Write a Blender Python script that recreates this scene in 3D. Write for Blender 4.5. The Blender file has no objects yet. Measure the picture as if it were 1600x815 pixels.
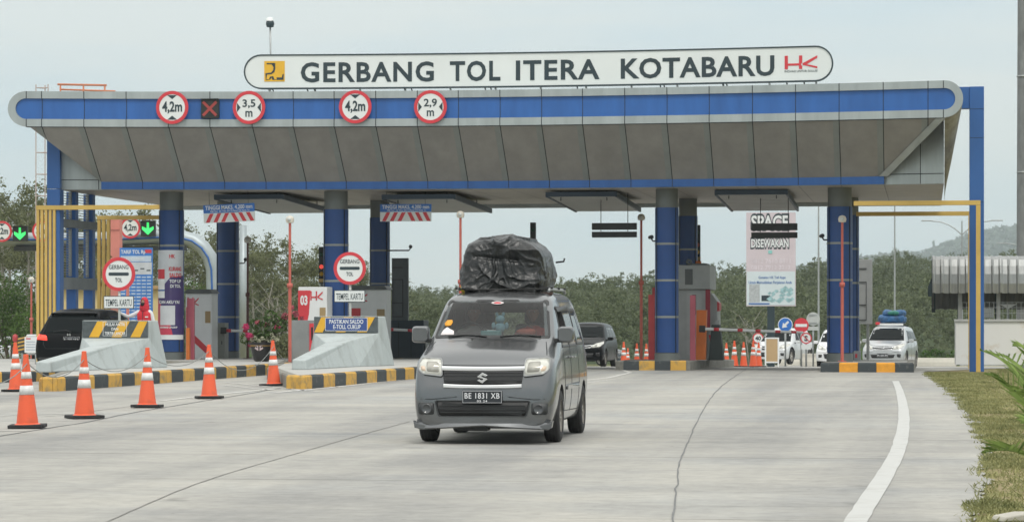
import bpy, bmesh, math, random
import numpy as np
from mathutils import Vector, Matrix, noise
from mathutils.bvhtree import BVHTree
R = math.radians
PI = math.pi
rnd = random.Random(7)
sc = bpy.context.scene
COL = sc.collection

# ---------------------------------------------------------------- camera, sky, sun, exposure
F, CX, HY, EYE = 4470.0, 800.0, 497.0, 1.45
TH = R(8.21)
cam_d = bpy.data.cameras.new('camera')
cam = bpy.data.objects.new('camera', cam_d); COL.objects.link(cam); sc.camera = cam
cam.location = (0, 0, EYE); cam.rotation_euler = (R(90), 0, TH)
cam_d.sensor_width = 36; cam_d.lens = F / 1600 * 36
cam_d.shift_y = (HY - 407.5) / 1600
cam_d.clip_start = 0.5; cam_d.clip_end = 20000
cam_d.dof.use_dof = True; cam_d.dof.focus_distance = 34; cam_d.dof.aperture_fstop = 11.0

SUN_EL, SUN_AZ = 58, 200
w = bpy.data.worlds.new('World'); sc.world = w; w.use_nodes = True
nt = w.node_tree; nt.nodes.clear()
def wn(t, **k):
    n = nt.nodes.new(t)
    for a, b in k.items(): setattr(n, a, b)
    return n
out = wn('ShaderNodeOutputWorld'); bg = wn('ShaderNodeBackground'); bg.inputs[1].default_value = 0.1
sky = wn('ShaderNodeTexSky', sky_type='NISHITA', sun_disc=False)
sky.sun_elevation = R(SUN_EL); sky.sun_rotation = R(SUN_AZ)
tc = wn('ShaderNodeTexCoord'); sep = wn('ShaderNodeSeparateXYZ')
nt.links.new(tc.outputs['Generated'], sep.inputs[0])
# overcast cloud deck: about three times brighter overhead than at the horizon
mr = wn('ShaderNodeMapRange'); mr.inputs[1].default_value = 0; mr.inputs[2].default_value = 1
mr.inputs[3].default_value = 6.9; mr.inputs[4].default_value = 17.0
nt.links.new(sep.outputs[2], mr.inputs[0])
mp = wn('ShaderNodeMapping'); mp.inputs['Scale'].default_value = (1.6, 1.6, 9.0)
nt.links.new(tc.outputs['Generated'], mp.inputs[0])
nz = wn('ShaderNodeTexNoise'); nz.inputs['Scale'].default_value = 2.2; nz.inputs['Detail'].default_value = 5; nz.inputs['Roughness'].default_value = .55
nt.links.new(mp.outputs[0], nz.inputs['Vector'])
cr = wn('ShaderNodeValToRGB'); cr.color_ramp.elements[0].position = .40; cr.color_ramp.elements[1].position = .60
cr.color_ramp.elements[0].color = (.79, .955, 1.03, 1); cr.color_ramp.elements[1].color = (.97, 1.045, 1.035, 1)
nt.links.new(nz.outputs['Fac'], cr.inputs[0])
# higher up the deck is thinner and neutral to warm, near the horizon it is pale cyan
mr2 = wn('ShaderNodeMapRange'); mr2.inputs[1].default_value = .10; mr2.inputs[2].default_value = .45; nt.links.new(sep.outputs[2], mr2.inputs[0])
mxc = wn('ShaderNodeMix', data_type='RGBA'); nt.links.new(mr2.outputs[0], mxc.inputs['Factor']); nt.links.new(cr.outputs[0], mxc.inputs['A']); mxc.inputs['B'].default_value = (1.0, 1.0, .965, 1)
vm = wn('ShaderNodeVectorMath', operation='SCALE'); nt.links.new(mxc.outputs['Result'], vm.inputs[0]); nt.links.new(mr.outputs[0], vm.inputs['Scale'])
mx = wn('ShaderNodeMix', data_type='RGBA'); mx.inputs['Factor'].default_value = 0.93
nt.links.new(sky.outputs[0], mx.inputs['A']); nt.links.new(vm.outputs[0], mx.inputs['B'])
nt.links.new(mx.outputs['Result'], bg.inputs[0]); nt.links.new(bg.outputs[0], out.inputs[0])

sun_d = bpy.data.lights.new('sun', 'SUN'); sun_d.energy = 1.5; sun_d.angle = R(14); sun_d.color = (1, .96, .9)
sun = bpy.data.objects.new('sun', sun_d); COL.objects.link(sun)
sun.rotation_euler = (R(90 - SUN_EL), 0, R(20)); sun.location = (0, -20, 60)
vs = sc.view_settings; vs.view_transform = 'Standard'; vs.look = 'None'; vs.exposure = 0.0; vs.gamma = 1
sc.cycles.use_denoising = True; sc.cycles.max_bounces = 6; sc.cycles.diffuse_bounces = 3; sc.cycles.transparent_max_bounces = 12
sc.cycles.volume_bounces = 2

# ---------------------------------------------------------------- pixel (1600x815) -> world helpers, used for measuring
CT_, ST_ = math.cos(TH), math.sin(TH)
def W(px, py, D):
    u = (px - CX) / F
    return Vector((D * (-ST_ + u * CT_), D * (CT_ + u * ST_), EYE + (HY - py) / F * D))
def gz(y):
    if y < 80: return 0.0
    if y < 250:
        t = y - 84
        return -0.0155 * (t + math.sqrt(t * t + 16)) / 2 - 0.0
    return -2.6
def DY(px, Y): return Y / (CT_ + (px - CX) / F * ST_)
def WY(px, py, Y): return W(px, py, DY(px, Y))
def XY(px, Y): return WY(px, 400, Y).x
def ground(px, py):
    D = EYE * F / max(py - HY, 1)
    for _ in range(30):
        z = gz(W(px, py, D).y); D = .5 * D + .5 * (EYE - z) * F / max(py - HY, 1)
    p = W(px, py, D); return Vector((p.x, p.y, gz(p.y)))
def SC(px, Y): return F / DY(px, Y)          # pixels per metre at that place

# ---------------------------------------------------------------- materials
MATS = {}
def mat(name, col, rough=.6, metal=0.0, var=.12, scale=2.0, bump=0.0, bscale=None, coat=0.0, stretch=None, emit=0.0, spec=.5, col2=None, thr=(.45, .6), detail=6):
    if name in MATS: return MATS[name]
    assert col is not None, name
    m = bpy.data.materials.new(name); m.use_nodes = True; N = m.node_tree; n = N.nodes; L = N.links
    b = n['Principled BSDF']
    b.inputs['Roughness'].default_value = rough; b.inputs['Metallic'].default_value = metal
    b.inputs['Specular IOR Level'].default_value = spec
    if coat: b.inputs['Coat Weight'].default_value = coat; b.inputs['Coat Roughness'].default_value = .04
    t = n.new('ShaderNodeTexCoord'); mpn = n.new('ShaderNodeMapping'); L.new(t.outputs['Object'], mpn.inputs[0])
    if stretch: mpn.inputs['Scale'].default_value = stretch
    z = n.new('ShaderNodeTexNoise'); z.inputs['Scale'].default_value = scale; z.inputs['Detail'].default_value = detail; z.inputs['Roughness'].default_value = .62
    L.new(mpn.outputs[0], z.inputs['Vector'])
    r = n.new('ShaderNodeValToRGB'); L.new(z.outputs['Fac'], r.inputs[0])
    if col2 is not None:
        r.color_ramp.elements[0].position, r.color_ramp.elements[1].position = thr
        a, c2 = col, col2
    else:
        r.color_ramp.elements[0].position, r.color_ramp.elements[1].position = .3, .7
        a = tuple(x * (1 - var) for x in col); c2 = tuple(min(1, x * (1 + var)) for x in col)
    r.color_ramp.elements[0].color = (*a, 1); r.color_ramp.elements[1].color = (*c2, 1)
    L.new(r.outputs[0], b.inputs['Base Color'])
    if emit:
        b.inputs['Emission Color'].default_value = (*col, 1); b.inputs['Emission Strength'].default_value = emit
    if bump:
        z2 = n.new('ShaderNodeTexNoise'); z2.inputs['Scale'].default_value = bscale or scale * 8; z2.inputs['Detail'].default_value = 4
        L.new(t.outputs['Object'], z2.inputs['Vector'])
        bm_ = n.new('ShaderNodeBump'); bm_.inputs['Strength'].default_value = bump; bm_.inputs['Distance'].default_value = .03
        L.new(z2.outputs['Fac'], bm_.inputs['Height']); L.new(bm_.outputs[0], b.inputs['Normal'])
    MATS[name] = m; return m
def glass(name, tint=(.3, .33, .33), gloss=.9):
    m = bpy.data.materials.new(name); m.use_nodes = True; N = m.node_tree; n = N.nodes; L = N.links; n.clear()
    o = n.new('ShaderNodeOutputMaterial'); t = n.new('ShaderNodeBsdfTransparent'); t.inputs[0].default_value = (*tint, 1)
    g = n.new('ShaderNodeBsdfGlossy'); g.inputs['Roughness'].default_value = .03; g.inputs[0].default_value = (gloss,) * 3 + (1,)
    lw = n.new('ShaderNodeLayerWeight'); lw.inputs[0].default_value = .5; pw = n.new('ShaderNodeMath'); pw.operation = 'POWER'; pw.inputs[1].default_value = 3.5; L.new(lw.outputs['Facing'], pw.inputs[0])
    fr = n.new('ShaderNodeMath'); fr.operation = 'MULTIPLY_ADD'; fr.inputs[1].default_value = .75; fr.inputs[2].default_value = .035; L.new(pw.outputs[0], fr.inputs[0])
    mxs = n.new('ShaderNodeMixShader'); L.new(fr.outputs[0], mxs.inputs[0]); L.new(t.outputs[0], mxs.inputs[1]); L.new(g.outputs[0], mxs.inputs[2])
    L.new(mxs.outputs[0], o.inputs[0]); MATS[name] = m; return m

M = dict(
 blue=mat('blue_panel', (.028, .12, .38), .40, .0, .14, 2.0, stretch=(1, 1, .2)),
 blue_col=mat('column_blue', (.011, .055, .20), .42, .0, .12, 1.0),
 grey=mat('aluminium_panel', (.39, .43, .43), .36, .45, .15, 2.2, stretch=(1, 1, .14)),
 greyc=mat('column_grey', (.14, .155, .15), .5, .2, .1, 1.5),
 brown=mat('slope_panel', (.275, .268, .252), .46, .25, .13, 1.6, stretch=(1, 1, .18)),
 seam=mat('seam_black', (.015, .02, .022), .7),
 soffit=mat('soffit_panel', (.36, .335, .295), .5, .1, .12, 1.0),
 yellow=mat('yellow_paint', (.56, .38, .10), .5, 0, .12, 2),
 white=mat('white_paint', (.74, .76, .76), .45, 0, .05, 3),
 sign_white=mat('sign_white', (.72, .75, .74), .4, 0, .04, 2),
 dark=mat('lettering_dark', (.025, .045, .055), .5, 0, .1),
 black=mat('black_plastic', (.018, .019, .02), .45, 0, .2),
 red=mat('sign_red', (.60, .045, .06), .45, 0, .08),
 orange=mat('cone_orange', (.80, .12, .045), .5, 0, .08, 5, col2=(.52, .11, .055), thr=(.50, .78)),
 cream=mat('reflector_white', (.70, .71, .70), .35, 0, .08, 7, col2=(.45, .44, .42), thr=(.52, .80)),
 rubber=mat('rubber', (.022, .022, .023), .8, 0, .3, 10, bump=.3),
 kerb_y=mat('kerb_yellow', (.60, .35, .07), .75, 0, .2, 5, bump=.4, col2=(.27, .21, .11), thr=(.48, .70)),
 kerb_k=mat('kerb_black', (.045, .055, .06), .75, 0, .25, 6, bump=.3, col2=(.13, .13, .125), thr=(.58, .74)),
 kerb_o=mat('kerb_orange', (.72, .32, .03), .7, 0, .12, 6, bump=.2),
 kerb_g=mat('kerb_grey', (.22, .215, .19), .85, 0, .3, 5, bump=.4),
 conc=mat('concrete', (.40, .40, .38), .85, 0, .12, 1.5, bump=.25),
 barrier=mat('painted_concrete', (.41, .455, .455), .7, 0, .10, 3.0, bump=.25, stretch=(1, 1, .28), col2=(.27, .29, .28), thr=(.50, .80)),
 steel=mat('galvanised_steel', (.36, .38, .38), .45, .5, .1, 4),
 orp=mat('pole_orange_paint', (.50, .12, .09), .5, 0, .12, 4),
 brp=mat('pole_rust_brown', (.12, .05, .045), .6, 0, .2, 5),
 chrome=mat('chrome', (.78, .79, .8), .12, 1.0, .02),
)

# ---------------------------------------------------------------- mesh helpers
class MB:
    def __init__(s): s.v = []; s.f = []; s.m = []; s.sm = []
    def add(s, vs_, fs, mi=0, smooth=False):
        o = len(s.v); s.v += [tuple(v) for v in vs_]
        for f in fs: s.f.append(tuple(i + o for i in f)); s.m.append(mi); s.sm.append(smooth)
        return s
    def box(s, c, d, mi=0, rz=0, rx=0):
        x, y, z = d[0] / 2, d[1] / 2, d[2] / 2
        vs_ = [Vector((a, b, e)) for e in (-z, z) for b in (-y, y) for a in (-x, x)]
        mt = Matrix.Rotation(rz, 3, 'Z') @ Matrix.Rotation(rx, 3, 'X'); c = Vector(c)
        return s.add([mt @ v + c for v in vs_], [(0, 2, 3, 1), (4, 5, 7, 6), (0, 1, 5, 4), (2, 6, 7, 3), (0, 4, 6, 2), (1, 3, 7, 5)], mi)
    def box2(s, a, b, mi=0):
        return s.box([(a[i] + b[i]) / 2 for i in range(3)], [abs(b[i] - a[i]) for i in range(3)], mi)
    def prism(s, pts, y0, y1, mi=0, mside=None):      # polygon in (x, z), extruded y0 -> y1
        n = len(pts)
        vs_ = [(p[0], y0, p[1]) for p in pts] + [(p[0], y1, p[1]) for p in pts]
        s.add(vs_, [tuple(range(n)), tuple(range(2 * n - 1, n - 1, -1))], mi)
        o = len(s.v) - 2 * n
        for i in range(n):
            j = (i + 1) % n; s.f.append((o + i, o + n + i, o + n + j, o + j)); s.m.append(mi if mside is None else mside); s.sm.append(False)
        return s
    def prismz(s, pts, z0, z1, mi=0):
        n = len(pts); o = len(s.v)
        s.v += [(p[0], p[1], z0) for p in pts] + [(p[0], p[1], z1) for p in pts]
        s.f += [tuple(o + i for i in range(n - 1, -1, -1)), tuple(o + n + i for i in range(n))]; s.m += [mi] * 2; s.sm += [False] * 2
        for i in range(n):
            j = (i + 1) % n; s.f.append((o + i, o + j, o + n + j, o + n + i)); s.m.append(mi); s.sm.append(False)
        return s
    def tube(s, pts, r, n=8, mi=0, cap=True):
        pts = [Vector(p) for p in pts]; rs = r if isinstance(r, (list, tuple)) else [r] * len(pts)
        o = len(s.v); up = Vector((0, 0, 1)); prev = None
        for i, p in enumerate(pts):
            d = (pts[min(i + 1, len(pts) - 1)] - pts[max(i - 1, 0)]).normalized()
            a = d.cross(up if abs(d.z) < .9 else Vector((1, 0, 0))).normalized() if prev is None else (prev - d * prev.dot(d)).normalized()
            prev = a; b = d.cross(a)
            for k in range(n):
                t = 2 * PI * k / n; s.v.append(tuple(p + (a * math.cos(t) + b * math.sin(t)) * rs[i]))
        for i in range(len(pts) - 1):
            for k in range(n):
                k2 = (k + 1) % n
                s.f.append((o + i * n + k, o + i * n + k2, o + (i + 1) * n + k2, o + (i + 1) * n + k)); s.m.append(mi); s.sm.append(n > 5)
        if cap:
            s.f.append(tuple(o + k for k in range(n - 1, -1, -1))); s.f.append(tuple(o + (len(pts) - 1) * n + k for k in range(n))); s.m += [mi] * 2; s.sm += [False] * 2
        return s
    def lathe(s, prof, n=24, mi=0, c=(0, 0, 0), axis='Z'):     # prof: (r, h[, mi])
        o = len(s.v)
        for p in prof:
            for k in range(n):
                t = 2 * PI * k / n; a, b, h = p[0] * math.cos(t), p[0] * math.sin(t), p[1]
                q = (a, b, h) if axis == 'Z' else ((h, a, b) if axis == 'X' else (a, h, b))
                s.v.append((q[0] + c[0], q[1] + c[1], q[2] + c[2]))
        for i in range(len(prof) - 1):
            for k in range(n):
                k2 = (k + 1) % n
                s.f.append((o + i * n + k, o + i * n + k2, o + (i + 1) * n + k2, o + (i + 1) * n + k)); s.m.append(prof[i][2] if len(prof[i]) > 2 else mi); s.sm.append(True)
        return s
    def disc(s, c, r, y0, y1, n=40, mi=0, mside=None):        # disc facing -Y
        return s.prism([(c[0] + r * math.cos(2 * PI * k / n), c[1] + r * math.sin(2 * PI * k / n)) for k in range(n)], y0, y1, mi, mside)
    def ring(s, c, r0, r1, y0, y1, n=48, mi=0):
        o = len(s.v)
        for k in range(n):
            t = 2 * PI * k / n
            for r_, y in ((r0, y0), (r1, y0), (r1, y1), (r0, y1)): s.v.append((c[0] + r_ * math.cos(t), y, c[1] + r_ * math.sin(t)))
        for k in range(n):
            a = o + 4 * k; b = o + 4 * ((k + 1) % n)
            for q in range(4):
                q2 = (q + 1) % 4; s.f.append((a + q, a + q2, b + q2, b + q)); s.m.append(mi); s.sm.append(False)
        return s
    def text(s, body, x0, z0, wdt, hgt, y, mi=0, bold=.012, depth=.004, spacing=1.0):
        vs_, fs = text_geo(body, bold, spacing)
        if not vs_: return s
        xs = [v[0] for v in vs_]; ys = [v[1] for v in vs_]
        a, b = min(xs), max(xs); cmin = 0.0; cmax = .73
        kx = wdt / max(b - a, 1e-6); kz = hgt / (cmax - cmin)
        n = len(vs_)
        P = [(x0 + (v[0] - a) * kx, z0 + v[1] * kz) for v in vs_]
        return s.add([(p[0], y - depth, p[1]) for p in P], fs, mi)
    def build(s, name, mats, parent=None, bevel=0, smooth_angle=None, loc=None, seg=2):
        me = bpy.data.meshes.new(name); me.from_pydata(s.v, [], s.f)
        if not isinstance(mats, (list, tuple)): mats = [mats]
        for m_ in mats: me.materials.append(m_)
        me.polygons.foreach_set('material_index', s.m); me.polygons.foreach_set('use_smooth', s.sm)
        bm = bmesh.new(); bm.from_mesh(me); bmesh.ops.recalc_face_normals(bm, faces=bm.faces); bm.to_mesh(me); bm.free()
        me.update()
        if smooth_angle is not None:
            me.polygons.foreach_set('use_smooth', [True] * len(me.polygons)); me.set_sharp_from_angle(angle=R(smooth_angle))
        o = bpy.data.objects.new(name, me); COL.objects.link(o)
        if parent is not None: o.parent = parent
        if loc is not None: o.location = loc
        if bevel:
            b = o.modifiers.new('bevel', 'BEVEL'); b.width = bevel; b.segments = seg; b.limit_method = 'ANGLE'; b.angle_limit = R(40)
        return o
_tc = {}
def text_geo(body, bold, spacing=1.0):
    k = (body, bold, spacing)
    if k in _tc: return _tc[k]
    cu = bpy.data.curves.new('t', 'FONT'); cu.body = body; cu.offset = bold; cu.space_character = spacing; cu.resolution_u = 3; cu.size = 1
    ob = bpy.data.objects.new('t', cu); COL.objects.link(ob)
    dg = bpy.context.evaluated_depsgraph_get(); me = bpy.data.meshes.new_from_object(ob.evaluated_get(dg))
    v = [tuple(x.co) for x in me.vertices]; f = [tuple(p.vertices) for p in me.polygons]
    bpy.data.objects.remove(ob); bpy.data.curves.remove(cu); bpy.data.meshes.remove(me)
    _tc[k] = (v, f); return _tc[k]

def tag(o, label=None, cat=None, group=None, kind=None):
    if label: o['label'] = label
    if cat: o['category'] = cat
    if group: o['group'] = group
    if kind: o['kind'] = kind
    return o
def thing(name, label, cat, loc=(0, 0, 0), rz=0, group=None):
    o = bpy.data.objects.new(name, None); COL.objects.link(o); o.location = loc; o.rotation_euler = (0, 0, rz)
    o.empty_display_size = .2
    return tag(o, label, cat, group)
def copy_tree(o, parent=None):
    c = o.copy(); COL.objects.link(c)
    if parent is not None: c.parent = parent
    for ch in list(o.children): copy_tree(ch, c)
    return c
def copy_thing(o, label, loc, rz=0, group=None, scale=1.0):
    c = copy_tree(o); c.location = loc; c.rotation_euler = (0, 0, rz); c['label'] = label; c.scale = (scale,) * 3
    if group: c['group'] = group
    return c
def rpoly(pts, r, n=5):
    out_ = []; N = len(pts)
    for i in range(N):
        p = Vector(pts[i]); a = Vector(pts[i - 1]); b = Vector(pts[(i + 1) % N]); ri = r[i] if isinstance(r, (list, tuple)) else r
        da = (a - p); db = (b - p); q = min(ri, da.length * .48, db.length * .48)
        if q < 1e-5: out_.append(tuple(p)); continue
        A = p + da.normalized() * q; B = p + db.normalized() * q
        for k in range(n + 1):
            t = k / n; out_.append(tuple(A * (1 - t) ** 2 + p * 2 * t * (1 - t) + B * t * t))
    return out_
def stroke(pts, w_):                     # thick 2d polyline -> polygon
    L_, R_ = [], []
    pts = [Vector(p) for p in pts]
    for i, p in enumerate(pts):
        d = (pts[min(i + 1, len(pts) - 1)] - pts[max(i - 1, 0)]).normalized(); nrm = Vector((-d.y, d.x)) * w_ / 2
        L_.append(p + nrm); R_.append(p - nrm)
    return [tuple(p) for p in L_ + R_[::-1]]
# ================================================================ SETTING: terrain, road, markings
def terrain_z(x, y):
    base = gz(y) if y < 250 else -2.6
    if y < 95:
        return base
    # wooded rise beyond the plaza, then far hills
    D = max(y, 1); px = CX + F * math.tan(math.atan2(x, y) + TH) if y > 30 else 800
    if y > 230:
        k = max(0, min(1, (y - 230) / 330))
        hgt = np.interp(px, [-400, 300, 630, 800, 930, 1100, 1280, 1400, 1700, 2400], [4, 4, 4.2, 4.8, 5.5, 6.8, 8.3, 9.4, 9.4, 9])
        base = base + hgt * k * k * (3 - 2 * k)
    if y > 700:                                             # far hill on the right
        t = max(0, 1 - abs(y - 4500) / 2000); t = t * t * (3 - 2 * t)
        hh = np.interp(px, [-600, 300, 700, 1000, 1150, 1290, 1340, 1400, 1440, 1480, 1520, 1560, 1600, 1680, 1900, 2600],
                       [6, 8, 8, 9, 16, 27, 30, 30, 30, 35, 40, 44, 46, 50, 44, 30])
        base += (hh * 2.75 + 9 * noise.noise((x * .004, y * .0015, 3)) + 5 * noise.noise((x * .016, y * .007, 9))) * t * .95
    return base + (.5 * noise.noise((x * .02, y * .02, 0)) if y > 130 else 0)
def grid_mesh(name, xs, ys, zf, m):
    v = [(x, y, zf(x, y)) for y in ys for x in xs]; nx = len(xs)
    f = [(j * nx + i, j * nx + i + 1, (j + 1) * nx + i + 1, (j + 1) * nx + i) for j in range(len(ys) - 1) for i in range(nx - 1)]
    me = bpy.data.meshes.new(name); me.from_pydata(v, [], f); me.materials.append(m); me.polygons.foreach_set('use_smooth', [True] * len(f))
    o = bpy.data.objects.new(name, me); COL.objects.link(o); return o

def mat_ground():
    m = bpy.data.materials.new('grass_ground'); m.use_nodes = True; N = m.node_tree; n = N.nodes; L = N.links; b = n['Principled BSDF']
    b.inputs['Roughness'].default_value = .95; b.inputs['Specular IOR Level'].default_value = .1
    t = n.new('ShaderNodeTexCoord')
    def ramp(scale, els, det=6, rough=.65):
        z = n.new('ShaderNodeTexNoise'); z.inputs['Scale'].default_value = scale; z.inputs['Detail'].default_value = det; z.inputs['Roughness'].default_value = rough
        L.new(t.outputs['Object'], z.inputs['Vector']); r = n.new('ShaderNodeValToRGB'); L.new(z.outputs['Fac'], r.inputs[0])
        e = r.color_ramp.elements; e[0].position, e[0].color = els[0][0], (*els[0][1], 1); e[1].position, e[1].color = els[-1][0], (*els[-1][1], 1)
        for p, c in els[1:-1]: q = e.new(p); q.color = (*c, 1)
        return r
    a = ramp(.55, [(.34, (.17,.185,.07)), (.48, (.25,.235,.11)), (.56, (.34,.28,.18)), (.68, (.19,.205,.075))], 9, .75)
    g = ramp(14, [(.3, (.35, .35, .3)), (.7, (1.35, 1.35, 1.3))], 4)
    x = n.new('ShaderNodeMix'); x.data_type = 'RGBA'; x.blend_type = 'MULTIPLY'; x.inputs['Factor'].default_value = .8
    L.new(a.outputs[0], x.inputs['A']); L.new(g.outputs[0], x.inputs['B'])
    far = ramp(.03, [(.35, (.035, .055, .025)), (.65, (.06, .08, .035))])
    sp = n.new('ShaderNodeSeparateXYZ'); L.new(t.outputs['Object'], sp.inputs[0])
    mrn = n.new('ShaderNodeMapRange'); mrn.inputs[1].default_value = 125; mrn.inputs[2].default_value = 200; L.new(sp.outputs[1], mrn.inputs[0])
    y = n.new('ShaderNodeMix'); y.data_type = 'RGBA'; L.new(mrn.outputs[0], y.inputs['Factor']); L.new(x.outputs['Result'], y.inputs['A']); L.new(far.outputs[0], y.inputs['B'])
    L.new(y.outputs['Result'], b.inputs['Base Color'])
    z2 = n.new('ShaderNodeTexNoise'); z2.inputs['Scale'].default_value = 9; z2.inputs['Detail'].default_value = 5; L.new(t.outputs['Object'], z2.inputs['Vector'])
    bb = n.new('ShaderNodeBump'); bb.inputs['Strength'].default_value = .8; bb.inputs['Distance'].default_value = .08; L.new(z2.outputs['Fac'], bb.inputs['Height']); L.new(bb.outputs[0], b.inputs['Normal'])
    return m
MG = mat_ground()
xs = sorted(set([-2600, -1800, -1200, -1000, -700, -500, -400] + list(range(-320, 321, 20)) + list(range(-40, 41, 4)) + [400, 500, 700, 1000, 1200, 1600, 2200]))
ys = [-600, -300, -150, -60, -30, 0, 20, 40, 60, 76, 80, 84, 88, 92, 96, 100, 108, 116, 124, 132, 140, 150, 165, 180, 200, 220] + list(range(240, 620, 20)) + list(range(640, 2400, 160)) + list(range(2500, 5400, 120))
xf = sorted(set(xs + list(range(-420, 421, 15))))
ground_o = grid_mesh('ground', xf, ys, lambda x, y: terrain_z(x, y) - .012 - (0.05 if 200 > y > 100 else 0), MG); tag(ground_o, kind='structure')

def mat_road():
    m = bpy.data.materials.new('road_concrete'); m.use_nodes = True; N = m.node_tree; n = N.nodes; L = N.links; b = n['Principled BSDF']
    b.inputs['Roughness'].default_value = .8; b.inputs['Specular IOR Level'].default_value = .3
    t = n.new('ShaderNodeTexCoord')
    def nz_(scale, det, rough, st=None):
        z = n.new('ShaderNodeTexNoise'); z.inputs['Scale'].default_value = scale; z.inputs['Detail'].default_value = det; z.inputs['Roughness'].default_value = rough
        if st:
            q = n.new('ShaderNodeMapping'); q.inputs['Scale'].default_value = st; L.new(t.outputs['Object'], q.inputs[0]); L.new(q.outputs[0], z.inputs['Vector'])
        else: L.new(t.outputs['Object'], z.inputs['Vector'])
        return z
    def rmp(src, els):
        r = n.new('ShaderNodeValToRGB'); L.new(src, r.inputs[0]); e = r.color_ramp.elements
        e[0].position, e[0].color = els[0][0], (*els[0][1], 1); e[1].position, e[1].color = els[-1][0], (*els[-1][1], 1)
        for p, c in els[1:-1]: q = e.new(p); q.color = (*c, 1)
        return r
    def mul(a, bb_, f=1.0):
        x = n.new('ShaderNodeMix'); x.data_type = 'RGBA'; x.blend_type = 'MULTIPLY'; x.inputs['Factor'].default_value = f
        L.new(a, x.inputs['A']); L.new(bb_, x.inputs['B']); return x.outputs['Result']
    base = rmp(nz_(.16, 7, .6).outputs['Fac'], [(.32, (.345, .34, .315)), (.5, (.40, .39, .355)), (.68, (.37, .375, .36))])
    st1 = rmp(nz_(1.0, 6, .65, (.35, .8, 1)).outputs['Fac'], [(.3, (.80, .81, .83)), (.55, (1, 1, 1)), (.75, (1.09, 1.08, 1.05))])
    st2 = rmp(nz_(5, 8, .75).outputs['Fac'], [(.32, (.80, .80, .80)), (.7, (1.10, 1.10, 1.10))])
    # grime in the wheel tracks, running along the lanes
    tr = rmp(nz_(1.0, 4, .55, (.55, .035, 1)).outputs['Fac'], [(.36, (.74, .75, .78)), (.58, (1, 1, 1))])
    spt = rmp(nz_(1.3, 3, .5, (1, .6, 1)).outputs['Fac'], [(.20, (.55, .55, .55)), (.30, (1, 1, 1))])
    spk = rmp(nz_(16, 2, .5).outputs['Fac'], [(.24, (.55, .54, .52)), (.31, (1, 1, 1))])
    c = mul(base.outputs[0], st1.outputs[0]); c = mul(c, st2.outputs[0]); c = mul(c, tr.outputs[0]); c = mul(c, spt.outputs[0]); c = mul(c, spk.outputs[0])
    # transverse slab joints every 4.6 m, worn and interrupted
    sp = n.new('ShaderNodeSeparateXYZ'); L.new(t.outputs['Object'], sp.inputs[0])
    def mth(op, a, b_=None):
        q = n.new('ShaderNodeMath'); q.operation = op
        if isinstance(a, (int, float)): q.inputs[0].default_value = a
        else: L.new(a, q.inputs[0])
        if b_ is not None:
            if isinstance(b_, (int, float)): q.inputs[1].default_value = b_
            else: L.new(b_, q.inputs[1])
        return q.outputs[0]
    wob = nz_(.5, 2, .5)
    yy = mth('ADD', sp.outputs[1], mth('MULTIPLY', wob.outputs['Fac'], .12))
    d = mth('ABSOLUTE', mth('SUBTRACT', mth('MODULO', yy, 4.6), 2.3))
    jn = rmp(d, [(.0, (.55, .54, .52)), (.028, (.62, .61, .59)), (.045, (1, 1, 1))])
    gate = rmp(nz_(.22, 3, .6).outputs['Fac'], [(.42, (0, 0, 0)), (.6, (1, 1, 1))])
    xg = n.new('ShaderNodeMix'); xg.data_type = 'RGBA'; xg.blend_type = 'MULTIPLY'; L.new(gate.outputs[0], xg.inputs['Factor'])
    L.new(c, xg.inputs['A']); L.new(jn.outputs[0], xg.inputs['B']); c = xg.outputs['Result']
    L.new(c, b.inputs['Base Color'])
    bb = n.new('ShaderNodeBump'); bb.inputs['Strength'].default_value = .15; bb.inputs['Distance'].default_value = .01
    L.new(nz_(25, 4, .6).outputs['Fac'], bb.inputs['Height']); L.new(bb.outputs[0], b.inputs['Normal'])
    return m
MR = mat_road()
# road outline (right edge is ragged where grass creeps over the slab)
edge_px = [(1500, 860), (1520, 815), (1538, 775), (1541, 740), (1546, 705), (1541, 685), (1528, 660), (1512, 640), (1498, 622), (1476, 603), (1458, 590), (1443, 579)]
re_ = []
pr = [ground(*p) for p in edge_px]
for i in range(len(pr) - 1):
    L0 = (pr[i + 1] - pr[i]).length; n_ = max(2, int(L0 / .22))
    for k in range(n_):
        p = pr[i].lerp(pr[i + 1], k / n_); re_.append((p.x + .22 * (noise.noise((p.y * 1.1, 0, 5)) + .5 * noise.noise((p.y * 4, 2, 1))) , p.y))
ex = re_[0][0]
right = [(ex - 1.5, -160), (ex - 1.5, -20), (ex - .6, 8)] + re_ + [(1.5, 84.5), (2.5, 92), (3.5, 110), (9, 150), (14, 200), (20, 235)]
def road_right(y):
    for (x0, y0), (x1, y1) in zip(right, right[1:]):
        if y0 <= y <= y1: return x0 + (x1 - x0) * (y - y0) / max(y1 - y0, 1e-6)
    return right[-1][0]
ysr = sorted(set([p[1] for p in right] + [float(q) for q in range(84, 236, 3)] + [float(q) for q in range(-160, 84, 4)]))
v, f = [], []
NXR = 8
for y in ysr:
    xr = road_right(y); xl = -46 if y < 112 else -13 + (y - 112) * .06
    if 98 < y < 112: xl = -46 + (y - 98) / 14 * 33 
    for i in range(NXR): 
        t = i / (NXR - 1); x = xl + (xr - xl) * (1 - (1 - t) ** 2); v.append((x, y, gz(y)))
for j in range(len(ysr) - 1):
    for i in range(NXR - 1): f.append((j * NXR + i, j * NXR + i + 1, (j + 1) * NXR + i + 1, (j + 1) * NXR + i))
me = bpy.data.meshes.new('road'); me.from_pydata(v, [], f); me.materials.append(MR)
road = bpy.data.objects.new('road', me); COL.objects.link(road); tag(road, kind='structure')

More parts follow.
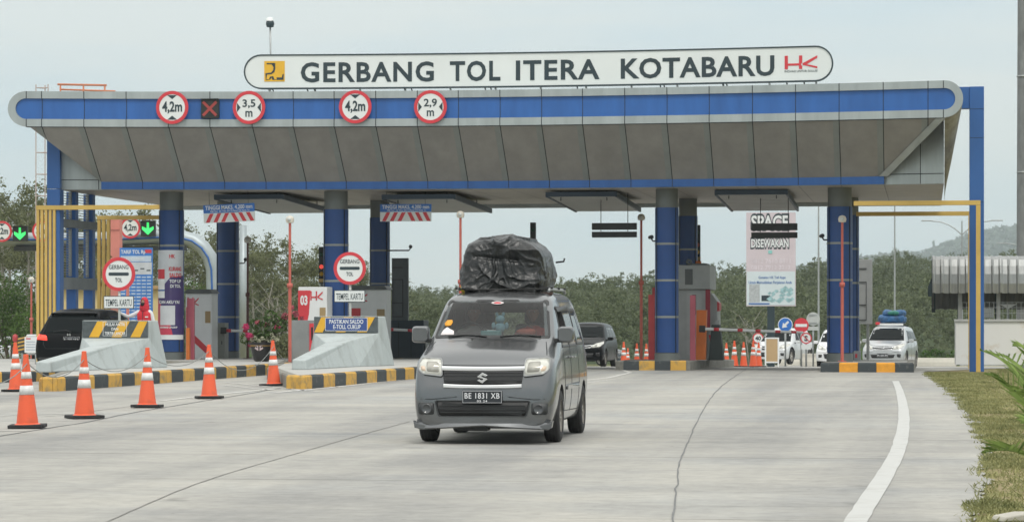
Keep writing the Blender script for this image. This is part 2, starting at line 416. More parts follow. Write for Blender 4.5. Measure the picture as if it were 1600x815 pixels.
def ribbon(mb, pts, w0, w1=None, z=.006, mi=0, jit=0.0):      # painted strip following world points on the ground
    w1 = w0 if w1 is None else w1
    P = [Vector((p[0], p[1])) for p in pts]; dense = []
    for a, b in zip(P, P[1:]):
        n_ = max(1, int((b - a).length / .5))
        dense += [a.lerp(b, k / n_) for k in range(n_)]
    dense.append(P[-1]); n_ = len(dense); o = len(mb.v)
    for i, p in enumerate(dense):
        d = (dense[min(i + 1, n_ - 1)] - dense[max(i - 1, 0)]).normalized(); nn = Vector((-d.y, d.x)); ww = (w0 + (w1 - w0) * i / (n_ - 1)) / 2
        j1 = jit * noise.noise((p.x * 3, p.y * 3, 1)); j2 = jit * noise.noise((p.x * 3, p.y * 3, 7))
        a = p + nn * (ww + j1); b = p - nn * (ww + j2)
        mb.v += [(a.x, a.y, gz(a.y) + z), (b.x, b.y, gz(b.y) + z)]
    for i in range(n_ - 1): mb.f.append((o + 2 * i, o + 2 * i + 1, o + 2 * i + 3, o + 2 * i + 2)); mb.m.append(mi); mb.sm.append(False)
def smooth_px(pts, n=6):
    out_ = []
    for i in range(len(pts) - 1):
        p0 = Vector(pts[max(i - 1, 0)]); p1 = Vector(pts[i]); p2 = Vector(pts[i + 1]); p3 = Vector(pts[min(i + 2, len(pts) - 1)])
        for k in range(n):
            t = k / n; out_.append(.5 * ((2 * p1) + (p2 - p0) * t + (2 * p0 - 5 * p1 + 4 * p2 - p3) * t * t + (3 * p1 - p0 - 3 * p2 + p3) * t ** 3))
    return out_ + [Vector(pts[-1])]
G = lambda l: [ground(*p) for p in l]
LINE = mat('road_paint', (.475, .48, .465), .7, 0, .08, 3, col2=(.40, .40, .38), thr=(.50, .72), bump=.1)
LINE2 = mat('road_paint_worn', (.60, .60, .57), .75, 0, .1, 4, col2=(.43, .425, .40), thr=(.42, .62))
mb = MB()
ribbon(mb, G(smooth_px([(1331, 825), (1352, 790), (1378, 750), (1398, 715), (1407, 690), (1412, 660), (1411, 635), (1406, 612), (1399, 595)])), .172, .150, jit=.012)
tag(mb.build('edge_line', LINE), kind='structure')
mb = MB()
for l, w_ in (([(0, 649), (70, 647), (165, 645)], .10), ([(-10, 673), (42, 673)], .12), ([(170, 602), (300, 591), (447, 581)], .13),
              ([(252, 626), (330, 617), (430, 607)], .12), ([(352, 602), (420, 609), (480, 606)], .10), ([(350, 597), (500, 612)], .09), ([(395, 599), (560, 606)], .08),
              ([(430, 613), (510, 606), (655, 590)], .16), ([(912, 594), (950, 590), (985, 582)], .13), ([(985, 582), (968, 577), (950, 573)], .13),
              ([(905, 600), (930, 596), (975, 590)], .05)):
    ribbon(mb, G(l), w_, jit=.02)
tag(mb.build('lane_lines', LINE2), kind='structure')
CR = mat('crack_fill', (.15, .155, .155), .9, 0, .3, 4)
CR2 = mat('joint_faint', (.24, .235, .22), .9, 0, .2, 3)
mb = MB()
def wob(l, amp):
    P = G(smooth_px(l, 8)); return [(p.x + amp * noise.noise((p.x, p.y * 1.3, i * .3)), p.y + amp * noise.noise((p.y, i * .4, 3))) for i, p in enumerate(P)]
ribbon(mb, wob([(1051, 830), (1056, 770), (1062, 722), (1075, 690), (1088, 660), (1102, 635), (1120, 610), (1142, 592), (1165, 577)], .022), .012, .022, .006, jit=.009)
ribbon(mb, wob([(-20, 684), (60, 671), (130, 660), (200, 646), (270, 634), (350, 621), (440, 606)], .03), .04, .05, .005, jit=.02)
ribbon(mb, wob([(20, 652), (80, 650), (130, 644), (240, 630)], .03), .018, .02, .005, jit=.02)
tag(mb.build('road_crack', CR), kind='structure')
mb = MB()
ribbon(mb, wob([(160, 818), (235, 785), (300, 758), (370, 735), (450, 712), (550, 683), (640, 658)], .01), .014, .018, .005, jit=.004)
ribbon(mb, wob([(0, 699), (100, 701), (240, 701)], .01), .014, .018, .005)
for y_, x0, x1 in ((642, 1065, 1400), (651, 1130, 1540), (690, 1060, 1290), (691, 1420, 1530), (719, 1068, 1400), (751, 1120, 1580 - 40), (790, 1075, 1350), (612, 1180, 1390)):
    ribbon(mb, G([(x0, y_), ((x0 + x1) / 2, y_ + .5), (x1, y_ + 1)]), .012, .012, .005, jit=.006)
tag(mb.build('slab_joint', CR2), kind='structure')
# tan dusty strip under the cones
DU = mat('dust_strip', (.40, .37, .31), .9, 0, .12, 1.5)

# ---------------------------------------------------------------- kerbed islands
def island(label, outline, marked, h=.27, mats=('kerb_y', 'kerb_k'), step=.62, topmat='conc', grey_from=None, phase=0, solid=()):
    """outline: CCW world xy list; marked: set of edge indices painted in stripes"""
    c = Vector((sum(p[0] for p in outline) / len(outline), sum(p[1] for p in outline) / len(outline)))
    t = thing('toll_island', label, 'traffic island', (c.x, c.y, 0))
    P = [Vector(p) for p in outline]; n = len(P)
    inn = []
    for i in range(n):
        a, b, d = P[i - 1], P[i], P[(i + 1) % n]
        e1 = (b - a).normalized(); e2 = (d - b).normalized(); n1 = Vector((-e1.y, e1.x)); n2 = Vector((-e2.y, e2.x)); nn = (n1 + n2)
        nn = nn / max(nn.length_squared, .2) * 2 * .2; inn.append(b + nn)
    kb = MB(); cnt = phase
    for i in range(n):
        a, b = P[i], P[(i + 1) % n]; ia, ib = inn[i], inn[(i + 1) % n]
        L0 = (b - a).length; k = (1 if i in solid else max(1, round(L0 / step))) if i in marked else max(1, int(L0 / 3))
        for q in range(k):
            p0 = a.lerp(b, q / k); p1 = a.lerp(b, (q + 1) / k); r0 = ia.lerp(ib, q / k); r1 = ia.lerp(ib, (q + 1) / k)
            e = (p1 - p0).normalized() * .004 if i in marked else Vector((0, 0))
            p0 = p0 + e; p1 = p1 - e
            up = lambda p, z, k_=0: (p.x - c.x, p.y - c.y, gz(p.y) + z)
            ch = .035
            m0 = p0.lerp(r0, .15); m1 = p1.lerp(r1, .15)
            mi = 0 if i in solid else ((cnt % 2) if i in marked else 2)
            kb.add([up(p0, -.05), up(p1, -.05), up(p1, h - ch), up(p0, h - ch), up(m0, h), up(m1, h), up(r1, h), up(r0, h), up(r1, -.05), up(r0, -.05)],
                   [(0, 1, 2, 3), (3, 2, 5, 4), (4, 5, 6, 7), (7, 6, 8, 9), (0, 3, 4, 7, 9), (1, 8, 6, 5, 2), (0, 9, 8, 1)], mi)
            if i in marked and i not in solid: cnt += 1
    kb.build('kerb', [M[mats[0]], M[mats[1]], M['kerb_g']], t)
    # top slab
    tp = bmesh.new(); vs_ = [tp.verts.new((p.x - c.x, p.y - c.y, 0)) for p in inn]; tp.faces.new(vs_)
    zs = []
    bmesh.ops.triangulate(tp, faces=tp.faces)
    for yc in range(int(min(p.y for p in P)), int(max(p.y for p in P)) + 1, 3):
        g = tp.verts[:] + tp.edges[:] + tp.faces[:]
        bmesh.ops.bisect_plane(tp, geom=g, plane_co=(0, yc - c.y, 0), plane_no=(0, 1, 0))
    for v_ in tp.verts: v_.co.z = gz(v_.co.y + c.y) + h - .012
    me = bpy.data.meshes.new('top'); tp.to_mesh(me); tp.free(); me.materials.append(M[topmat])
    o = bpy.data.objects.new('paving', me); COL.objects.link(o); o.parent = t
    return t
g = lambda x, y: tuple(ground(x, y).xy)
# island 1 (left)
a0, a1, a2 = g(57, 611), g(90, 611), g(543, 576.5)
nose = [(a0[0] - .02, a0[1] + .5), (a0[0] + .03, a0[1] + .06), (a0[0] + .12, a0[1]), (a1[0] - .1, a1[1]), (a1[0] - .02, a1[1] + .05)]
dirv = (Vector(a2) - Vector(a1)).normalized()
e1 = Vector(a1) + dirv * 39
isl1 = nose + [tuple(Vector(a1) + dirv * .5), tuple(e1), (e1.x - 6.0, e1.y), (-23.4, 79.5), (-19.9, 76), (-19.6, 64)]
island('long kerbed island with yellow and black stripes in front of the left blue columns', isl1, {0, 1, 2, 3, 4, 5}, .28, step=.95, phase=1, solid=(0, 1, 2, 3, 4))
# island 2
b0, b1, b2 = g(440, 607), g(478, 607.5), g(811, 577)
dirb = (Vector(b2) - Vector(b1)).normalized(); eb = Vector(b1) + dirb * 34
isl2 = [(b0[0] + .02, b0[1] + .45), (b0[0] + .08, b0[1] + .08), (b0[0] + .2, b0[1]), (b1[0] - .12, b1[1] - .02), (b1[0] - .02, b1[1] + .05), tuple(Vector(b1) + dirb * .5), tuple(eb), (eb.x - 3.6, eb.y), (-17.9, 79), (-15.6, 67)]
island('kerbed island with yellow and black stripes directly left of the grey van', isl2, {0, 1, 2, 3, 4, 5}, .28, step=.95, phase=1, solid=(0, 1, 2, 3, 4))
# island 3
x3a, x3b = XY(960, 80.0), XY(1078, 80.0)
isl3 = [(x3a, 80.3), (x3a + .25, 80.0), (x3b - .1, 79.95), (x3b, 80.05), (x3b + .05, 98), (x3a, 98)]
island('kerbed island under the third blue column, yellow and black front and grey side', isl3, {1}, .27, step=.50, phase=1)
x4a, x4b = XY(1282, 77.6), XY(1428, 77.6)
isl4 = [(x4a, 77.6), (x4b, 77.6), (x4b, 96), (x4a, 96)]
island('kerbed island with orange and black front below the rightmost blue column', isl4, {0}, .26, mats=('kerb_o', 'kerb_k'), step=.52, phase=1)
isl0 = [(-33, 62.5), (XY(36, 62.5), 62.5), (XY(36, 62.5) - .3, 90), (-33, 90)]
island('kerbed island at the far left edge behind the orange cone', isl0, {0, 1}, .24, step=.5)
for t_ in [o for o in COL.objects if o.name.startswith('toll_island')]: pass

# ================================================================ CANOPY
XL, XR = XY(12, 76.6), XY(1505, 76.6); XM = (XL + XR) / 2; XH = (XR - XL) / 2
def Ya(x): return 76.6 + 1.5 * max(0, 1 - ((x - XM) / XH) ** 2)
def XA(px, off=0.0):
    y = 77.0
    for _ in range(12): x = XY(px, y); y = Ya(x) + off
    return x
def ZA(px, py, off=0.0):
    x = XA(px, off); y = Ya(x) + off
    return WY(px, py, y).z
can = thing('toll_canopy', 'wide blue and grey toll gate roof standing on round blue columns', 'toll gate canopy', (XM, 80, 0))
def arc_build(mb, name, mats, parent, off_loc=None, **k):
    """vertices given as (X, off, z): bend onto the canopy arc, make local to parent"""
    L0 = parent.location if parent is not None else Vector((0, 0, 0))
    mb.v = [(x - L0.x, Ya(x) + y - L0.y, z - L0.z) for x, y, z in mb.v]
    return mb.build(name, mats, parent, **k)
seams = [65, 131, 197, 263, 328, 394, 458, 522, 587, 652, 716, 781, 846, 910, 976, 1042, 1108, 1175.5, 1243, 1311, 1380, 1450]
SX = [XA(p) for p in seams]
zt, zb_, zit, zib = 7.75, 6.77, 7.55, 6.98
ro = (zt - zb_) / 2; zc = (zt + zb_) / 2; ri = (zit - zib) / 2; zci = (zit + zib) / 2
xl, xr = XA(12) + ro, XA(1505) - ro
# trim frame
def stadium(r0, zc0, x0, x1, n=14):
    L_ = [(x0 - r0 * math.sin(PI * k / n), zc0 + r0 * math.cos(PI * k / n)) for k in range(n + 1)]      # left end, top->bottom
    R_ = [(x1 + r0 * math.sin(PI * k / n), zc0 - r0 * math.cos(PI * k / n)) for k in range(n + 1)]      # right end, bottom->top
    return L_, R_
Lo, Ro = stadium(ro, zc, xl, xr); Li, Ri = stadium(ri, zci, xl, xr)
nS = 44
def seg(a, b, n): return [(a[0] + (b[0] - a[0]) * k / n, a[1] + (b[1] - a[1]) * k / n) for k in range(1, n)]
outer = Lo + seg(Lo[-1], Ro[0], nS) + Ro + seg(Ro[-1], Lo[0], nS)
inner = Li + seg(Li[-1], Ri[0], nS) + Ri + seg(Ri[-1], Li[0], nS)
mb = MB(); n = len(outer); vs_ = []
for (p, q) in zip(outer, inner):
    vs_ += [(p[0], .0, p[1]), (q[0], .0, q[1]), (q[0], .07, q[1]), (p[0], 1.15, p[1])]
fs = []
for i in range(n):
    a, b = 4 * i, 4 * ((i + 1) % n)
    fs += [(a, b, b + 1, a + 1), (a + 1, b + 1, b + 2, a + 2), (a, a + 3, b + 3, b)]
mb.add(vs_, fs); arc_build(mb, 'fascia_trim', M['grey'], can)
# blue recessed band
mb = MB(); tops = [p for p in Ri[::-1]]
row_t = [Li[0]] + [(Li[0][0] + (Ri[-1][0] - Li[0][0]) * k / nS, zit) for k in range(1, nS)] + [Ri[-1]]
vs_ = [(x, .06, z) for x, z in row_t] + [(x, .06, zib) for x, z in row_t]
mb.add(vs_, [(i, i + 1, nS + 1 + i + 1, nS + 1 + i) for i in range(nS)])
mb.add([(x, .06, z) for x, z in Li], [tuple(range(len(Li)))]); mb.add([(x, .06, z) for x, z in Ri], [tuple(range(len(Ri)))])
arc_build(mb, 'fascia_band', M['blue'], can)
# top sheet of the roof, back face
mb = MB()
xs_ = [xl + (xr - xl) * k / 30 for k in range(31)]
mb.add([(x, .3, zt - .03) for x in xs_] + [(x, 14, zt - .1) for x in xs_], [(i, i + 1, 32 + i, 31 + i) for i in range(30)])
arc_build(mb, 'roof_sheet', M['grey'], can)
# seams of trim and band
mb = MB()
for x in SX + [XA(41), XA(1474)]:
    mb.box2((x - .011, -.004, zit + .0), (x + .011, .02, zt + .002)); mb.box2((x - .011, -.004, zb_), (x + .011, .02, zib))
    if x in SX: mb.box2((x - .008, .054, zib), (x + .008, .062, zit))
xs_ = [xl + (xr - xl) * k / 40 for k in range(41)]
for z_ in (zb_ - .012,):
    mb.add([(x, .01, z_ - .012) for x in xs_] + [(x, .01, z_ + .012) for x in xs_], [(i, i + 1, 42 + i, 41 + i) for i in range(40)])
arc_build(mb, 'panel_joint', M['seam'], can)
# sloped panels: brown-grey field with a lighter strip along the right edge of each
def slope_pt(x, t, lift=0): return (x, .05 + 1.65 * t - lift, 6.77 - 1.45 * t + 0)
XBL, XBR = XA(131), XA(1380)
xtl, xtr = XA(45), XA(1472)
mb = MB(); mst = MB()
cells = [xtl] + SX[:] ; cells = [x for x in cells if x < xtr] + [xtr]
def xa_at(t, side): return (xtl + (XBL - xtl) * t) if side < 0 else (xtr + (XBR - xtr) * t)
def slope_quad(m_, x0, x1, mi=0, lift=0):
    # clip [x0,x1] strip by the two diagonals
    NT = 8
    for k in range(NT):
        t0, t1 = k / NT, (k + 1) / NT
        q = []
        for t in (t0, t1):
            a = max(x0, xa_at(t, -1)); b = min(x1, xa_at(t, 1)); q.append((a, b))
        if q[0][1] - q[0][0] < .01 and q[1][1] - q[1][0] < .01: continue
        q = [(a, max(a, b)) for a, b in q]
        m_.add([slope_pt(q[0][0], t0, lift), slope_pt(q[0][1], t0, lift), slope_pt(q[1][1], t1, lift), slope_pt(q[1][0], t1, lift)], [(0, 1, 2, 3)], mi)
sj = MB()
for x0, x1 in zip(cells, cells[1:]):
    slope_quad(mb, x0, x1 - .17); slope_quad(mst, max(x0, x1 - .17), x1)
for x in cells[1:-1]: slope_quad(sj, x - .011, x + .011, 0, .006)
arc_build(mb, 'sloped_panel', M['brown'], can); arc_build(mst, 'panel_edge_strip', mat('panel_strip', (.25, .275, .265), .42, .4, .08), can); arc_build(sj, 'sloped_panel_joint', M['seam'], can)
# right diagonal trim
mb = MB()
tr_ = []
for k in range(9):
    t = k / 8; x = xa_at(t, 1); tr_ += [(x - .14, .05 + 1.65 * t - .05, 6.77 - 1.45 * t), (x + .10, .05 + 1.65 * t - .05, 6.77 - 1.45 * t - .0), (x + .10, .05 + 1.65 * t + .12, 6.77 - 1.45 * t), (x - .14, .05 + 1.65 * t + .12, 6.77 - 1.45 * t)]
for k in range(8):
    a, b = 4 * k, 4 * k + 4
    for q in range(4): mb.f.append((a + q, a + (q + 1) % 4, b + (q + 1) % 4, b + q)); mb.m.append(0); mb.sm.append(False)
mb.v = tr_; arc_build(mb, 'diagonal_trim', M['grey'], can)
# lower blue band
mb = MB(); xs_ = [XBL + (XBR - XBL) * k / 40 for k in range(41)]
mb.add([(x, 1.70, 5.32) for x in xs_] + [(x, 1.70, 5.11) for x in xs_] + [(x, 1.85, 5.11) for x in xs_] + [(x, 1.85, 5.32) for x in xs_], [(i, i + 1, 42 + i, 41 + i) for i in range(40)] + [(41 + i, 42 + i, 83 + i, 82 + i) for i in range(40)])
arc_build(mb, 'lower_band', M['blue'], can)
mb = MB()
for x in SX:
    if XBL + .1 < x < XBR - .1: mb.box2((x - .009, 1.694, 5.112), (x + .009, 1.71, 5.318))
arc_build(mb, 'lower_band_joint', M['seam'], can)
# body box: end walls and soffit
XWL, XWR = XA(88, 1.9), XA(1475, 1.8)
mb = MB(); xs_ = [XWL + (XWR - XWL) * k / 30 for k in range(31)]
zs_ = 5.105
fr_ = [(x, 1.86, zs_) for x in xs_]; bk = [(x, 14.3 - 1.5 * max(0, 1 - ((x - XM) / XH) ** 2), zs_) for x in xs_]
mb.add(fr_ + bk, [(i, i + 1, 32 + i, 31 + i) for i in range(30)])
arc_build(mb, 'soffit', M['soffit'], can)
mb = MB()
for k in range(1, 15):
    yo = 1.9 + k * .86; mb.add([(x, yo - .006, zs_ - .004) for x in xs_] + [(x, yo + .006, zs_ - .004) for x in xs_], [(i, i + 1, 32 + i, 31 + i) for i in range(30)])
for x in SX[1:-1]:
    mb.add([(x - .008, 1.9, zs_ - .006), (x + .008, 1.9, zs_ - .006), (x + .008, 12.7, zs_ - .006), (x - .008, 12.7, zs_ - .006)], [(0, 1, 2, 3)])
arc_build(mb, 'soffit_joint', mat('soffit_joint', (.16, .155, .15), .8), can)
mb = MB()
mb.add([(x, 1.88, 5.10) for x in xs_] + [(x, 1.88, 7.7) for x in xs_], [(i, i + 1, 32 + i, 31 + i) for i in range(30)])
back = 14.3
mb.add([(XWL, 1.88, 5.1), (XWL, back, 5.1), (XWL, back, 7.65), (XWL, 1.88, 7.7)], [(0, 1, 2, 3)])
mb.add([(XWR, 1.88, 5.1), (XWR, back, 5.1), (XWR, back, 7.65), (XWR, 1.88, 7.7)], [(0, 1, 2, 3)])
mb.add([(x, back - 1.5 * max(0, 1 - ((x - XM) / XH) ** 2), 5.1 - .12) for x in xs_] + [(x, back - 1.5 * max(0, 1 - ((x - XM) / XH) ** 2), 7.65) for x in xs_], [(i, i + 1, 32 + i, 31 + i) for i in range(30)])
arc_build(mb, 'end_wall', M['grey'], can)
mb = MB()
for px in (1438,): x = XA(px, 1.8); mb.box2((x - .01, 1.872, 5.11), (x + .01, 1.885, 6.2))
for x0, x1 in ((XA(1381, 1.8) + .03, XWR - .01), (XWL, XA(158, 1.8) - .02)): mb.box2((x0, 1.872, 5.37), (x1, 1.885, 5.39))
x = XA(153, 1.8); mb.box2((x - .01, 1.872, 5.11), (x + .01, 1.885, 5.37))
arc_build(mb, 'end_wall_joint', M['seam'], can)
# rounded end cap sweeping back under the right end
mb = MB(); n = 12; A = []; B = []
for k in range(n + 1):
    a = PI * k / n; A.append((xr + ro * math.sin(a), .02, zc + ro * math.cos(a)))
    B.append((XWR + .02 + .42 * math.sin(a) * (1 - k / n), 2.6 + .8 * (k / n), 7.6 - (7.6 - 4.62) * (k / n) ** .8))
A2 = [(xr - .1, .02, zb_)]
mb.add(A + B, [(i, i + 1, n + 2 + i, n + 1 + i) for i in range(n)], 0, True)
arc_build(mb, 'end_cap', mat('cap_weathered', (.30, .29, .26), .45, .3, .35, 3, stretch=(1, 1, .3)), can)
# columns
RINGM = mat('ring_grey', (.24, .26, .25), .5, .2)
def column(px, Y, dia, zc_top, zcol):
    x = XY(px, Y); r = dia / 2; z0 = gz(Y) + .2
    col = MB().lathe([(r * .985, z0 + .30), (r * .985, zcol)], 40); 
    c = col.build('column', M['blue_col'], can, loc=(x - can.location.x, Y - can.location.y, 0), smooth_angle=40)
    def sub(name, m_, mb_): o = mb_.build(name, m_, c, smooth_angle=40); return o
    sub('collar', M['greyc'], MB().lathe([(r * .93, zcol), (r * .93, 5.104)], 40))
    sub('base', M['greyc'], MB().lathe([(r * 1.02, z0), (r * 1.02, z0 + .27), (r * .9, z0 + .30)], 40))
    zz = zcol - 1.02
    while zz > 1.0:
        sub('ring', RINGM, MB().lathe([(r * .93, zz - .03), (r * 1.008, zz - .03), (r * 1.008, zz + .03), (r * .93, zz + .03)], 40))
        rr = MB().lathe([(r * .986, zz + .036), (r * 1.0, zz + .045), (r * 1.0, zz + .06), (r * .986, zz + .07)], 40); zz -= 1.03
    mb_ = MB()
    for a in (R(-52), R(52), R(180)):
        mb_.box((r * .99 * math.sin(a), -r * .99 * math.cos(a), (z0 + .3 + zcol) / 2), (.02, .03, zcol - z0 - .3), rz=a)
    sub('cladding_joint', M['seam'], mb_)
    return c
YF, YB = 80.7, 87.4
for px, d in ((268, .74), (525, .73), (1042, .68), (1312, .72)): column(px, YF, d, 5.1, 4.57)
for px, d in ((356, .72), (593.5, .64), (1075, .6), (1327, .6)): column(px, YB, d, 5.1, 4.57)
# hanging slatted ceiling units
def louvre(px0, px1, yfr, ybk, k):
    Y0 = 81.2; x0, x1 = XY(px0, Y0), XY(px1, Y0); Y1 = 88.2; z0 = WY(px0, yfr, Y0).z; z1 = WY(px0, ybk, Y1).z - .0
    c = Vector(((x0 + x1) / 2, (Y0 + Y1) / 2, 0))
    mb = MB(); bk_ = MB(); ns = 12
    for i in range(ns):
        t = (i + .5) / ns; y = Y0 + (Y1 - Y0) * t; z = z0 + (z1 - z0) * t; mb.box((c.x - can.location.x, y - can.location.y, z + .02), (x1 - x0, (Y1 - Y0) / ns * .70, .02), rx=R(-2)); bk_.box((c.x - can.location.x, y - can.location.y, z + .06), (x1 - x0, (Y1 - Y0) / ns, .015))
    u = mb.build('ceiling_unit', mat('slat_grey', (.36, .37, .36), .45, .3, .08), can)
    bk_.build('gap_shade', M['seam'], u)  # dark sheet added above the slats, stands in for shade in the gaps
    fb = MB(); fb.box((c.x - can.location.x, Y0 - can.location.y - .03, z0 + .06), (x1 - x0 + .12, .06, .14))
    for x in (x0 - .03, x1 + .03):
        fb.add([(x - .03 - can.location.x + q * .06, (Y0 if e < 1 else Y1) - can.location.y, (z0 if e < 1 else z1) + d_) for e in (0, 1) for d_ in (-.02, .12) for q in (0, 1)], [(0, 1, 3, 2), (4, 5, 7, 6), (0, 1, 5, 4), (2, 3, 7, 6), (0, 2, 6, 4), (1, 3, 7, 5)])
    fb.box((c.x - can.location.x, Y1 - can.location.y, z1 + .06), (x1 - x0, .05, .1))
    fb.build('unit_frame', mat('unit_frame_blue', (.03, .055, .09), .5), u)
    hb = MB()
    for x in (x0 + .3, x1 - .3):
        for y in (Y0 + .6, Y1 - .8): hb.tube([(x - can.location.x, y - can.location.y, 5.1), (x - can.location.x, y - can.location.y, z0 - .1)], .015, 6)
    hb.build('hanger_rod', M['seam'], u)
louvre(338, 441, 311, 334, 0); louvre(600, 709, 311, 333, 1); louvre(856, 961, 307, 331, 2); louvre(1120, 1228, 304, 330, 3)

# ---------------------------------------------------------------- big name board on the roof
sg = thing('name_board', 'long white rounded board reading GERBANG TOL ITERA KOTABARU on top of the gate roof', 'sign', (XM, 77.5, 7.75))
o0 = .55
xa, xb = XA(381, o0), XA(1302, o0); zb0, zt0 = 7.86, 8.83; r = (zt0 - zb0) / 2; zcc = (zb0 + zt0) / 2
def stad_arc(r_, x0, x1):
    L_, R_ = stadium(r_, zcc, x0, x1); return L_ + seg(L_[-1], R_[0], 30) + R_ + seg(R_[-1], L_[0], 30), L_, R_
S1, sL, sR = stad_arc(r - .038, xa + r, xb - r); S2, _, _ = stad_arc(r, xa + r, xb - r)
mb = MB()
nn = 30
mb.add([(sL[0][0] + (sR[0][0] - sL[0][0]) * k / nn, o0, z) for z in (zt0 - .03, zb0 + .03) for k in range(nn + 1)], [(i, i + 1, nn + 2 + i, nn + 1 + i) for i in range(nn)])
mb.add([(x, o0, z) for x, z in sL], [tuple(range(len(sL)))]); mb.add([(x, o0, z) for x, z in sR], [tuple(range(len(sR)))])
arc_build(mb, 'face', mat('board_white', (.74, .78, .77), .35, .1, .04, .7), sg)
mb = MB(); vs_ = []
for p, q in zip(S2, S1): vs_ += [(p[0], o0 - .02, p[1]), (q[0], o0 - .02, q[1]), (q[0], o0, q[1]), (p[0], o0 + .16, p[1])]
n = len(S2); fs = []
for i in range(n):
    a, b = 4 * i, 4 * ((i + 1) % n); fs += [(a, b, b + 1, a + 1), (a + 1, b + 1, b + 2, a + 2), (a, a + 3, b + 3, b)]
mb.add(vs_, fs); arc_build(mb, 'rim', M['dark'], sg)
mb = MB()
for word, p0, p1 in (('GERBANG', 470, 678), ('TOL', 703, 782), ('ITERA', 806, 937), ('KOTABARU', 970, 1210)):
    x0, x1 = XA(p0, o0), XA(p1, o0); mb.text(word, x0, 8.065, x1 - x0, .55, o0 - .004, bold=.026, depth=.006, spacing=1.12 if word != 'KOTABARU' else 1.06)
arc_build(mb, 'lettering', M['dark'], sg)
mb = MB(); lx0, lx1 = XA(413, o0), XA(445, o0); lz0 = 8.07; ls = lx1 - lx0
mb.box2((lx0, o0 - .012, lz0), (lx1, o0 - .002, lz0 + ls), 0)
def lg(pts, mi=1): mb.prism([(lx0 + ls * a, lz0 + ls * b) for a, b in pts], o0 - .02, o0 - .013, mi)
lg([(.10, .92), (.52, .92), (.52, .30), (.60, .16), (.95, .16), (.90, .10), (.92, .34), (.86, .34), (.84, .24), (.64, .24), (.56, .40), (.52, .50), (.44, .50), (.30, .38), (.18, .30), (.10, .10), (.20, .10), (.24, .22), (.42, .30), (.46, .44), (.46, .60), (.40, .76), (.28, .86), (.10, .86)][:0] or [(.12, .90), (.54, .90), (.54, .62), (.50, .46), (.36, .36), (.14, .34), (.10, .10), (.24, .10), (.28, .24), (.44, .26), (.50, .10), (.62, .10), (.60, .20), (.86, .20), (.90, .36), (.96, .36), (.94, .08), (.40, .08), (.36, .20), (.30, .10), (.08, .06), (.06, .40), (.34, .44), (.44, .56), (.46, .70), (.36, .84), (.12, .84)])
arc_build(mb, 'emblem', [mat('emblem_yellow', (.74, .43, .035), .4), M['dark']], sg)
mb = MB(); hx0, hx1 = XA(1226, o0), XA(1277, o0); hz0, hz1 = ZA(1250, 108, o0), ZA(1250, 87, o0); hw = hx1 - hx0; hh = hz1 - hz0
def hk_logo(mb, x0, z0, w_, h_, y, mi=0, d=.008):
    q = lambda pts: mb.prism([(x0 + w_ * a, z0 + h_ * b) for a, b in pts], y - d, y, mi)
    q([(0, 0), (.10, 0), (.10, 1), (0, 1)]); q([(.10, .26), (.50, .26), (.50, .42), (.10, .42)]); q([(.44, 0), (.54, 0), (.54, .26), (.505, .26), (.505, .42), (.54, .42), (.54, 1), (.44, 1)])
    q([(.55, .30), (1, .02), (1, .16), (.68, .34), (1, .80), (1, .98), (.55, .42)])
hk_logo(mb, hx0, hz0, hw, hh, o0 - .003); arc_build(mb, 'builder_logo', M['red'], sg)
mb = MB(); mb.text('INOVASI UNTUK SOLUSI', hx0, ZA(1250, 113, o0), hw, .06, o0 - .004, bold=.01); arc_build(mb, 'small_lettering', M['dark'], sg)
mb = MB()
for p in (424, 478, 490, 630, 641, 756, 765, 900, 1030, 1036, 1128, 1134, 1228, 1255):
    x = XA(p, o0 + .1); mb.tube([(x, o0 + .1, zb0 + .1), (x + .05, o0 + .35, zt - .05)], .02, 6)
arc_build(mb, 'bracket', M['dark'], sg)
mb = MB(); xs_ = [xa + .5 + (xb - xa - 1) * k / 12 for k in range(13)]
for x in xs_: mb.tube([(x, o0 + .1, zt0 - .2), (x, o0 + 1.2, zt - .06)], .03, 6)
arc_build(mb, 'rear_strut', M['steel'], sg)
# ================================================================ VEHICLES
PAINT = lambda n, c, met=.35, rough=.32: mat(n, c, rough, met, .03, 1.2, coat=.6)
TINT = mat('dark_glass', (.010, .013, .014), .06, 0, .05, spec=.06)
CABIN = mat('cabin_dark', (.035, .035, .036), .8, 0, .1)
def catmull(xs_, ys_, x):
    if x <= xs_[0]: return ys_[0]
    if x >= xs_[-1]: return ys_[-1]
    i = max(j for j in range(len(xs_)) if xs_[j] <= x); i = min(i, len(xs_) - 2)
    h = xs_[i + 1] - xs_[i]; t = (x - xs_[i]) / h
    def slope(j):
        if j == 0: return (ys_[1] - ys_[0]) / (xs_[1] - xs_[0])
        if j == len(xs_) - 1: return (ys_[-1] - ys_[-2]) / (xs_[-1] - xs_[-2])
        a = (ys_[j] - ys_[j - 1]) / (xs_[j] - xs_[j - 1]); b = (ys_[j + 1] - ys_[j]) / (xs_[j + 1] - xs_[j])
        return 0 if a * b <= 0 else 2 * a * b / (a + b)
    m0, m1 = slope(i) * h, slope(i + 1) * h
    return (2 * t ** 3 - 3 * t * t + 1) * ys_[i] + (t ** 3 - 2 * t * t + t) * m0 + (-2 * t ** 3 + 3 * t * t) * ys_[i + 1] + (t ** 3 - t * t) * m1
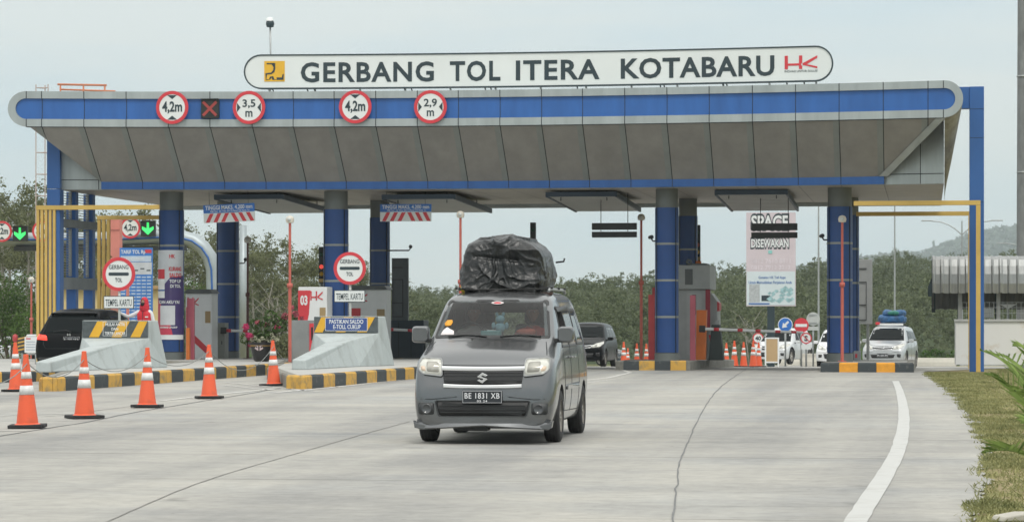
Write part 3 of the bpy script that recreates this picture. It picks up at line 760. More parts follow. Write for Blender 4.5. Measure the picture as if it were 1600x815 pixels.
# station: y, z_bottom, z_top, half width bottom, half width max, z of max, half width belt, z belt, half width top, top radius, crown
def body_mesh(st, ny=90):
    cols = list(zip(*st)); ys_ = cols[0]; y0, y1 = ys_[0], ys_[-1]
    S = []
    for i in range(ny + 1):
        u = i / ny; u = .5 - .5 * math.cos(PI * u) if True else u
        S.append(y0 + (y1 - y0) * (.55 * u + .45 * i / ny))
    rings = []
    for y in S:
        zb, zt_, wb, wm, zm, wbe, zbe, wt, rt, cr_ = [catmull(ys_, c, y) for c in cols[1:]]
        zbe = min(zbe, zt_ - rt - .01); zm = min(zm, zbe - .02)
        ctrl = [(0, zb), (wb - .06, zb)]
        pts = []
        def arc(p0, p1, p2, n): return [tuple(Vector(p0) * (1 - t) ** 2 + Vector(p1) * 2 * t * (1 - t) + Vector(p2) * t * t) for t in [k / n for k in range(n + 1)]]
        pts += [(0, zb), (wb * .5, zb)] + arc((wb - .07, zb), (wb, zb), (wb + .01, zb + .08), 4)
        q = [(wb + .01, zb + .08), (wm, zm), (wbe, zbe)]
        a = arc((wb + .01, zb + .08), (wm + (wm - (wb + wbe) / 2) * .9, zm), (wbe, zbe), 9)[1:]; pts += a
        tx, tz = wt, zt_
        d = Vector((wbe - tx, zbe - tz)); L_ = d.length; pe = Vector((tx, tz)) + d.normalized() * min(rt, L_ * .8)
        mid = Vector((wbe, zbe)).lerp(pe, .5); bul = .012 * min(1, L_ / .6)
        pts += [tuple(Vector((wbe, zbe)).lerp(pe, t) + Vector((bul * 4 * t * (1 - t), 0))) for t in (.17, .33, .5, .67, .83)]
        pts += arc(tuple(pe), (tx, tz), (tx - rt * 1.3, tz + cr_ * .35), 6)
        for t in (.25, .5, .75, 1): x = (tx - rt * 1.3) * (1 - t); pts.append((x, zt_ + cr_ * (.35 + .65 * (1 - (1 - t) ** 2))))
        rings.append((y, pts))
    n = len(rings[0][1]); mb = MB(); tot = 2 * n - 2
    for y, pts in rings:
        full = pts + [(-x, z) for x, z in pts[-2:0:-1]]
        mb.v += [(x, y, z) for x, z in full]
    for i in range(len(rings) - 1):
        for k in range(tot):
            k2 = (k + 1) % tot; mb.f.append((i * tot + k, i * tot + k2, (i + 1) * tot + k2, (i + 1) * tot + k)); mb.m.append(0); mb.sm.append(True)
    mb.f.append(tuple(range(tot))); mb.f.append(tuple((len(rings) - 1) * tot + k for k in range(tot - 1, -1, -1))); mb.m += [0, 0]; mb.sm += [True, True]
    return mb
def bvh_of(mb):
    return BVHTree.FromPolygons([Vector(v) for v in mb.v], mb.f)
def patch(bvh, pts, side, name, m, parent, off=.006, thick=.012, cuts=2, fill=None, mi=None, org=None):
    """project a closed outline on the body; side F/R (pts are x,z) or P/N for +x/-x flank (pts are y,z) or T top (x,y)"""
    bm = bmesh.new(); vs_ = [bm.verts.new((p[0], p[1], 0)) for p in pts]; bm.faces.new(vs_)
    bmesh.ops.triangulate(bm, faces=bm.faces[:])
    xs_ = [p[0] for p in pts]; ys_ = [p[1] for p in pts]
    step = .09
    for ax, lo, hi in ((0, min(xs_), max(xs_)), (1, min(ys_), max(ys_))):
        k = int((hi - lo) / step)
        for i in range(1, k + 1):
            co = [0, 0, 0]; co[ax] = lo + (hi - lo) * i / (k + 1); no = [0, 0, 0]; no[ax] = 1
            bmesh.ops.bisect_plane(bm, geom=bm.verts[:] + bm.edges[:] + bm.faces[:], plane_co=co, plane_no=no)
    dirs = {'F': Vector((0, 1, 0)), 'R': Vector((0, -1, 0)), 'P': Vector((-1, 0, 0)), 'N': Vector((1, 0, 0)), 'T': Vector((0, 0, -1))}[side]
    for v_ in bm.verts:
        a, b = v_.co.x, v_.co.y
        o = {'F': Vector((a, -3, b)), 'R': Vector((a, 9, b)), 'P': Vector((3, a, b)), 'N': Vector((-3, a, b)), 'T': Vector((a, b, 4))}[side]
        hit = bvh.ray_cast(o, dirs)
        if hit[0] is None:
            q = bvh.find_nearest(Vector((a, .3, b)) if side == 'F' else (Vector((a, 4, b)) if side == 'R' else Vector((1 if side == 'P' else -1, a, b))))
            co, nn = q[0], -dirs
        else: co, nn = hit[0], hit[1]
        if nn.dot(dirs) > 0: nn = -nn
        v_.co = co - dirs * off
    bmesh.ops.recalc_face_normals(bm, faces=bm.faces)
    f0 = bm.faces[0] if len(bm.faces) else None
    bm.normal_update()
    if sum((f_.normal.dot(dirs) * f_.calc_area()) for f_ in bm.faces) > 0: bmesh.ops.reverse_faces(bm, faces=bm.faces)
    me = bpy.data.meshes.new(name); bm.to_mesh(me); bm.free(); me.materials.append(m); me.polygons.foreach_set('use_smooth', [True] * len(me.polygons))
    o = bpy.data.objects.new(name, me); COL.objects.link(o)
    if parent is not None: o.parent = parent
    if thick: s = o.modifiers.new('thick', 'SOLIDIFY'); s.thickness = thick; s.offset = -1
    return o
def boolean_cut(o, cutters):
    for c in cutters:
        m_ = o.modifiers.new('cut', 'BOOLEAN'); m_.operation = 'DIFFERENCE'; m_.object = c; m_.solver = 'EXACT'
        bpy.context.view_layer.update(); dg = bpy.context.evaluated_depsgraph_get(); me = bpy.data.meshes.new_from_object(o.evaluated_get(dg))
        o.modifiers.clear(); old = o.data; o.data = me; bpy.data.meshes.remove(old); bpy.data.objects.remove(c)
    me.polygons.foreach_set('use_smooth', [True] * len(me.polygons)); me.set_sharp_from_angle(angle=R(32))
def cutter_box(pts, side, a, b, slot=1, mats=None):
    mb = MB()
    if side == 'y': mb.prism(pts, a, b, slot)
    else:
        n = len(pts); mb.v = [(a, p[0], p[1]) for p in pts] + [(b, p[0], p[1]) for p in pts]
        mb.f = [tuple(range(n)), tuple(range(2 * n - 1, n - 1, -1))] + [(i, n + i, n + (i + 1) % n, (i + 1) % n) for i in range(n)]
        mb.m = [slot] * (n + 2); mb.sm = [False] * (n + 2)
    return mb.build('cutter', mats)
def wheel(parent, x, y, r, wd, spokes=5, rimm=None, twin=True, steer=0):
    sx = 1 if x > 0 else -1
    ty = MB().lathe([(r * .62, -wd * .48), (r * .66, -wd / 2), (r * .90, -wd / 2), (r * .975, -wd * .44), (r, -wd * .34), (r, wd * .34), (r * .975, wd * .44), (r * .90, wd / 2), (r * .66, wd / 2), (r * .62, wd * .48)], 36, axis='X')
    for k in range(3): ty.lathe([(r * 1.003, -wd * .22 + k * wd * .22 - .004), (r * 1.003, -wd * .22 + k * wd * .22 + .004)], 36, 1, axis='X')
    w_ = ty.build('wheel', [M['rubber'], M['black']], parent, loc=(x, y, r)); w_.rotation_euler = (0, 0, steer)
    rm = MB(); ox = sx * wd * .36
    rm.lathe([(r * .63, -wd * .46), (r * .66, -wd * .46), (r * .60, -wd * .2), (r * .60, wd * .2), (r * .66, wd * .46), (r * .63, wd * .46)], 36, axis='X')
    rm.lathe([(0.001, ox), (r * .17, ox), (r * .17, ox - sx * .03)], 20, axis='X')
    for k in range(spokes):
        t = 2 * PI * k / spokes
        for dt in ((-.13, .13) if twin else (0,)):
            a = t + dt; d = Vector((0, math.cos(a), math.sin(a))); a2 = t + dt * 1.35; d2 = Vector((0, math.cos(a2), math.sin(a2))); nrm = Vector((0, -math.sin(a), math.cos(a)))
            p = d * r * .12; q = d2 * r * .62; hw = r * .045 if twin else r * .09
            vs_ = [p - nrm * hw, p + nrm * hw, q + nrm * hw, q - nrm * hw]
            rm.add([v_ + Vector((ox, 0, 0)) for v_ in vs_] + [v_ + Vector((ox - sx * .03, 0, 0)) for v_ in vs_], [(0, 1, 2, 3), (7, 6, 5, 4), (0, 4, 5, 1), (2, 6, 7, 3), (1, 5, 6, 2), (0, 3, 7, 4)])
    rm.build('rim', rimm or mat('alloy', (.62, .60, .56), .35, .5, .05), w_)
    dk = MB(); dk.disc((0, 0), r * .6, -.01, .01, 28); dk.v = [(p[1] + sx * wd * .1, p[0], p[2]) for p in dk.v]; dk.build('brake_disc', M['black'], w_)
    return w_
def plate(parent, text, x, y, z, w_=.43, h_=.135, sub=None, rx=0, face=-1):
    p = MB().box((0, 0, 0), (w_, .012, h_)); rim_ = MB()
    o = p.build('number_plate', mat('plate_black', (.02, .024, .03), .4), parent, loc=(x, y, z), bevel=.003)
    if face > 0: o.rotation_euler = (0, 0, PI)
    t = MB(); t.text(text, -w_ * .44, -h_ * .12 if sub else -h_ * .25, w_ * .88, h_ * .46, -.0075, bold=.008, depth=.002, spacing=1.12)
    if sub: t.text(sub, -w_ * .13, -h_ * .40, w_ * .26, h_ * .16, -.0075, bold=.01, depth=.002, spacing=1.1)
    t.build('characters', mat('plate_white', (.75, .76, .78), .4), o)
    f_ = MB(); hw, hh = w_ / 2 - .006, h_ / 2 - .006
    for c, d in (((0, -.007, hh), (w_ - .01, .002, .003)), ((0, -.007, -hh), (w_ - .01, .002, .003)), ((hw, -.007, 0), (.003, .002, h_ - .01)), ((-hw, -.007, 0), (.003, .002, h_ - .01))): f_.box(c, d)
    f_.build('border', MATS['plate_white'], o)
    return o
def mirror_part(parent, paintm, x, y, z, w_=.2, h_=.19, sx=1):
    mb = MB(); n = 7
    prof = rpoly([(-w_ / 2, -h_ / 2), (w_ / 2, -h_ / 2), (w_ / 2, h_ / 2), (-w_ / 2, h_ / 2)], .05, 5)
    rings = [(.0, .82, .78), (.015, .93, .92), (.05, 1, 1), (.12, 1.0, 1.0), (.14, .96, .95)]
    N = len(prof)
    for d, kx, kz in rings: mb.v += [(p[0] * kx, -.07 + d, p[1] * kz) for p in prof]
    for i in range(len(rings) - 1):
        for k in range(N): k2 = (k + 1) % N; mb.f.append((i * N + k, i * N + k2, (i + 1) * N + k2, (i + 1) * N + k)); mb.m.append(0); mb.sm.append(True)
    mb.f += [tuple(range(N)), tuple((len(rings) - 1) * N + k for k in range(N))]; mb.m += [0, 0]; mb.sm += [True, False]
    o = mb.build('side_mirror', paintm, parent, loc=(x, y, z), smooth_angle=40)
    a = MB(); a.box((-sx * (w_ / 2 + .02), .0, -h_ * .36), (.12, .07, .05)); a.build('mirror_arm', M['black'], o, bevel=.01)
    return o
def car(name, label, cat, st, loc, rz, paintm, spec, group=None):
    """generic vehicle. spec keys describe glass, lamps, etc."""
    t = thing(name, label, cat, loc, rz, group)
    mb = body_mesh(st, spec.get('ny', 70)); bv = bvh_of(mb)
    body = mb.build('body', [paintm, CABIN])
    cut = []
    r, wd, tx = spec['wheel']; 
    for y in spec['axles']:
        rr = r + spec.get('arch', .05)
        pts = [(y + rr * math.cos(2 * PI * k / 28), r + .02 + rr * math.sin(2 * PI * k / 28)) for k in range(28)]
        for sx in (-1, 1): cut.append(cutter_box(pts, 'x', sx * (tx - .16), sx * 1.3, 1, [paintm, CABIN]))
    for c in spec.get('cuts', []): cut.append(cutter_box(*c, 1, [paintm, CABIN]))
    boolean_cut(body, cut); body.parent = t
    for y in spec['axles']:
        for sx in (-1, 1): wheel(t, sx * tx, y, r, wd, spec.get('spokes', 5), twin=spec.get('twin', True))
    mats = dict(glass=TINT, lamp=LAMP, **{k: M[k] for k in ('black', 'chrome', 'red', 'white')}, paint=paintm)
    for nm, side, pts, m_, off, th in spec['patches']:
        patch(bv, pts, side, nm, mats[m_] if isinstance(m_, str) else m_, t, off, th)
    return t, bv, body
def mat_lamp():
    m = bpy.data.materials.new('headlamp_lens'); m.use_nodes = True; b = m.node_tree.nodes['Principled BSDF']
    b.inputs['Base Color'].default_value = (.58, .58, .53, 1); b.inputs['Roughness'].default_value = .2; b.inputs['Coat Weight'].default_value = .5; b.inputs['Metallic'].default_value = 0
    return m
LAMP = mat_lamp()
mir = lambda pts: [(-a, b) for a, b in pts][::-1]

# ---- the grey van in front
VP = PAINT('van_grey_paint', (.165, .172, .178), .80, .22)
VST = [ # y    zb   zt    wb   wm   zm   wbe  zbe  wt   rt  crown
 (0.00, .22, .615, .66, .70, .42, .69, .56, .64, .03, .004),
 (0.03, .215, .72, .72, .755, .44, .735, .64, .68, .04, .008),
 (0.08, .21, .88, .755, .79, .46, .765, .78, .70, .05, .015),
 (0.16, .21, .975, .775, .812, .50, .785, .88, .70, .07, .03),
 (0.30, .21, 1.03, .78, .826, .56, .80, .94, .715, .07, .05),
 (0.60, .21, 1.115, .78, .830, .60, .805, 1.0, .73, .06, .055),
 (0.84, .21, 1.195, .78, .830, .60, .805, 1.04, .725, .05, .05),
 (1.10, .21, 1.385, .78, .830, .60, .803, 1.06, .69, .06, .05),
 (1.38, .21, 1.60, .78, .830, .60, .800, 1.08, .648, .08, .05),
 (1.60, .21, 1.705, .78, .830, .60, .800, 1.08, .632, .10, .05),
 (2.00, .21, 1.745, .78, .830, .60, .800, 1.08, .635, .11, .05),
 (3.30, .21, 1.745, .78, .830, .60, .800, 1.08, .632, .11, .05),
 (3.85, .23, 1.70, .775, .825, .60, .795, 1.08, .62, .10, .045),
 (4.06, .26, 1.52, .76, .81, .60, .78, 1.06, .63, .09, .03),
 (4.155, .30, 1.10, .70, .76, .60, .74, .90, .66, .06, .01)]
wsh = rpoly([(-.672, 1.225), (.672, 1.225), (.585, 1.655), (-.585, 1.655)], .035)
DUKE = dict(wheel=(.305, .185, .735), axles=(.80, 3.425), ny=110, arch=.045, spokes=6, twin=True,
 cuts=[([(-.62, 1.235), (.62, 1.235), (.545, 1.635), (-.545, 1.635)], 'y', .7, 1.9),
       ([(-.70, .95), (.70, .95), (.585, 1.64), (-.585, 1.64)], 'y', 1.55, 3.86),
       ([(-.50, 1.16), (.50, 1.16), (.45, 1.52), (-.45, 1.52)], 'y', 3.8, 4.6),
       ([(1.28, 1.13), (1.92, 1.13), (1.92, 1.55), (1.55, 1.55)], 'x', -1.2, 1.2),
       ([(2.0, 1.13), (2.78, 1.13), (2.78, 1.55), (2.0, 1.55)], 'x', -1.2, 1.2),
       ([(2.9, 1.15), (3.66, 1.15), (3.58, 1.53), (2.9, 1.53)], 'x', -1.2, 1.2)], patches=[])
vloc = W(754, 690, 32.9); vloc.z = 0.004
vx = vloc.x; VRZ = R(1.1)
def vpos(dx, dy, z): q = Matrix.Rotation(VRZ, 3, 'Z') @ Vector((dx, dy, 0)); return (vx + q.x, vloc.y + q.y, z)
van, VB, vbody = car('minivan', 'dark grey minivan driving toward the camera with a tarpaulin covered load on its roof', 'minivan', VST, (vx, vloc.y, .004), VRZ, VP, DUKE)
WG = glass('windscreen_glass', (.56, .60, .60), .75)
SG = glass('side_glass', (.5, .53, .53))
blk = M['black']
patch(VB, wsh, 'F', 'windscreen', WG, van, .004, 0)
# black surround of the windscreen
def frame_poly(bv, outer, inner, side, name, m, parent, off=.003, thick=.004):
    n = len(outer); bm = bmesh.new()
    vo = [bm.verts.new((p[0], p[1], 0)) for p in outer]; vi = [bm.verts.new((p[0], p[1], 0)) for p in inner]
    for i in range(n):
        j = (i + 1) % n; bm.faces.new((vo[i], vo[j], vi[j], vi[i]))
    bmesh.ops.subdivide_edges(bm, edges=bm.edges[:], cuts=2, use_grid_fill=True)
    d = {'F': Vector((0, 1, 0)), 'R': Vector((0, -1, 0)), 'P': Vector((-1, 0, 0)), 'N': Vector((1, 0, 0))}[side]
    for v_ in bm.verts:
        a, b = v_.co.x, v_.co.y; o = {'F': Vector((a, -3, b)), 'R': Vector((a, 9, b)), 'P': Vector((3, a, b)), 'N': Vector((-3, a, b))}[side]
        h = bv.ray_cast(o, d); v_.co = (h[0] if h[0] is not None else o + d * 3) - d * off
    bm.normal_update()
    if sum(f_.normal.dot(d) for f_ in bm.faces) > 0: bmesh.ops.reverse_faces(bm, faces=bm.faces)
    me = bpy.data.meshes.new(name); bm.to_mesh(me); bm.free(); me.materials.append(m); me.polygons.foreach_set('use_smooth', [True] * len(me.polygons))
    o = bpy.data.objects.new(name, me); COL.objects.link(o); o.parent = parent
    s = o.modifiers.new('thick', 'SOLIDIFY'); s.thickness = thick; s.offset = -1; return o
def scale_poly(p, k, dz=0):
    cx = sum(a for a, b in p) / len(p); cz = sum(b for a, b in p) / len(p); return [(cx + (a - cx) * k[0], cz + (b - cz) * k[1] + dz) for a, b in p]
frame_poly(VB, scale_poly(wsh, (1.03, 1.06)), scale_poly(wsh, (.985, .935)), 'F', 'windscreen_seal', blk, van, .006)
# hood shut line
def line_on(bv, pts, side, name, m, parent, wdt=.008, off=.0035, thick=.003):
    return patch(bv, stroke(pts, wdt), side, name, m, parent, off, thick)
line_on(VB, [(-.655, 1.17), (-.70, 1.06), (-.72, .985), (-.655, .93), (-.50, .905), (0, .90), (.50, .905), (.655, .93), (.72, .985), (.70, 1.06), (.655, 1.17)], 'F', 'bonnet_gap', M['seam'], van, .010)
# headlights
hl = rpoly([(.475, .785), (.70, .81), (.765, .865), (.755, .985), (.72, .995), (.50, .985), (.485, .95)], .03, 4)
for pts, sgn in ((hl, 1), (mir(hl), -1)):
    h = patch(VB, pts, 'F', 'headlight', LAMP, van, .026, .05)
    cx = .60 * sgn
    # housing details: reflector bowl, bulb cover and dark rim
    hin = rpoly([(.505, .825), (.655, .835), (.665, .955), (.525, .945)], .025, 4); hin = hin if sgn > 0 else mir(hin)
    patch(VB, hin, 'F', 'reflector', mat('reflector_beige', (.40, .39, .35), .25, .3, .1), h, .0285, .002)
    tl = rpoly([(.665, .835), (.725, .85), (.735, .90), (.68, .895)], .02, 4); tl = tl if sgn > 0 else mir(tl)
    patch(VB, tl, 'F', 'turn_lamp', mat('lamp_warm', (.66, .52, .40) if sgn > 0 else (.66, .52, .40), .2, 0, .05), h, .0285, .002)
    frame_poly(VB, scale_poly(pts, (1.05, 1.08)), scale_poly(pts, (.96, .94)), 'F', 'lamp_rim', mat('lamp_rim', (.30, .31, .31), .35, .4), h, .029)
# grille
gr = rpoly([(-.475, .885), (.475, .885), (.445, .665), (-.445, .665)], .02)
patch(VB, gr, 'F', 'grille', mat('grille_black', (.012, .013, .014), .5), van, .012, .02)
def bar(bv, name, x0, x1, z0, z1, m, parent, off=.03, n=12, curve=0.0, slope=0, thick=.03):
    pts = [(x0 + (x1 - x0) * k / n, z1 + curve * (1 - (2 * k / n - 1) ** 2)) for k in range(n + 1)] + [(x1 - (x1 - x0) * k / n, z0 + curve * (1 - (2 * k / n - 1) ** 2)) for k in range(n + 1)]
    return patch(bv, pts, 'F', name, m, parent, off, thick)
def bar2(bv, name, hw, z, h, m, parent, off, drop=0.0):
    n = 20; mb_ = MB(); ys_ = []
    for k in range(n + 1):
        x = -hw + 2 * hw * k / n; ys_.append(bv.ray_cast(Vector((x, -3, z)), Vector((0, 1, 0)))[0].y)
    c0 = ys_[n // 2]; kq = (ys_[0] - c0)
    for k in range(n + 1):
        u = 2 * k / n - 1; x = hw * u; y = c0 + kq * u * u - off; zz_ = z - drop * (1 - u * u) * -1 * -1
        for dy, dz in ((.006, -h / 2), (0, -h * .32), (0, h * .32), (.006, h / 2), (.05, h / 2), (.05, -h / 2)): mb_.v.append((x, y + dy, zz_ + dz))
    for k in range(n):
        for q in range(6): mb_.f.append((k * 6 + q, k * 6 + (q + 1) % 6, k * 6 + 6 + (q + 1) % 6, k * 6 + 6 + q)); mb_.m.append(0); mb_.sm.append(False)
    mb_.f += [tuple(range(6)), tuple(n * 6 + q for q in range(6))]; mb_.m += [0, 0]; mb_.sm += [False, False]
    return mb_.build(name, m, parent, smooth_angle=35)
CHR = mat('chrome_trim', (.86, .87, .88), .30, .6, .02)
bar2(VB, 'chrome_bar', .482, .872, .048, CHR, van, .030, drop=.006)
bar2(VB, 'chrome_bar', .452, .672, .040, CHR, van, .036, drop=.012)
for z in (.735, .785, .82): bar2(VB, 'grille_slat', .45, z, .012, mat('slat_dark', (.05, .052, .055), .35, .3), van, .018)
# emblem: angular S in chrome
y_e = VB.ray_cast(Vector((0, -3, .76)), Vector((0, 1, 0)))[0].y - .05
S_ = [(-.062, .012), (0.0, .062), (.062, .030), (.036, .014), (.004, .030), (-.014, .014), (.062, -.012 + .0), (.0, -.062), (-.062, -.030), (-.036, -.014), (-.004, -.030), (.014, -.014)]
eb_ = MB().prism([(a, .762 + b) for a, b in S_], y_e - .012, y_e + .012); eb_.build('emblem', M['chrome'], van, bevel=.003)
# bumper details
lg_ = rpoly([(-.545, .495), (.505 + .04, .495), (.50, .325), (-.50, .325)], .03)
patch(VB, lg_, 'F', 'lower_grille', MATS['grille_black'], van, .006, .01)
frame_poly(VB, scale_poly(lg_, (1.03, 1.12)), lg_, 'F', 'grille_frame', mat('trim_dark_grey', (.035, .038, .04), .5), van, .012)
for z in (.365, .405, .445): bar2(VB, 'lower_slat', .49, z, .009, mat('slat_mid', (.03, .032, .034), .5), van, .012)
for sx in (-1, 1):
    rec = rpoly([(sx * .565, .475), (sx * .755, .475), (sx * .75, .34), (sx * .565, .34)], .03)
    if sx < 0: rec = rec[::-1]
    patch(VB, rec, 'F', 'fog_recess', MATS['trim_dark_grey'], van, .004, .006)
    hy = VB.ray_cast(Vector((sx * .65, -3, .405)), Vector((0, 1, 0)))[0].y
    fg = MB().lathe([(.060, .0), (.058, -.014), (.046, -.016), (.044, -.004), (.001, -.010)], 26, axis='Y').build('fog_light', mat('fog_glass', (.05, .055, .06), .08, 0, .1, spec=.9), van, loc=(sx * .65, hy - .006, .405))
    line_on(VB, [(sx * .30, .545), (sx * .60, .515), (sx * .80, .525)], 'F', 'bumper_crease', mat('crease_dark', (.04, .043, .046), .4, .3), van, .010, .004)
plate(van, 'BE 1831 XB', .0, -.035, .545, .46, .145, '05 24', 0)
# lip spoiler
mb = MB()
lip = [(-.815, .0 + .22), (-.80, -.02), (-.74, -.05), (-.35, -.06)]
def lip_half(sx):
    top = [(sx * a, b) for a, b in [(.785, .27), (.78, .09), (.745, .035), (.45, .0), (.12, -.006), (0, -.006)]]
    zt_ = [.30, .275, .250, .240, .240, .240]; zb2 = [.185, .165, .165, .178, .198, .205]
    o = len(mb.v)
    for (x, y), a, b in zip(top, zt_, zb2): mb.v += [(x, y, a), (x * .99, y - .02, b + .015), (x * .97, y, b), (x * .93, y + .12, a - .01)]
    for i in range(5):
        for q in range(4): mb.f.append((o + 4 * i + q, o + 4 * i + (q + 1) % 4, o + 4 * i + 4 + (q + 1) % 4, o + 4 * i + 4 + q)); mb.m.append(0); mb.sm.append(False)
    mb.f.append((o, o + 1, o + 2, o + 3)); mb.m.append(0); mb.sm.append(False)
lip_half(1); lip_half(-1); mb.build('front_spoiler', VP, van, smooth_angle=40)
for sx in (-1, 1):
    MB().prism([(sx * .0, 0), (sx * .13, .02), (sx * .145, .105), (sx * .10, .075), (0, .055)], -.02, .1).build('spoiler_fin', VP, van, loc=(sx * .665, .03, .165), bevel=.006)
mb = MB(); mb.box((0, .75, .20), (1.1, .9, .06)); mb.box((-.15, .35, .18), (.35, .3, .07)); mb.tube([(-.5, .8, .21), (.5, .8, .21)], .04, 8); mb.tube([(.35, 1.2, .2), (.3, 3.6, .22)], .035, 8); mb.box((0, 3.4, .27), (1.2, .12, .1))
mb.build('underbody', blk, van)
# mirrors, wipers, handles, side trim, glass
mirror_part(van, VP, .865, .93, 1.255, .195, .19, 1); mirror_part(van, VP, -.865, .93, 1.255, .205, .195, -1)
for (x0, x1) in ((.10, .58), (-.52, -.10 + .04)):
    pts = []
    for k in range(7):
        x = x0 + (x1 - x0) * k / 6; z = 1.232 + .018 * math.sin(PI * k / 6); y = VB.ray_cast(Vector((x, -3, z)), Vector((0, 1, 0)))[0].y - .025; pts.append((x, y, z))
    wm = MB().tube(pts, .009, 6); wm.tube([pts[3], (pts[3][0] + .18, pts[3][1] - .02, 1.205)], .008, 6); wm.build('wiper', blk, van)
for x in (-.22, .22):
    z = VB.ray_cast(Vector((x, .72, 3)), Vector((0, 0, -1)))[0].z; MB().lathe([(.012, 0), (.012, .012), (.001, .016)], 8).build('washer_nozzle', blk, van, loc=(x, .72, z))
for sd, sx in (('P', 1), ('N', -1)):
    for nm, pts in (('front_window', [(1.22, 1.11), (1.93, 1.11), (1.93, 1.58), (1.55, 1.58)]), ('rear_window', [(1.99, 1.11), (2.80, 1.11), (2.80, 1.58), (1.99, 1.58)]), ('cargo_window', [(2.88, 1.13), (3.70, 1.13), (3.60, 1.56), (2.88, 1.56)])):
        if nm == 'front_window' and sx == 1:        # wound down half way: rain visor and lowered pane
            patch(VB, rpoly([(1.22, 1.11), (1.93, 1.11), (1.93, 1.30), (1.33, 1.30)], .02), sd, nm, SG, van, .004, .004)
        else: patch(VB, rpoly(pts, .03), sd, nm, SG, van, .004, .004)
        frame_poly(VB, scale_poly(rpoly(pts, .03), (1.04, 1.06)), scale_poly(rpoly(pts, .03), (.95, .92)), sd, 'window_seal', blk, van, .006)
    patch(VB, [(1.50, 1.575), (2.80, 1.60), (2.80, 1.54), (1.56, 1.525)], sd, 'rain_visor', blk, van, .012, .006)
    for pts in ([(1.30, .35), (1.22, .55), (1.20, 1.08)], [(1.96, .33), (1.96, 1.60)], [(2.84, .33), (2.84, .6), (2.86, 1.10)], [(1.25, .35), (2.84, .33)]):
        line_on(VB, pts, sd, 'door_gap', M['seam'], van, .009, .003)
    for y in (1.80, 2.08):
        x = VB.ray_cast(Vector((3 * sx, y, .98)), Vector((-sx, 0, 0)))[0].x; MB().tube([(x, y - .09, .98), (x + sx * .035, y - .06, .98), (x + sx * .035, y + .06, .98), (x, y + .09, .98)], .013, 6).build('door_handle', VP, van)
    patch(VB, [(1.35, .60), (2.80, .60), (2.80, .66), (1.35, .66)], sd, 'side_moulding', VP, van, .014, .02)
# roof rack rails and bars
for sx in (-1, 1): MB().tube([(sx * .56, 1.85, 1.77), (sx * .56, 1.92, 1.80), (sx * .56, 3.6, 1.80), (sx * .56, 3.7, 1.76)], .018, 8).build('roof_rail', M['steel'], van)
for y in (1.95, 2.75, 3.45): MB().box((0, y, 1.815), (1.20, .05, .025)).build('rack_bar', blk, van, bevel=.005)
# interior: dash, seats, wheel, hanging toy, stickers
mb = MB(); mb.box((0, 1.20, 1.13), (1.24, .5, .22)); mb.box((-.36, 1.22, 1.25), (.34, .22, .05)); mb.build('dashboard', CABIN, van, bevel=.03)
SEAT = mat('seat_cloth', (.10, .105, .11), .9, 0, .15, 8)
for x, y in ((-.36, 2.05), (.36, 2.05), (-.36, 2.9), (.36, 2.9)):
    s_o = MB().box((x, y, 1.13), (.46, .16, .5)).build('seat', SEAT, van, bevel=.05); MB().box((x, y + .02, 1.45), (.24, .1, .14)).build('headrest', SEAT, s_o, bevel=.03)
MB().lathe([(.18 + .014 * math.cos(2 * PI * k / 8), .014 * math.sin(2 * PI * k / 8)) for k in range(9)], 24, axis='Y').build('steering_wheel', blk, van, loc=(-.36, 1.50, 1.22))
def sticker(pts, m_, z=0): patch(VB, pts, 'F', 'sticker', m_, van, .012, .001)
sticker(rpoly([(-.585, 1.355), (-.52, 1.36), (-.50, 1.40), (-.515, 1.43), (-.575, 1.425), (-.60, 1.39)], .01), mat('sticker_orange', (.75, .33, .02), .5))
sticker(rpoly([(-.625, 1.25), (-.46, 1.255), (-.47, 1.30), (-.52, 1.32), (-.56, 1.345), (-.60, 1.31)], .01), mat('sticker_white', (.75, .70, .70), .5))
sticker([(-.615, 1.26), (-.465, 1.265), (-.468, 1.285), (-.612, 1.28)], M['red'])
sticker([( .075 * math.cos(2 * PI * k / 20), 1.632 + .018 * math.sin(2 * PI * k / 20)) for k in range(20)], mat('sticker_pale', (.65, .60, .60), .5))
sticker([( .045 * math.cos(2 * PI * k / 20), 1.632 + .010 * math.sin(2 * PI * k / 20)) for k in range(20)], M['red'])
# rear lamps
for sd in (mir([(.62, .80), (.77, .80), (.76, 1.3), (.66, 1.3)]), [(.62, .80), (.77, .80), (.76, 1.3), (.66, 1.3)]): patch(VB, sd, 'R', 'tail_lamp', M['red'], van, .01, .02)

def blob(name, m, dims, center, parent=None, amp=.05, fr=2.0, sub=5, flat=True, seed=0, p=3.2, ridge=.5, creases=0):
    bm = bmesh.new(); bmesh.ops.create_icosphere(bm, subdivisions=sub, radius=1)
    for v_ in bm.verts:
        d = v_.co.normalized(); k = (abs(d.x) ** p + abs(d.y) ** p + abs(d.z) ** p) ** (-1 / p); q = d * k
        co = Vector((q.x * dims[0] / 2, q.y * dims[1] / 2, q.z * dims[2] / 2))
        s = Vector((seed, seed * 2, 0)) + co * fr
        n1 = noise.noise(s) ; wv = Vector((noise.noise(s * .9 + Vector((5, 0, 0))), 0, noise.noise(s * .9 + Vector((0, 9, 0))))) * .9
        n2 = 1 - abs(noise.noise((s + wv) * 2.1)) * 2.4; n3 = 1 - abs(noise.noise(s * 4.7 + wv * 2)) * 2.2
        f_ = amp * (n1 * 1.1 + ridge * .55 * n2 + ridge * .25 * n3)
        co = co + d * f_
        v_.co = co + Vector(center)
    me = bpy.data.meshes.new(name); bm.to_mesh(me); bm.free(); me.materials.append(m); me.polygons.foreach_set('use_smooth', [True] * len(me.polygons))
    o = bpy.data.objects.new(name, me); COL.objects.link(o)
    if parent is not None: o.parent = parent
    return o
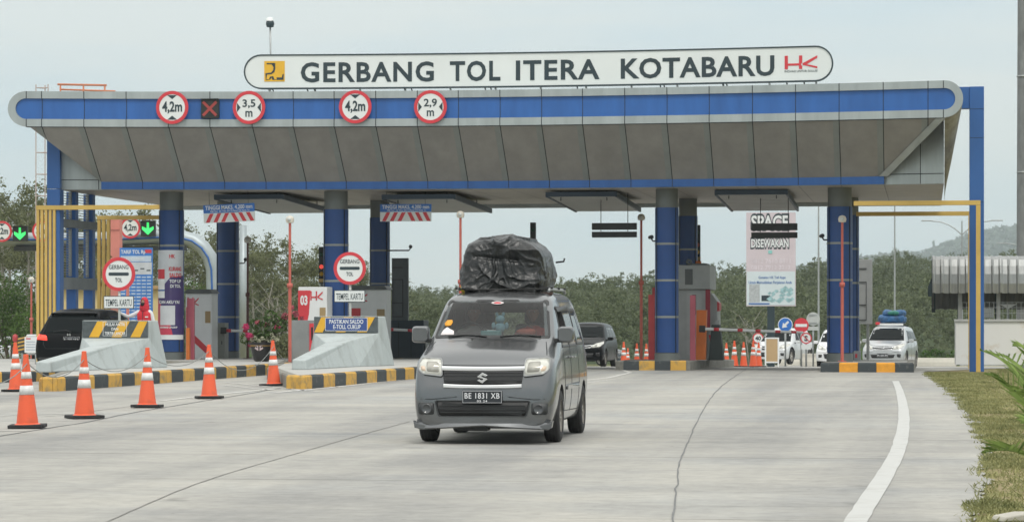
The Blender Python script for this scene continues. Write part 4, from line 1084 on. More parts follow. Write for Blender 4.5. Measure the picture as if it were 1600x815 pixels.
TARP = mat('black_tarpaulin', (.009, .011, .012), .30, 0, .25, 5, bump=.45, bscale=22, spec=.5)
ld = thing('roof_load', 'tall load wrapped in wrinkled black tarpaulin on the roof of the grey van', 'wrapped luggage', vpos(-.02, 2.60, 1.735), VRZ)
def tarp():
    bm = bmesh.new(); bmesh.ops.create_icosphere(bm, subdivisions=7, radius=1)
    def crease(q, f, k): return 1 - min(1, abs(noise.noise(q * f)) * k)
    for v_ in bm.verts:
        d = v_.co.normalized(); p = 8; k = (abs(d.x) ** p + abs(d.y) ** p + abs(d.z) ** p) ** (-1 / p); q = d * k
        z01 = (q.z + 1) / 2; z01 = max(0, min(1, z01))
        hw = .475 + .03 * math.sin(z01 * PI) - .04 * max(0, z01 - .8) / .2
        x = q.x * hw; y = q.y * (.82 - .10 * z01); z = z01 * .70
        z += .02 * math.sin(x * 5 + 1.2) * z01 - .26 * max(0, x - .0) ** 1.6 * z01
        s = Vector((x, y, z)) + Vector((3.1, 7.7, 1.9)); low = max(.25, 1 - 1.0 * z01)
        wv = Vector((noise.noise(s * 2.2), noise.noise(s * 2.2 + Vector((4, 4, 4))), noise.noise(s * 2.2 + Vector((9, 1, 2)))))
        r0 = crease(Vector((s.x * .9 + s.z * .8, s.y, s.z * 1.3 - s.x * .5)) + wv * .16, 1.7, 3.4)          # few long folds
        r1 = crease(Vector((s.x * .8, s.y * .8, s.z * 1.5)) + wv * .25, 3.9, 3.0)
        r2 = crease(Vector((s.x * 1.2, s.y, s.z)) + wv * .30, 8.5, 2.6)
        f_ = .05 * noise.noise(s * 1.6) + .055 * r0 ** 3 + .062 * low * r1 ** 2 + .030 * low * r2 ** 2 - .02
        gul = math.exp(-((z - .44 + .10 * x) / .03) ** 2) * (1 if -.38 < x < .22 else 0) * .03
        edge = 1 - .55 * min(1, max(0, abs(d.x) - .55) / .3)
        v_.co = Vector((x, y, z)) + Vector((d.x, d.y, d.z * .8)) * (f_ * edge - gul)
        if z < .05: v_.co.z = max(v_.co.z, 0.0 + .03 * noise.noise((x * 8, y * 8, 0)))
    me = bpy.data.meshes.new('tarpaulin'); bm.to_mesh(me); bm.free(); me.materials.append(TARP); me.polygons.foreach_set('use_smooth', [True] * len(me.polygons))
    o = bpy.data.objects.new('tarpaulin', me); COL.objects.link(o); o.parent = ld; return o
tarp()
MB().tube([(-.55, -.80, .07), (-.3, -.86, .06), (.3, -.86, .07), (.56, -.80, .07)], .010, 6).build('rope', mat('rope_dark', (.03, .03, .03), .9), ld)
blob('yellow_sack', mat('sack_yellow', (.55, .42, .03), .6), (.17, .2, .12), (-.43, -.66, .08), ld, .012, 6, 3)
MB().box((.12, -.70, .015), (1.0, .10, .03)).build('rack_board', mat('board_brown', (.06, .035, .03), .8), ld, bevel=.005)
MB().tube([(.62, -.3, .40), (.72, -.36, .41), (.73, -.36, .45)], .012, 6).build('strap_end', blk, ld)

# driver and passenger, built with the shared figure builder further down
# ---- other vehicles
def sedanish(L_, H_, hw, hood_y, hood_z, ws_y, roof_y, rear_y, nose_z=.62, zb=.24, face_z=.80, belt=.95, rw=.60):
    return [
     (0.00, zb, nose_z, hw - .17, hw - .13, .42, hw - .14, nose_z - .06, hw - .20, .03, .004),
     (0.05, zb, nose_z + .10, hw - .08, hw - .06, .44, hw - .08, nose_z + .02, hw - .14, .05, .01),
     (0.16, zb, face_z, hw - .04, hw - .015, .5, hw - .04, face_z - .12, hw - .13, .07, .03),
     (0.35, zb, face_z + .07, hw - .03, hw, .55, hw - .03, face_z - .04, hw - .14, .08, .05),
     (hood_y * .75, zb, hood_z - .05, hw - .03, hw + .0, .6, hw - .03, min(belt, hood_z - .14), hw - .13, .08, .05),
     (hood_y, zb, hood_z + .03, hw - .03, hw, .6, hw - .03, belt, hw - .13, .07, .05),
     ((hood_y + ws_y) / 2, zb, (hood_z + H_) / 2 + .02, hw - .03, hw, .6, hw - .03, belt, (hw - .13 + rw) / 2, .07, .04),
     (ws_y, zb, H_ - .045, hw - .03, hw, .6, hw - .03, belt, rw, .09, .04),
     (roof_y, zb, H_, hw - .03, hw, .6, hw - .03, belt, rw, .10, .04),
     (rear_y, zb, H_ - .03, hw - .03, hw - .01, .6, hw - .03, belt, rw - .02, .10, .04),
     (rear_y + (L_ - rear_y) * .45, zb, H_ - .28, hw - .04, hw - .02, .6, hw - .05, belt, rw + .02, .09, .03),
     (L_ - .06, zb + .05, belt + .06, hw - .08, hw - .06, .6, hw - .08, belt - .06, hw - .16, .06, .02),
     (L_, zb + .1, belt - .1, hw - .14, hw - .12, .6, hw - .14, belt - .2, hw - .2, .05, .01)]
def mpv_spec(hw, hood_y, hood_z, ws_y, H_, rear_y, rw, wheelr=.31, tx=.72, axles=(.80, 3.45), face='a', belt=.97):
    wb_ = hw - .145; ws = rpoly([(-wb_, hood_z + .055), (wb_, hood_z + .055), (rw - .02, H_ - .085), (-rw + .02, H_ - .085)], .03)
    P = [('windscreen', 'F', ws, 'glass', .004, .006)]
    for s_, f_ in (('P', 1), ('N', -1)):
        a = (hood_y + ws_y) / 2 + .12
        P += [('side_window', s_, rpoly([(a, belt + .06), (2.05, belt + .06), (2.05, H_ - .17), (ws_y + .1, H_ - .17)], .03), 'glass', .004, .006),
              ('side_window', s_, rpoly([(2.12, belt + .06), (2.95, belt + .06), (2.95, H_ - .17), (2.12, H_ - .17)], .03), 'glass', .004, .006),
              ('side_window', s_, rpoly([(3.02, belt + .08), (rear_y + .1, belt + .08), (rear_y - .05, H_ - .19), (3.02, H_ - .17)], .03), 'glass', .004, .006),
              ('door_gap', s_, stroke([(2.08, .35), (2.08, H_ - .2)], .012), M['seam'], .003, .003), ('door_gap', s_, stroke([(1.2, .35), (1.18, belt)], .012), M['seam'], .003, .003),
              ('door_gap', s_, stroke([(2.98, .45), (2.98, belt)], .012), M['seam'], .003, .003)]
    hl_ = rpoly([(.40, .70), (hw - .12, .74), (hw - .05, .86), (hw - .08, .95), (.58, .88), (.42, .80)], .02, 3)
    P += [('headlight', 'F', hl_, 'lamp', .016, .02), ('headlight', 'F', mir(hl_), 'lamp', .016, .02)]
    for q in (1, -1):
        bl = [(q * .55 + .05 * math.cos(2 * PI * k_ / 14), .785 + .04 * math.sin(2 * PI * k_ / 14)) for k_ in range(14)]; P.append(('lamp_bulb', 'F', bl, mat('lamp_core', (.22, .22, .21), .2), .019, .002))
    P += [('bonnet_gap', 'F', stroke([(-(hw - .2), hood_z - .02), (-.55, .89), (-.3, .83), (.3, .83), (.55, .89), (hw - .2, hood_z - .02)], .010), M['seam'], .006, .003),
          ('bumper_gap', 'F', stroke([(-(hw - .1), .60), (-.4, .60), (-.36, .64), (.36, .64), (.4, .60), (hw - .1, .60)], .008), M['seam'], .005, .003),
          ('windscreen_seal', 'F', stroke([(-wb_ - .01, hood_z + .045), (0, hood_z + .04), (wb_ + .01, hood_z + .045)], .03), 'black', .010, .006)]
    if face == 'a':
        P += [('grille', 'F', rpoly([(-.42, .80), (.42, .80), (.38, .69), (-.38, .69)], .03), 'black', .008, .01),
              ('chrome_bar', 'F', stroke([(-.44, .80), (-.2, .775), (0, .765), (.2, .775), (.44, .80)], .022), 'chrome', .02, .02),
              ('chrome_bar', 'F', stroke([(-.40, .72), (-.15, .69), (0, .685), (.15, .69), (.40, .72)], .02), 'chrome', .02, .02),
              ('lower_grille', 'F', rpoly([(-.48, .50), (.48, .50), (.42, .36), (-.42, .36)], .03), 'black', .006, .01)]
    else:
        P += [('grille', 'F', rpoly([(-.38, .82), (.38, .82), (.34, .66), (-.34, .66)], .03), 'black', .008, .01), ('chrome_bar', 'F', stroke([(-.38, .75), (.38, .75)], .02), 'chrome', .02, .02),
              ('lower_grille', 'F', rpoly([(-.5, .55), (.5, .55), (.44, .34), (-.44, .34)], .03), 'black', .006, .01)]
    for q in (1, -1):
        fr_ = rpoly([(q * .55, .52), (q * (hw - .12), .52), (q * (hw - .13), .38), (q * .57, .40)], .03)
        if q < 0: fr_ = fr_[::-1]
        P.append(('fog_recess', 'F', fr_, 'black', .005, .008))
    P += [('tail_lamp', 'R', [(hw - .27, .85), (hw - .12, .85), (hw - .14, 1.1), (hw - .24, 1.1)], 'red', .01, .02), ('tail_lamp', 'R', mir([(hw - .27, .85), (hw - .12, .85), (hw - .14, 1.1), (hw - .24, 1.1)]), 'red', .01, .02)]
    return dict(wheel=(wheelr, .19, tx), axles=axles, patches=P)
def mpv(name, label, px, py_base, D, paintm, face='a', rz=0, H_=1.60, **k):
    hw = k.get('hw', .83); st = sedanish(4.15, H_, hw, .95, 1.02, 1.72, 2.3, 3.75, rw=.60)
    sp = mpv_spec(hw, .95, 1.02, 1.72, H_, 3.75, .60, tx=hw - .11, face=face, **{q: k[q] for q in ('wheelr',) if q in k})
    if k.get('suv'): sp['arch'] = .07
    p = W(px, 500, D); 
    t, bv, body = car(name, label, 'car', st, (p.x, p.y, gz(p.y + 1) + k.get('lift', 0)), rz, paintm, sp)
    slope_ = (gz(p.y + 3.4) - gz(p.y + .8)) / 2.6; t.rotation_euler = (math.atan(slope_), 0, rz)
    for sx in (-1, 1): mirror_part(t, paintm, sx * (hw + .08), 1.32, 1.04, .2, .13, sx)
    plate(t, k.get('pl', 'BE 1470 YU'), 0, -.03, .47)
    return t, bv
BLK = mat('car_black_paint', (.006, .007, .008), .25, .0, .03, spec=.10)
SIL = PAINT('car_silver_paint', (.50, .52, .53), .5, .3); WHT = mat('car_white_paint', (.60, .62, .63), .3, .1, .03, coat=.6)
t, bv = mpv('passenger_car', 'glossy black car with clear headlights right behind the grey van', 907, 569, 104, BLK, 'a', R(-2), 1.62)
# silver car with the luggage
t, bv = mpv('passenger_car', 'silver car with a blue wrapped bundle on its roof right of the gate', 1379, 571, 111, SIL, 'a', R(-8), 1.62, pl='BE 1265 BN')
lx, ly, lz = t.location
rail = MB(); rail.box((0, 2.0, 1.70), (1.1, .06, .05)); rail.box((0, 3.2, 1.66), (1.1, .06, .04)); rail.box((0, 1.96, 1.69), (1.02, .03, .08), 1); rail.box((-.50, 2.0, 1.73), (.16, .2, .1), 2)
rail.build('roof_rack', [M['black'], M['white'], M['red']], t, bevel=.008)
bd = thing('roof_bundle', 'blue and green wrapped bundle tied on the roof of the silver car', 'wrapped luggage', (lx + .33, ly + 2.6, lz + 1.70), R(-8))
blob('lower_wrap', mat('tarp_blue', (.018, .09, .22), .5, 0, .5, 5), (1.02, 1.3, .34), (0, 0, .17), bd, .075, 3.4, 5, seed=3)
blob('upper_wrap', MATS['tarp_blue'], (.80, 1.1, .28), (.08, 0, .38), bd, .085, 3.6, 5, seed=8)
blob('green_wrap', mat('tarp_green', (.015, .14, .11), .45, 0, .3, 4), (.45, .5, .17), (.12, -.42, .40), bd, .03, 5, 4, seed=5)
# white four-wheel drive
t, bv = mpv('sport_utility_car', 'white tall off-road car standing behind the wooden A-board and cones', 1201, 572, 131, WHT, 'b', R(-16), 1.66, suv=True, lift=.10, wheelr=.36, hw=.86)
t, bv = mpv('passenger_car', 'white car half hidden behind the rightmost blue column', 1305, 573, 120, mat('car_bright_white', (.76, .77, .77), .3, 0, .03, coat=.6), 'b', R(-2), 1.58)
t, bv = mpv('passenger_car', 'distant dark car behind the cones left of the middle booth', 968, 565, 165, mat('car_dusk_blue', (.05, .07, .09), .3, .3, .03, coat=.6), 'a', R(60), 1.5)

# ---- black sport utility seen from behind at the left lane
SU = [(a, b, c, d, e, f_, g_, h_, i_, j_, k_) for a, b, c, d, e, f_, g_, h_, i_, j_, k_ in [
 (0.00, .30, .80, .70, .78, .55, .76, .70, .68, .05, .01),
 (0.06, .28, 1.02, .80, .87, .58, .84, .92, .76, .06, .015),
 (0.14, .27, 1.10, .83, .895, .6, .86, .98, .78, .07, .02),
 (0.30, .26, 1.34, .84, .905, .62, .875, 1.0, .70, .09, .03),
 (0.48, .26, 1.56, .85, .91, .62, .88, 1.02, .63, .09, .035),
 (0.70, .26, 1.62, .85, .91, .62, .88, 1.02, .63, .10, .04),
 (1.30, .26, 1.66, .85, .91, .62, .88, 1.02, .64, .10, .04),
 (2.40, .26, 1.65, .85, .91, .62, .88, 1.02, .64, .10, .04),
 (2.80, .26, 1.58, .85, .91, .62, .88, 1.02, .65, .09, .04),
 (3.30, .26, 1.22, .85, .91, .62, .87, .99, .72, .08, .04),
 (3.60, .26, 1.03, .84, .90, .60, .86, .92, .74, .08, .04),
 (4.30, .26, .90, .80, .86, .55, .82, .78, .70, .08, .03),
 (4.53, .30, .62, .66, .72, .5, .70, .56, .62, .04, .01)]]
rw_ = rpoly([(-.72, 1.08), (.72, 1.08), (.60, 1.53), (-.60, 1.53)], .06)
P = [('rear_window', 'F', rw_, 'glass', .004, .006),
     ('tail_lamp', 'F', rpoly([(.56, .90), (.84, .93), (.86, 1.06), (.60, 1.03)], .03), M['red'], .012, .02), ('tail_lamp', 'F', rpoly(mir([(.56, .90), (.84, .93), (.86, 1.06), (.60, 1.03)]), .03), mat('tail_lamp_lit', (.75, .05, .03), .3, emit=1.2), .012, .02),
     ('tailgate_gap', 'F', stroke([(-.68, 1.05), (-.66, .80), (-.60, .70), (.60, .70), (.66, .80), (.68, 1.05)], .012), M['seam'], .003, .003),
     ('bumper_trim', 'F', rpoly([(-.80, .48), (.80, .48), (.74, .32), (-.74, .32)], .03), 'black', .008, .02)]
for s_ in ('P', 'N'):
    P += [('side_window', s_, rpoly([(.45, 1.08), (1.05, 1.08), (1.05, 1.48), (.62, 1.48)], .03), 'glass', .004, .006), ('side_window', s_, rpoly([(1.12, 1.08), (2.0, 1.08), (2.0, 1.50), (1.12, 1.50)], .03), 'glass', .004, .006),
          ('side_window', s_, rpoly([(2.07, 1.08), (3.1, 1.08), (2.7, 1.48), (2.07, 1.50)], .03), 'glass', .004, .006)]
p = W(108, 560, 71)
t, bv, _ = car('sport_utility_car', 'black car seen from behind waiting in the left lane beside the yellow slatted frame', 'car', SU, (p.x, p.y, 0), R(.5), BLK, dict(wheel=(.34, .22, .78), axles=(.88, 3.5), patches=P))
plate(t, 'B 1302 UKA', .05, .035, .93, .42, .13)
pts = [(x, bv.ray_cast(Vector((x, -3, z)), Vector((0, 1, 0)))[0].y - .03, z) for x, z in ((.02, 1.11), (-.12, 1.15), (-.3, 1.14), (-.44, 1.12))]
MB().tube(pts, .010, 6).build('rear_wiper', M['black'], t)
yb = bv.ray_cast(Vector((0, -3, 1.04)), Vector((0, 1, 0)))[0].y - .02
mb = MB(); mb.box((-.035, 0, 0), (.014, .02, .06)); mb.box((.035, 0, 0), (.014, .02, .06)); mb.box((0, 0, 0), (.06, .02, .013)); mb.build('emblem', M['chrome'], t, loc=(-.02, yb, 1.045))
MB().prism([(-.60, 0), (.60, 0), (.56, .035), (-.56, .035)], .0, .30).build('roof_spoiler', BLK, t, loc=(0, .38, 1.555), bevel=.01)
MB().tube([(0, 0, 0), (-.03, .12, .26)], .006, 5).build('aerial', M['black'], t, loc=(.1, .9, 1.66))
# ---- white pickup and silver saloon at the far left
def pickup():
    p = W(80, 555, 92); t = thing('pickup_truck', 'white pickup truck behind the yellow slatted frame at the left', 'pickup truck', (p.x, p.y, gz(p.y)), R(-2))
    st = [(0, .42, .98, .80, .86, .6, .85, .92, .82, .03, .0), (.05, .36, 1.02, .83, .89, .6, .87, .95, .84, .03, 0), (1.5, .34, 1.02, .84, .90, .62, .88, .96, .85, .03, 0), (1.58, .34, 1.2, .84, .90, .62, .88, 1.0, .78, .05, 0), (1.75, .34, 1.62, .84, .9, .62, .88, 1.02, .66, .08, .03), (2.1, .34, 1.68, .84, .9, .62, .88, 1.02, .66, .1, .04), (3.0, .34, 1.66, .84, .9, .62, .88, 1.02, .66, .1, .04), (3.6, .34, 1.2, .84, .9, .62, .87, 1.0, .72, .08, .04), (4.6, .34, 1.02, .82, .88, .6, .85, .9, .74, .08, .03), (4.95, .36, .8, .72, .78, .55, .76, .7, .66, .05, .01)]
    mb = body_mesh(st, 60); bv = bvh_of(mb); b = mb.build('body', [WHT, CABIN])
    cut = [cutter_box([(y + .43 * math.cos(2 * PI * k / 20), .40 + .43 * math.sin(2 * PI * k / 20)) for k in range(20)], 'x', s * .62, s * 1.3, 1, [WHT, CABIN]) for y in (1.0, 4.1) for s in (-1, 1)]
    cut.append(cutter_box([(-.74, .55), (.74, .55), (.74, 1.2), (-.74, 1.2)], 'y', .08, 1.48, 1, [WHT, CABIN])); boolean_cut(b, cut); b.parent = t
    for y in (1.0, 4.1):
        for s in (-1, 1): wheel(t, s * .78, y, .37, .24)
    patch(bv, rpoly([(-.56, 1.12), (.56, 1.12), (.52, 1.55), (-.52, 1.55)], .05), 'F', 'rear_window', TINT, t, .004, .006)
    for s_ in ('P', 'N'): patch(bv, rpoly([(1.85, 1.08), (2.55, 1.08), (2.55, 1.54), (1.95, 1.54)], .04), s_, 'side_window', TINT, t, .004, .006); patch(bv, rpoly([(2.62, 1.08), (3.4, 1.08), (3.05, 1.52), (2.62, 1.54)], .04), s_, 'side_window', TINT, t, .004, .006)
    for s in (-1, 1): patch(bv, [(s * .74, .62), (s * .86, .62), (s * .85, .90), (s * .76, .90)][::s], 'F', 'tail_lamp', M['red'], t, .01, .02)
    MB().box((0, -.06, .48), (1.6, .1, .14)).build('rear_bumper', M['chrome'], t, bevel=.02)
    MB().box((0, -.015, .80), (.9, .01, .16)).build('tailgate_panel', M['white'], t)
pickup()
P2 = [('rear_window', 'F', rpoly([(-.60, .97), (.60, .97), (.52, 1.28), (-.52, 1.28)], .05), 'glass', .004, .006), ('tail_lamp', 'F', rpoly([(.44, .70), (.76, .74), (.78, .86), (.52, .86)], .03), M['red'], .012, .02), ('tail_lamp', 'F', rpoly(mir([(.44, .70), (.76, .74), (.78, .86), (.52, .86)]), .03), M['red'], .012, .02)]
SD = [(0, .3, .66, .62, .70, .5, .68, .6, .62, .04, .01), (.06, .26, .86, .74, .80, .52, .78, .74, .70, .06, .02), (.2, .25, .93, .78, .83, .55, .80, .82, .70, .07, .03), (.65, .25, .98, .80, .84, .55, .81, .86, .70, .07, .04), (1.25, .25, 1.38, .80, .84, .55, .81, .88, .58, .08, .04), (1.8, .25, 1.42, .80, .84, .55, .81, .88, .58, .09, .04), (2.4, .25, 1.36, .8, .84, .55, .81, .88, .58, .08, .04), (3.1, .25, .98, .8, .84, .55, .81, .86, .7, .07, .04), (4.0, .25, .82, .76, .80, .5, .78, .72, .66, .06, .03), (4.3, .3, .6, .6, .66, .48, .64, .54, .56, .04, .01)]
for s_ in ('P', 'N'): P2 += [('side_window', s_, rpoly([(1.0, .93), (1.75, .93), (1.75, 1.26), (1.3, 1.27)], .03), 'glass', .004, .006), ('side_window', s_, rpoly([(1.82, .93), (2.8, .93), (2.3, 1.24), (1.82, 1.26)], .03), 'glass', .004, .006)]
p = W(4, 560, 150)
car('saloon_car', 'silver saloon car with red tail lamps partly cut by the left picture edge', 'car', SD, (p.x, p.y, gz(p.y)), R(-6), SIL, dict(wheel=(.3, .19, .72), axles=(.85, 3.4), patches=P2))
# ================================================================ SIGNS ON THE CANOPY
def limit_sign(mb, c, r, text, tri, y, txt2=None):
    """round red-rimmed limit sign in the x-z plane, front at y (towards -y). slots: 0 white 1 red 2 dark 3 back"""
    mb.disc(c, r * .82, y, y + .02, 40, 0); mb.ring(c, r * .80, r, y - .008, y + .03, 48, 1); mb.disc(c, r * .98, y + .022, y + .032, 40, 3)
    for a in tri:
        if a == 'v':
            for s in (-1, 1): mb.prism([(c[0] - r * .30, c[1] + s * r * .74), (c[0] + r * .30, c[1] + s * r * .74), (c[0], c[1] + s * r * .50)], y - .006, y - .001, 2)
        else:
            for s in (-1, 1): mb.prism([(c[0] + s * r * .74, c[1] - r * .28), (c[0] + s * r * .74, c[1] + r * .28), (c[0] + s * r * .52, c[1])], y - .006, y - .001, 2)
    if txt2:
        mb.text(text, c[0] - r * .40, c[1] + r * .04, r * .80, r * .46, y - .002, 2, bold=.02); mb.text(txt2, c[0] - r * .22, c[1] - r * .55, r * .44, r * .52, y - .002, 2, bold=.02)
    else: mb.text(text, c[0] - r * .62, c[1] - r * .24, r * 1.24, r * .62, y - .002, 2, bold=.03)
SM = [M['sign_white'], M['red'], M['dark'], M['steel']]
SR = [M['red']]
def fascia_sign(px, py, text, tri, label, txt2=None):
    x = XA(px, -.12); yy = Ya(x) - .12; p = WY(px, py, yy)
    t = thing('clearance_sign', label, 'road sign', (p.x, yy, p.z), R(0), 'round limit signs on the canopy')
    mb = MB(); limit_sign(mb, (0, 0), .46, text, tri, 0, txt2)
    # split: disc, rim, writing
    split_build(mb, t, {0: ('disc', M['sign_white']), 1: ('rim', M['red']), 2: ('writing', M['dark']), 3: ('back_plate', M['steel'])})
    MB().box2((-.04, .03, -.3), (.04, .12, .3)).build('bracket', M['steel'], t)
def split_build(mb, parent, table, **k):
    for mi, (nm, m_) in table.items():
        o = MB(); used = {}
        for f_, q, s in zip(mb.f, mb.m, mb.sm):
            if q != mi: continue
            nf = []
            for i in f_:
                if i not in used: used[i] = len(o.v); o.v.append(mb.v[i])
                nf.append(used[i])
            o.f.append(tuple(nf)); o.m.append(0); o.sm.append(s)
        if o.f: o.build(nm, m_, parent, **k)
fascia_sign(269, 168, '4,2m', 'v', 'leftmost round 4,2m height limit sign on the blue fascia')
fascia_sign(389, 168, '3,5', 'h', 'round 3,5 m width limit sign right of the red cross signal', 'm')
fascia_sign(555, 167, '4,2m', 'v', 'round 4,2m height limit sign under the word GERBANG')
fascia_sign(672.5, 167, '2,9', 'h', 'round 2,9 m width limit sign, rightmost on the fascia', 'm')
LEDR = mat('led_red', (.32, .05, .045), .5, emit=.05); LEDG = mat('led_green', (.05, .75, .16), .5, emit=.9)
DKB = mat('led_housing', (.02, .024, .024), .5, 0, .2, 6)
x = XA(328, -.1); yy = Ya(x) - .1; p = WY(328, 170, yy)
t = thing('lane_signal', 'square black lane signal showing a red cross between two round signs', 'lane signal', (p.x, yy, p.z))
MB().box((0, .05, 0), (.50, .14, .52)).build('housing', DKB, t, bevel=.01)
MB().prism(stroke([(-.19, -.19), (.19, .19)], .075), -.03, -.022).build('cross_bar', LEDR, t); MB().prism(stroke([(-.19, .19), (.19, -.19)], .075), -.036, -.029).build('cross_bar', LEDR, t)
MB().box((0, -.01, .27), (.5, .14, .015)).build('visor', DKB, t)

# hanging max-height boards
def height_board(px0, px1, py0, py1, py2, tilt, label, Y):
    a = WY(px0, (py0 + py2) / 2, Y); b = WY(px1, (py0 + py2) / 2, Y); w_ = b.x - a.x; k = SC((px0 + px1) / 2, Y); h1 = (py1 - py0) / k; h2 = (py2 - py1) / k
    t = thing('height_board', label, 'hanging sign', ((a.x + b.x) / 2, Y, a.z), 0, 'hanging height boards'); t.rotation_euler = (0, -tilt, 0)
    MB().box2((-w_ / 2, -.01, (h2 - h1) / 2 + .0), (w_ / 2, .02, (h1 + h2) / 2)).build('blue_panel', mat('sign_blue', (.03, .16, .52), .4), t, bevel=.003)
    MB().box2((-w_ / 2, -.01, -(h1 + h2) / 2), (w_ / 2, .02, (h2 - h1) / 2 - .006)).build('striped_panel', M['sign_white'], t)
    c = MB(); c.text('TINGGI MAKS. 4.200 mm', -w_ * .46, (h2 - h1) / 2 + h1 * .40, w_ * .92, h1 * .50, -.012, bold=.02)
    c.text('PM No. 55 Thn 2012 Pasal 54 Ayat 1a', -w_ * .36, (h2 - h1) / 2 + h1 * .10, w_ * .76, h1 * .20, -.012, bold=.01); c.build('lettering', M['white'], t)
    s = MB(); zb_2 = -(h1 + h2) / 2 + .01; zt_2 = (h2 - h1) / 2 - .015
    for q in (-.42, -.26, -.10, .06): pass
    for x0, dr in ((-.46, 1), (-.31, 1), (-.16, 1), (.03, -1), (.18, -1), (.33, -1)):
        e = w_ * .075; sl = w_ * .085
        if dr > 0: pts = [(w_ * x0, zb_2), (w_ * x0 + e, zb_2), (w_ * x0 + e + sl, zt_2), (w_ * x0 + sl, zt_2)]
        else: pts = [(w_ * x0 + sl, zb_2), (w_ * x0 + e + sl, zb_2), (w_ * x0 + e, zt_2), (w_ * x0, zt_2)]
        s.prism(pts, -.018, -.011)
    s.build('red_stripe', M['red'], t)
    ztop = 5.1 - a.z; wr = MB()
    for q in (-.38, .38): wr.tube([(w_ * q, .01, (h1 + h2) / 2), (w_ * q, .01, ztop)], .006, 5)
    wr.build('wire', M['seam'], t)
height_board(318, 398, 319, 332, 347, R(2.3), 'blue TINGGI MAKS board with red stripes hanging between the first two columns', 80.2)
height_board(594, 674, 319, 331, 346, R(0), 'blue TINGGI MAKS board with red stripes hanging right of the second column', 81.5)
# blank message boards
def msg_board(px0, px1, rows, Y, label):
    a = WY(px0, 360, Y); b = WY(px1, 360, Y); w_ = b.x - a.x; k = SC(px0, Y)
    t = thing('message_board', label, 'display board', ((a.x + b.x) / 2, Y, a.z), 0, 'hanging message boards')
    for (q0, q1) in rows:
        z1, z0 = (360 - q0) / k, (360 - q1) / k
        o = MB().box2((-w_ / 2, -.06, z0), (w_ / 2, .06, z1)).build('display_row', DKB, t, bevel=.008)
        g_ = MB(); n = 5
        for i in range(1, n): g_.box((-w_ / 2 + w_ * i / n, -.062, (z0 + z1) / 2), (.012, .006, z1 - z0 - .02))
        g_.build('module_joint', M['black'], o)
    wr = MB(); zt_ = 5.1 - a.z
    for q in (-.30, .30): wr.tube([(w_ * q, 0, (360 - rows[1][1]) / k + .02), (w_ * q, 0, zt_)], .012, 6)
    wr.build('hanger_rod', M['black'], t)
msg_board(925, 995, ((348.5, 359), (362, 371)), 83, 'blank black two-row display hanging left of the third blue column')
msg_board(1174, 1246, ((349, 360), (363, 372)), 83, 'blank black two-row display hanging in front of the pink billboard')

# ================================================================ LANE SIGNS AND CRASH BARRIERS
def gate_sign(px, py, Y, r, plate_px, label):
    p = WY(px, py, Y); zg = .27; k = SC(px, Y)
    t = thing('toll_gate_sign', label, 'road sign', (p.x, Y, zg), 0, 'round toll gate signs'); z = p.z - zg
    MB().tube([(0, .06, 0), (0, .06, z + r * .6)], .032, 12).build('post', mat('post_white', (.5, .52, .5), .5, .2, .1), t)
    mb = MB(); mb.disc((0, z), r * .84, 0, .02, 44, 0); mb.ring((0, z), r * .80, r, -.008, .028, 52, 1)
    mb.text('GERBANG', -r * .60, z + r * .30, r * 1.20, r * .26, -.003, 2, bold=.008); mb.text('TOL', -r * .22, z - r * .46, r * .44, r * .24, -.003, 2, bold=.02)
    mb.prism([(a, z + b) for a, b in rpoly([(-r * .62, -r * .09), (r * .62, -r * .09), (r * .62, r * .10), (-r * .62, r * .10)], r * .08)], -.006, -.001, 2)
    split_build(mb, t, {0: ('disc', M['sign_white']), 1: ('rim', M['red']), 2: ('writing', M['dark'])})
    x0, x1, y0, y1 = plate_px; w_ = (x1 - x0) / k; h_ = (y1 - y0) / k; xo = ((x0 + x1) / 2 - px) / k; zo = z - ((y0 + y1) / 2 - py) / k
    pl = MB().box((xo, .01, zo), (w_, .02, h_)).build('name_plate', M['dark'], t, bevel=.01)
    MB().box((xo, -.002, zo), (w_ * .95, .012, h_ * .88)).build('plate_face', M['sign_white'], pl)
    MB().text('TEMPEL KARTU', xo - w_ * .43, zo - h_ * .28, w_ * .86, h_ * .54, -.009, 0, bold=.006).build('writing', M['dark'], pl)
gate_sign(185.5, 428, 68.5, .415, (161, 210, 462, 482), 'round GERBANG TOL sign over a TEMPEL KARTU plate behind the left barrier')
gate_sign(546.5, 419, 72.0, .42, (521.5, 571, 453, 472), 'round GERBANG TOL sign over a TEMPEL KARTU plate nearer the grey van')
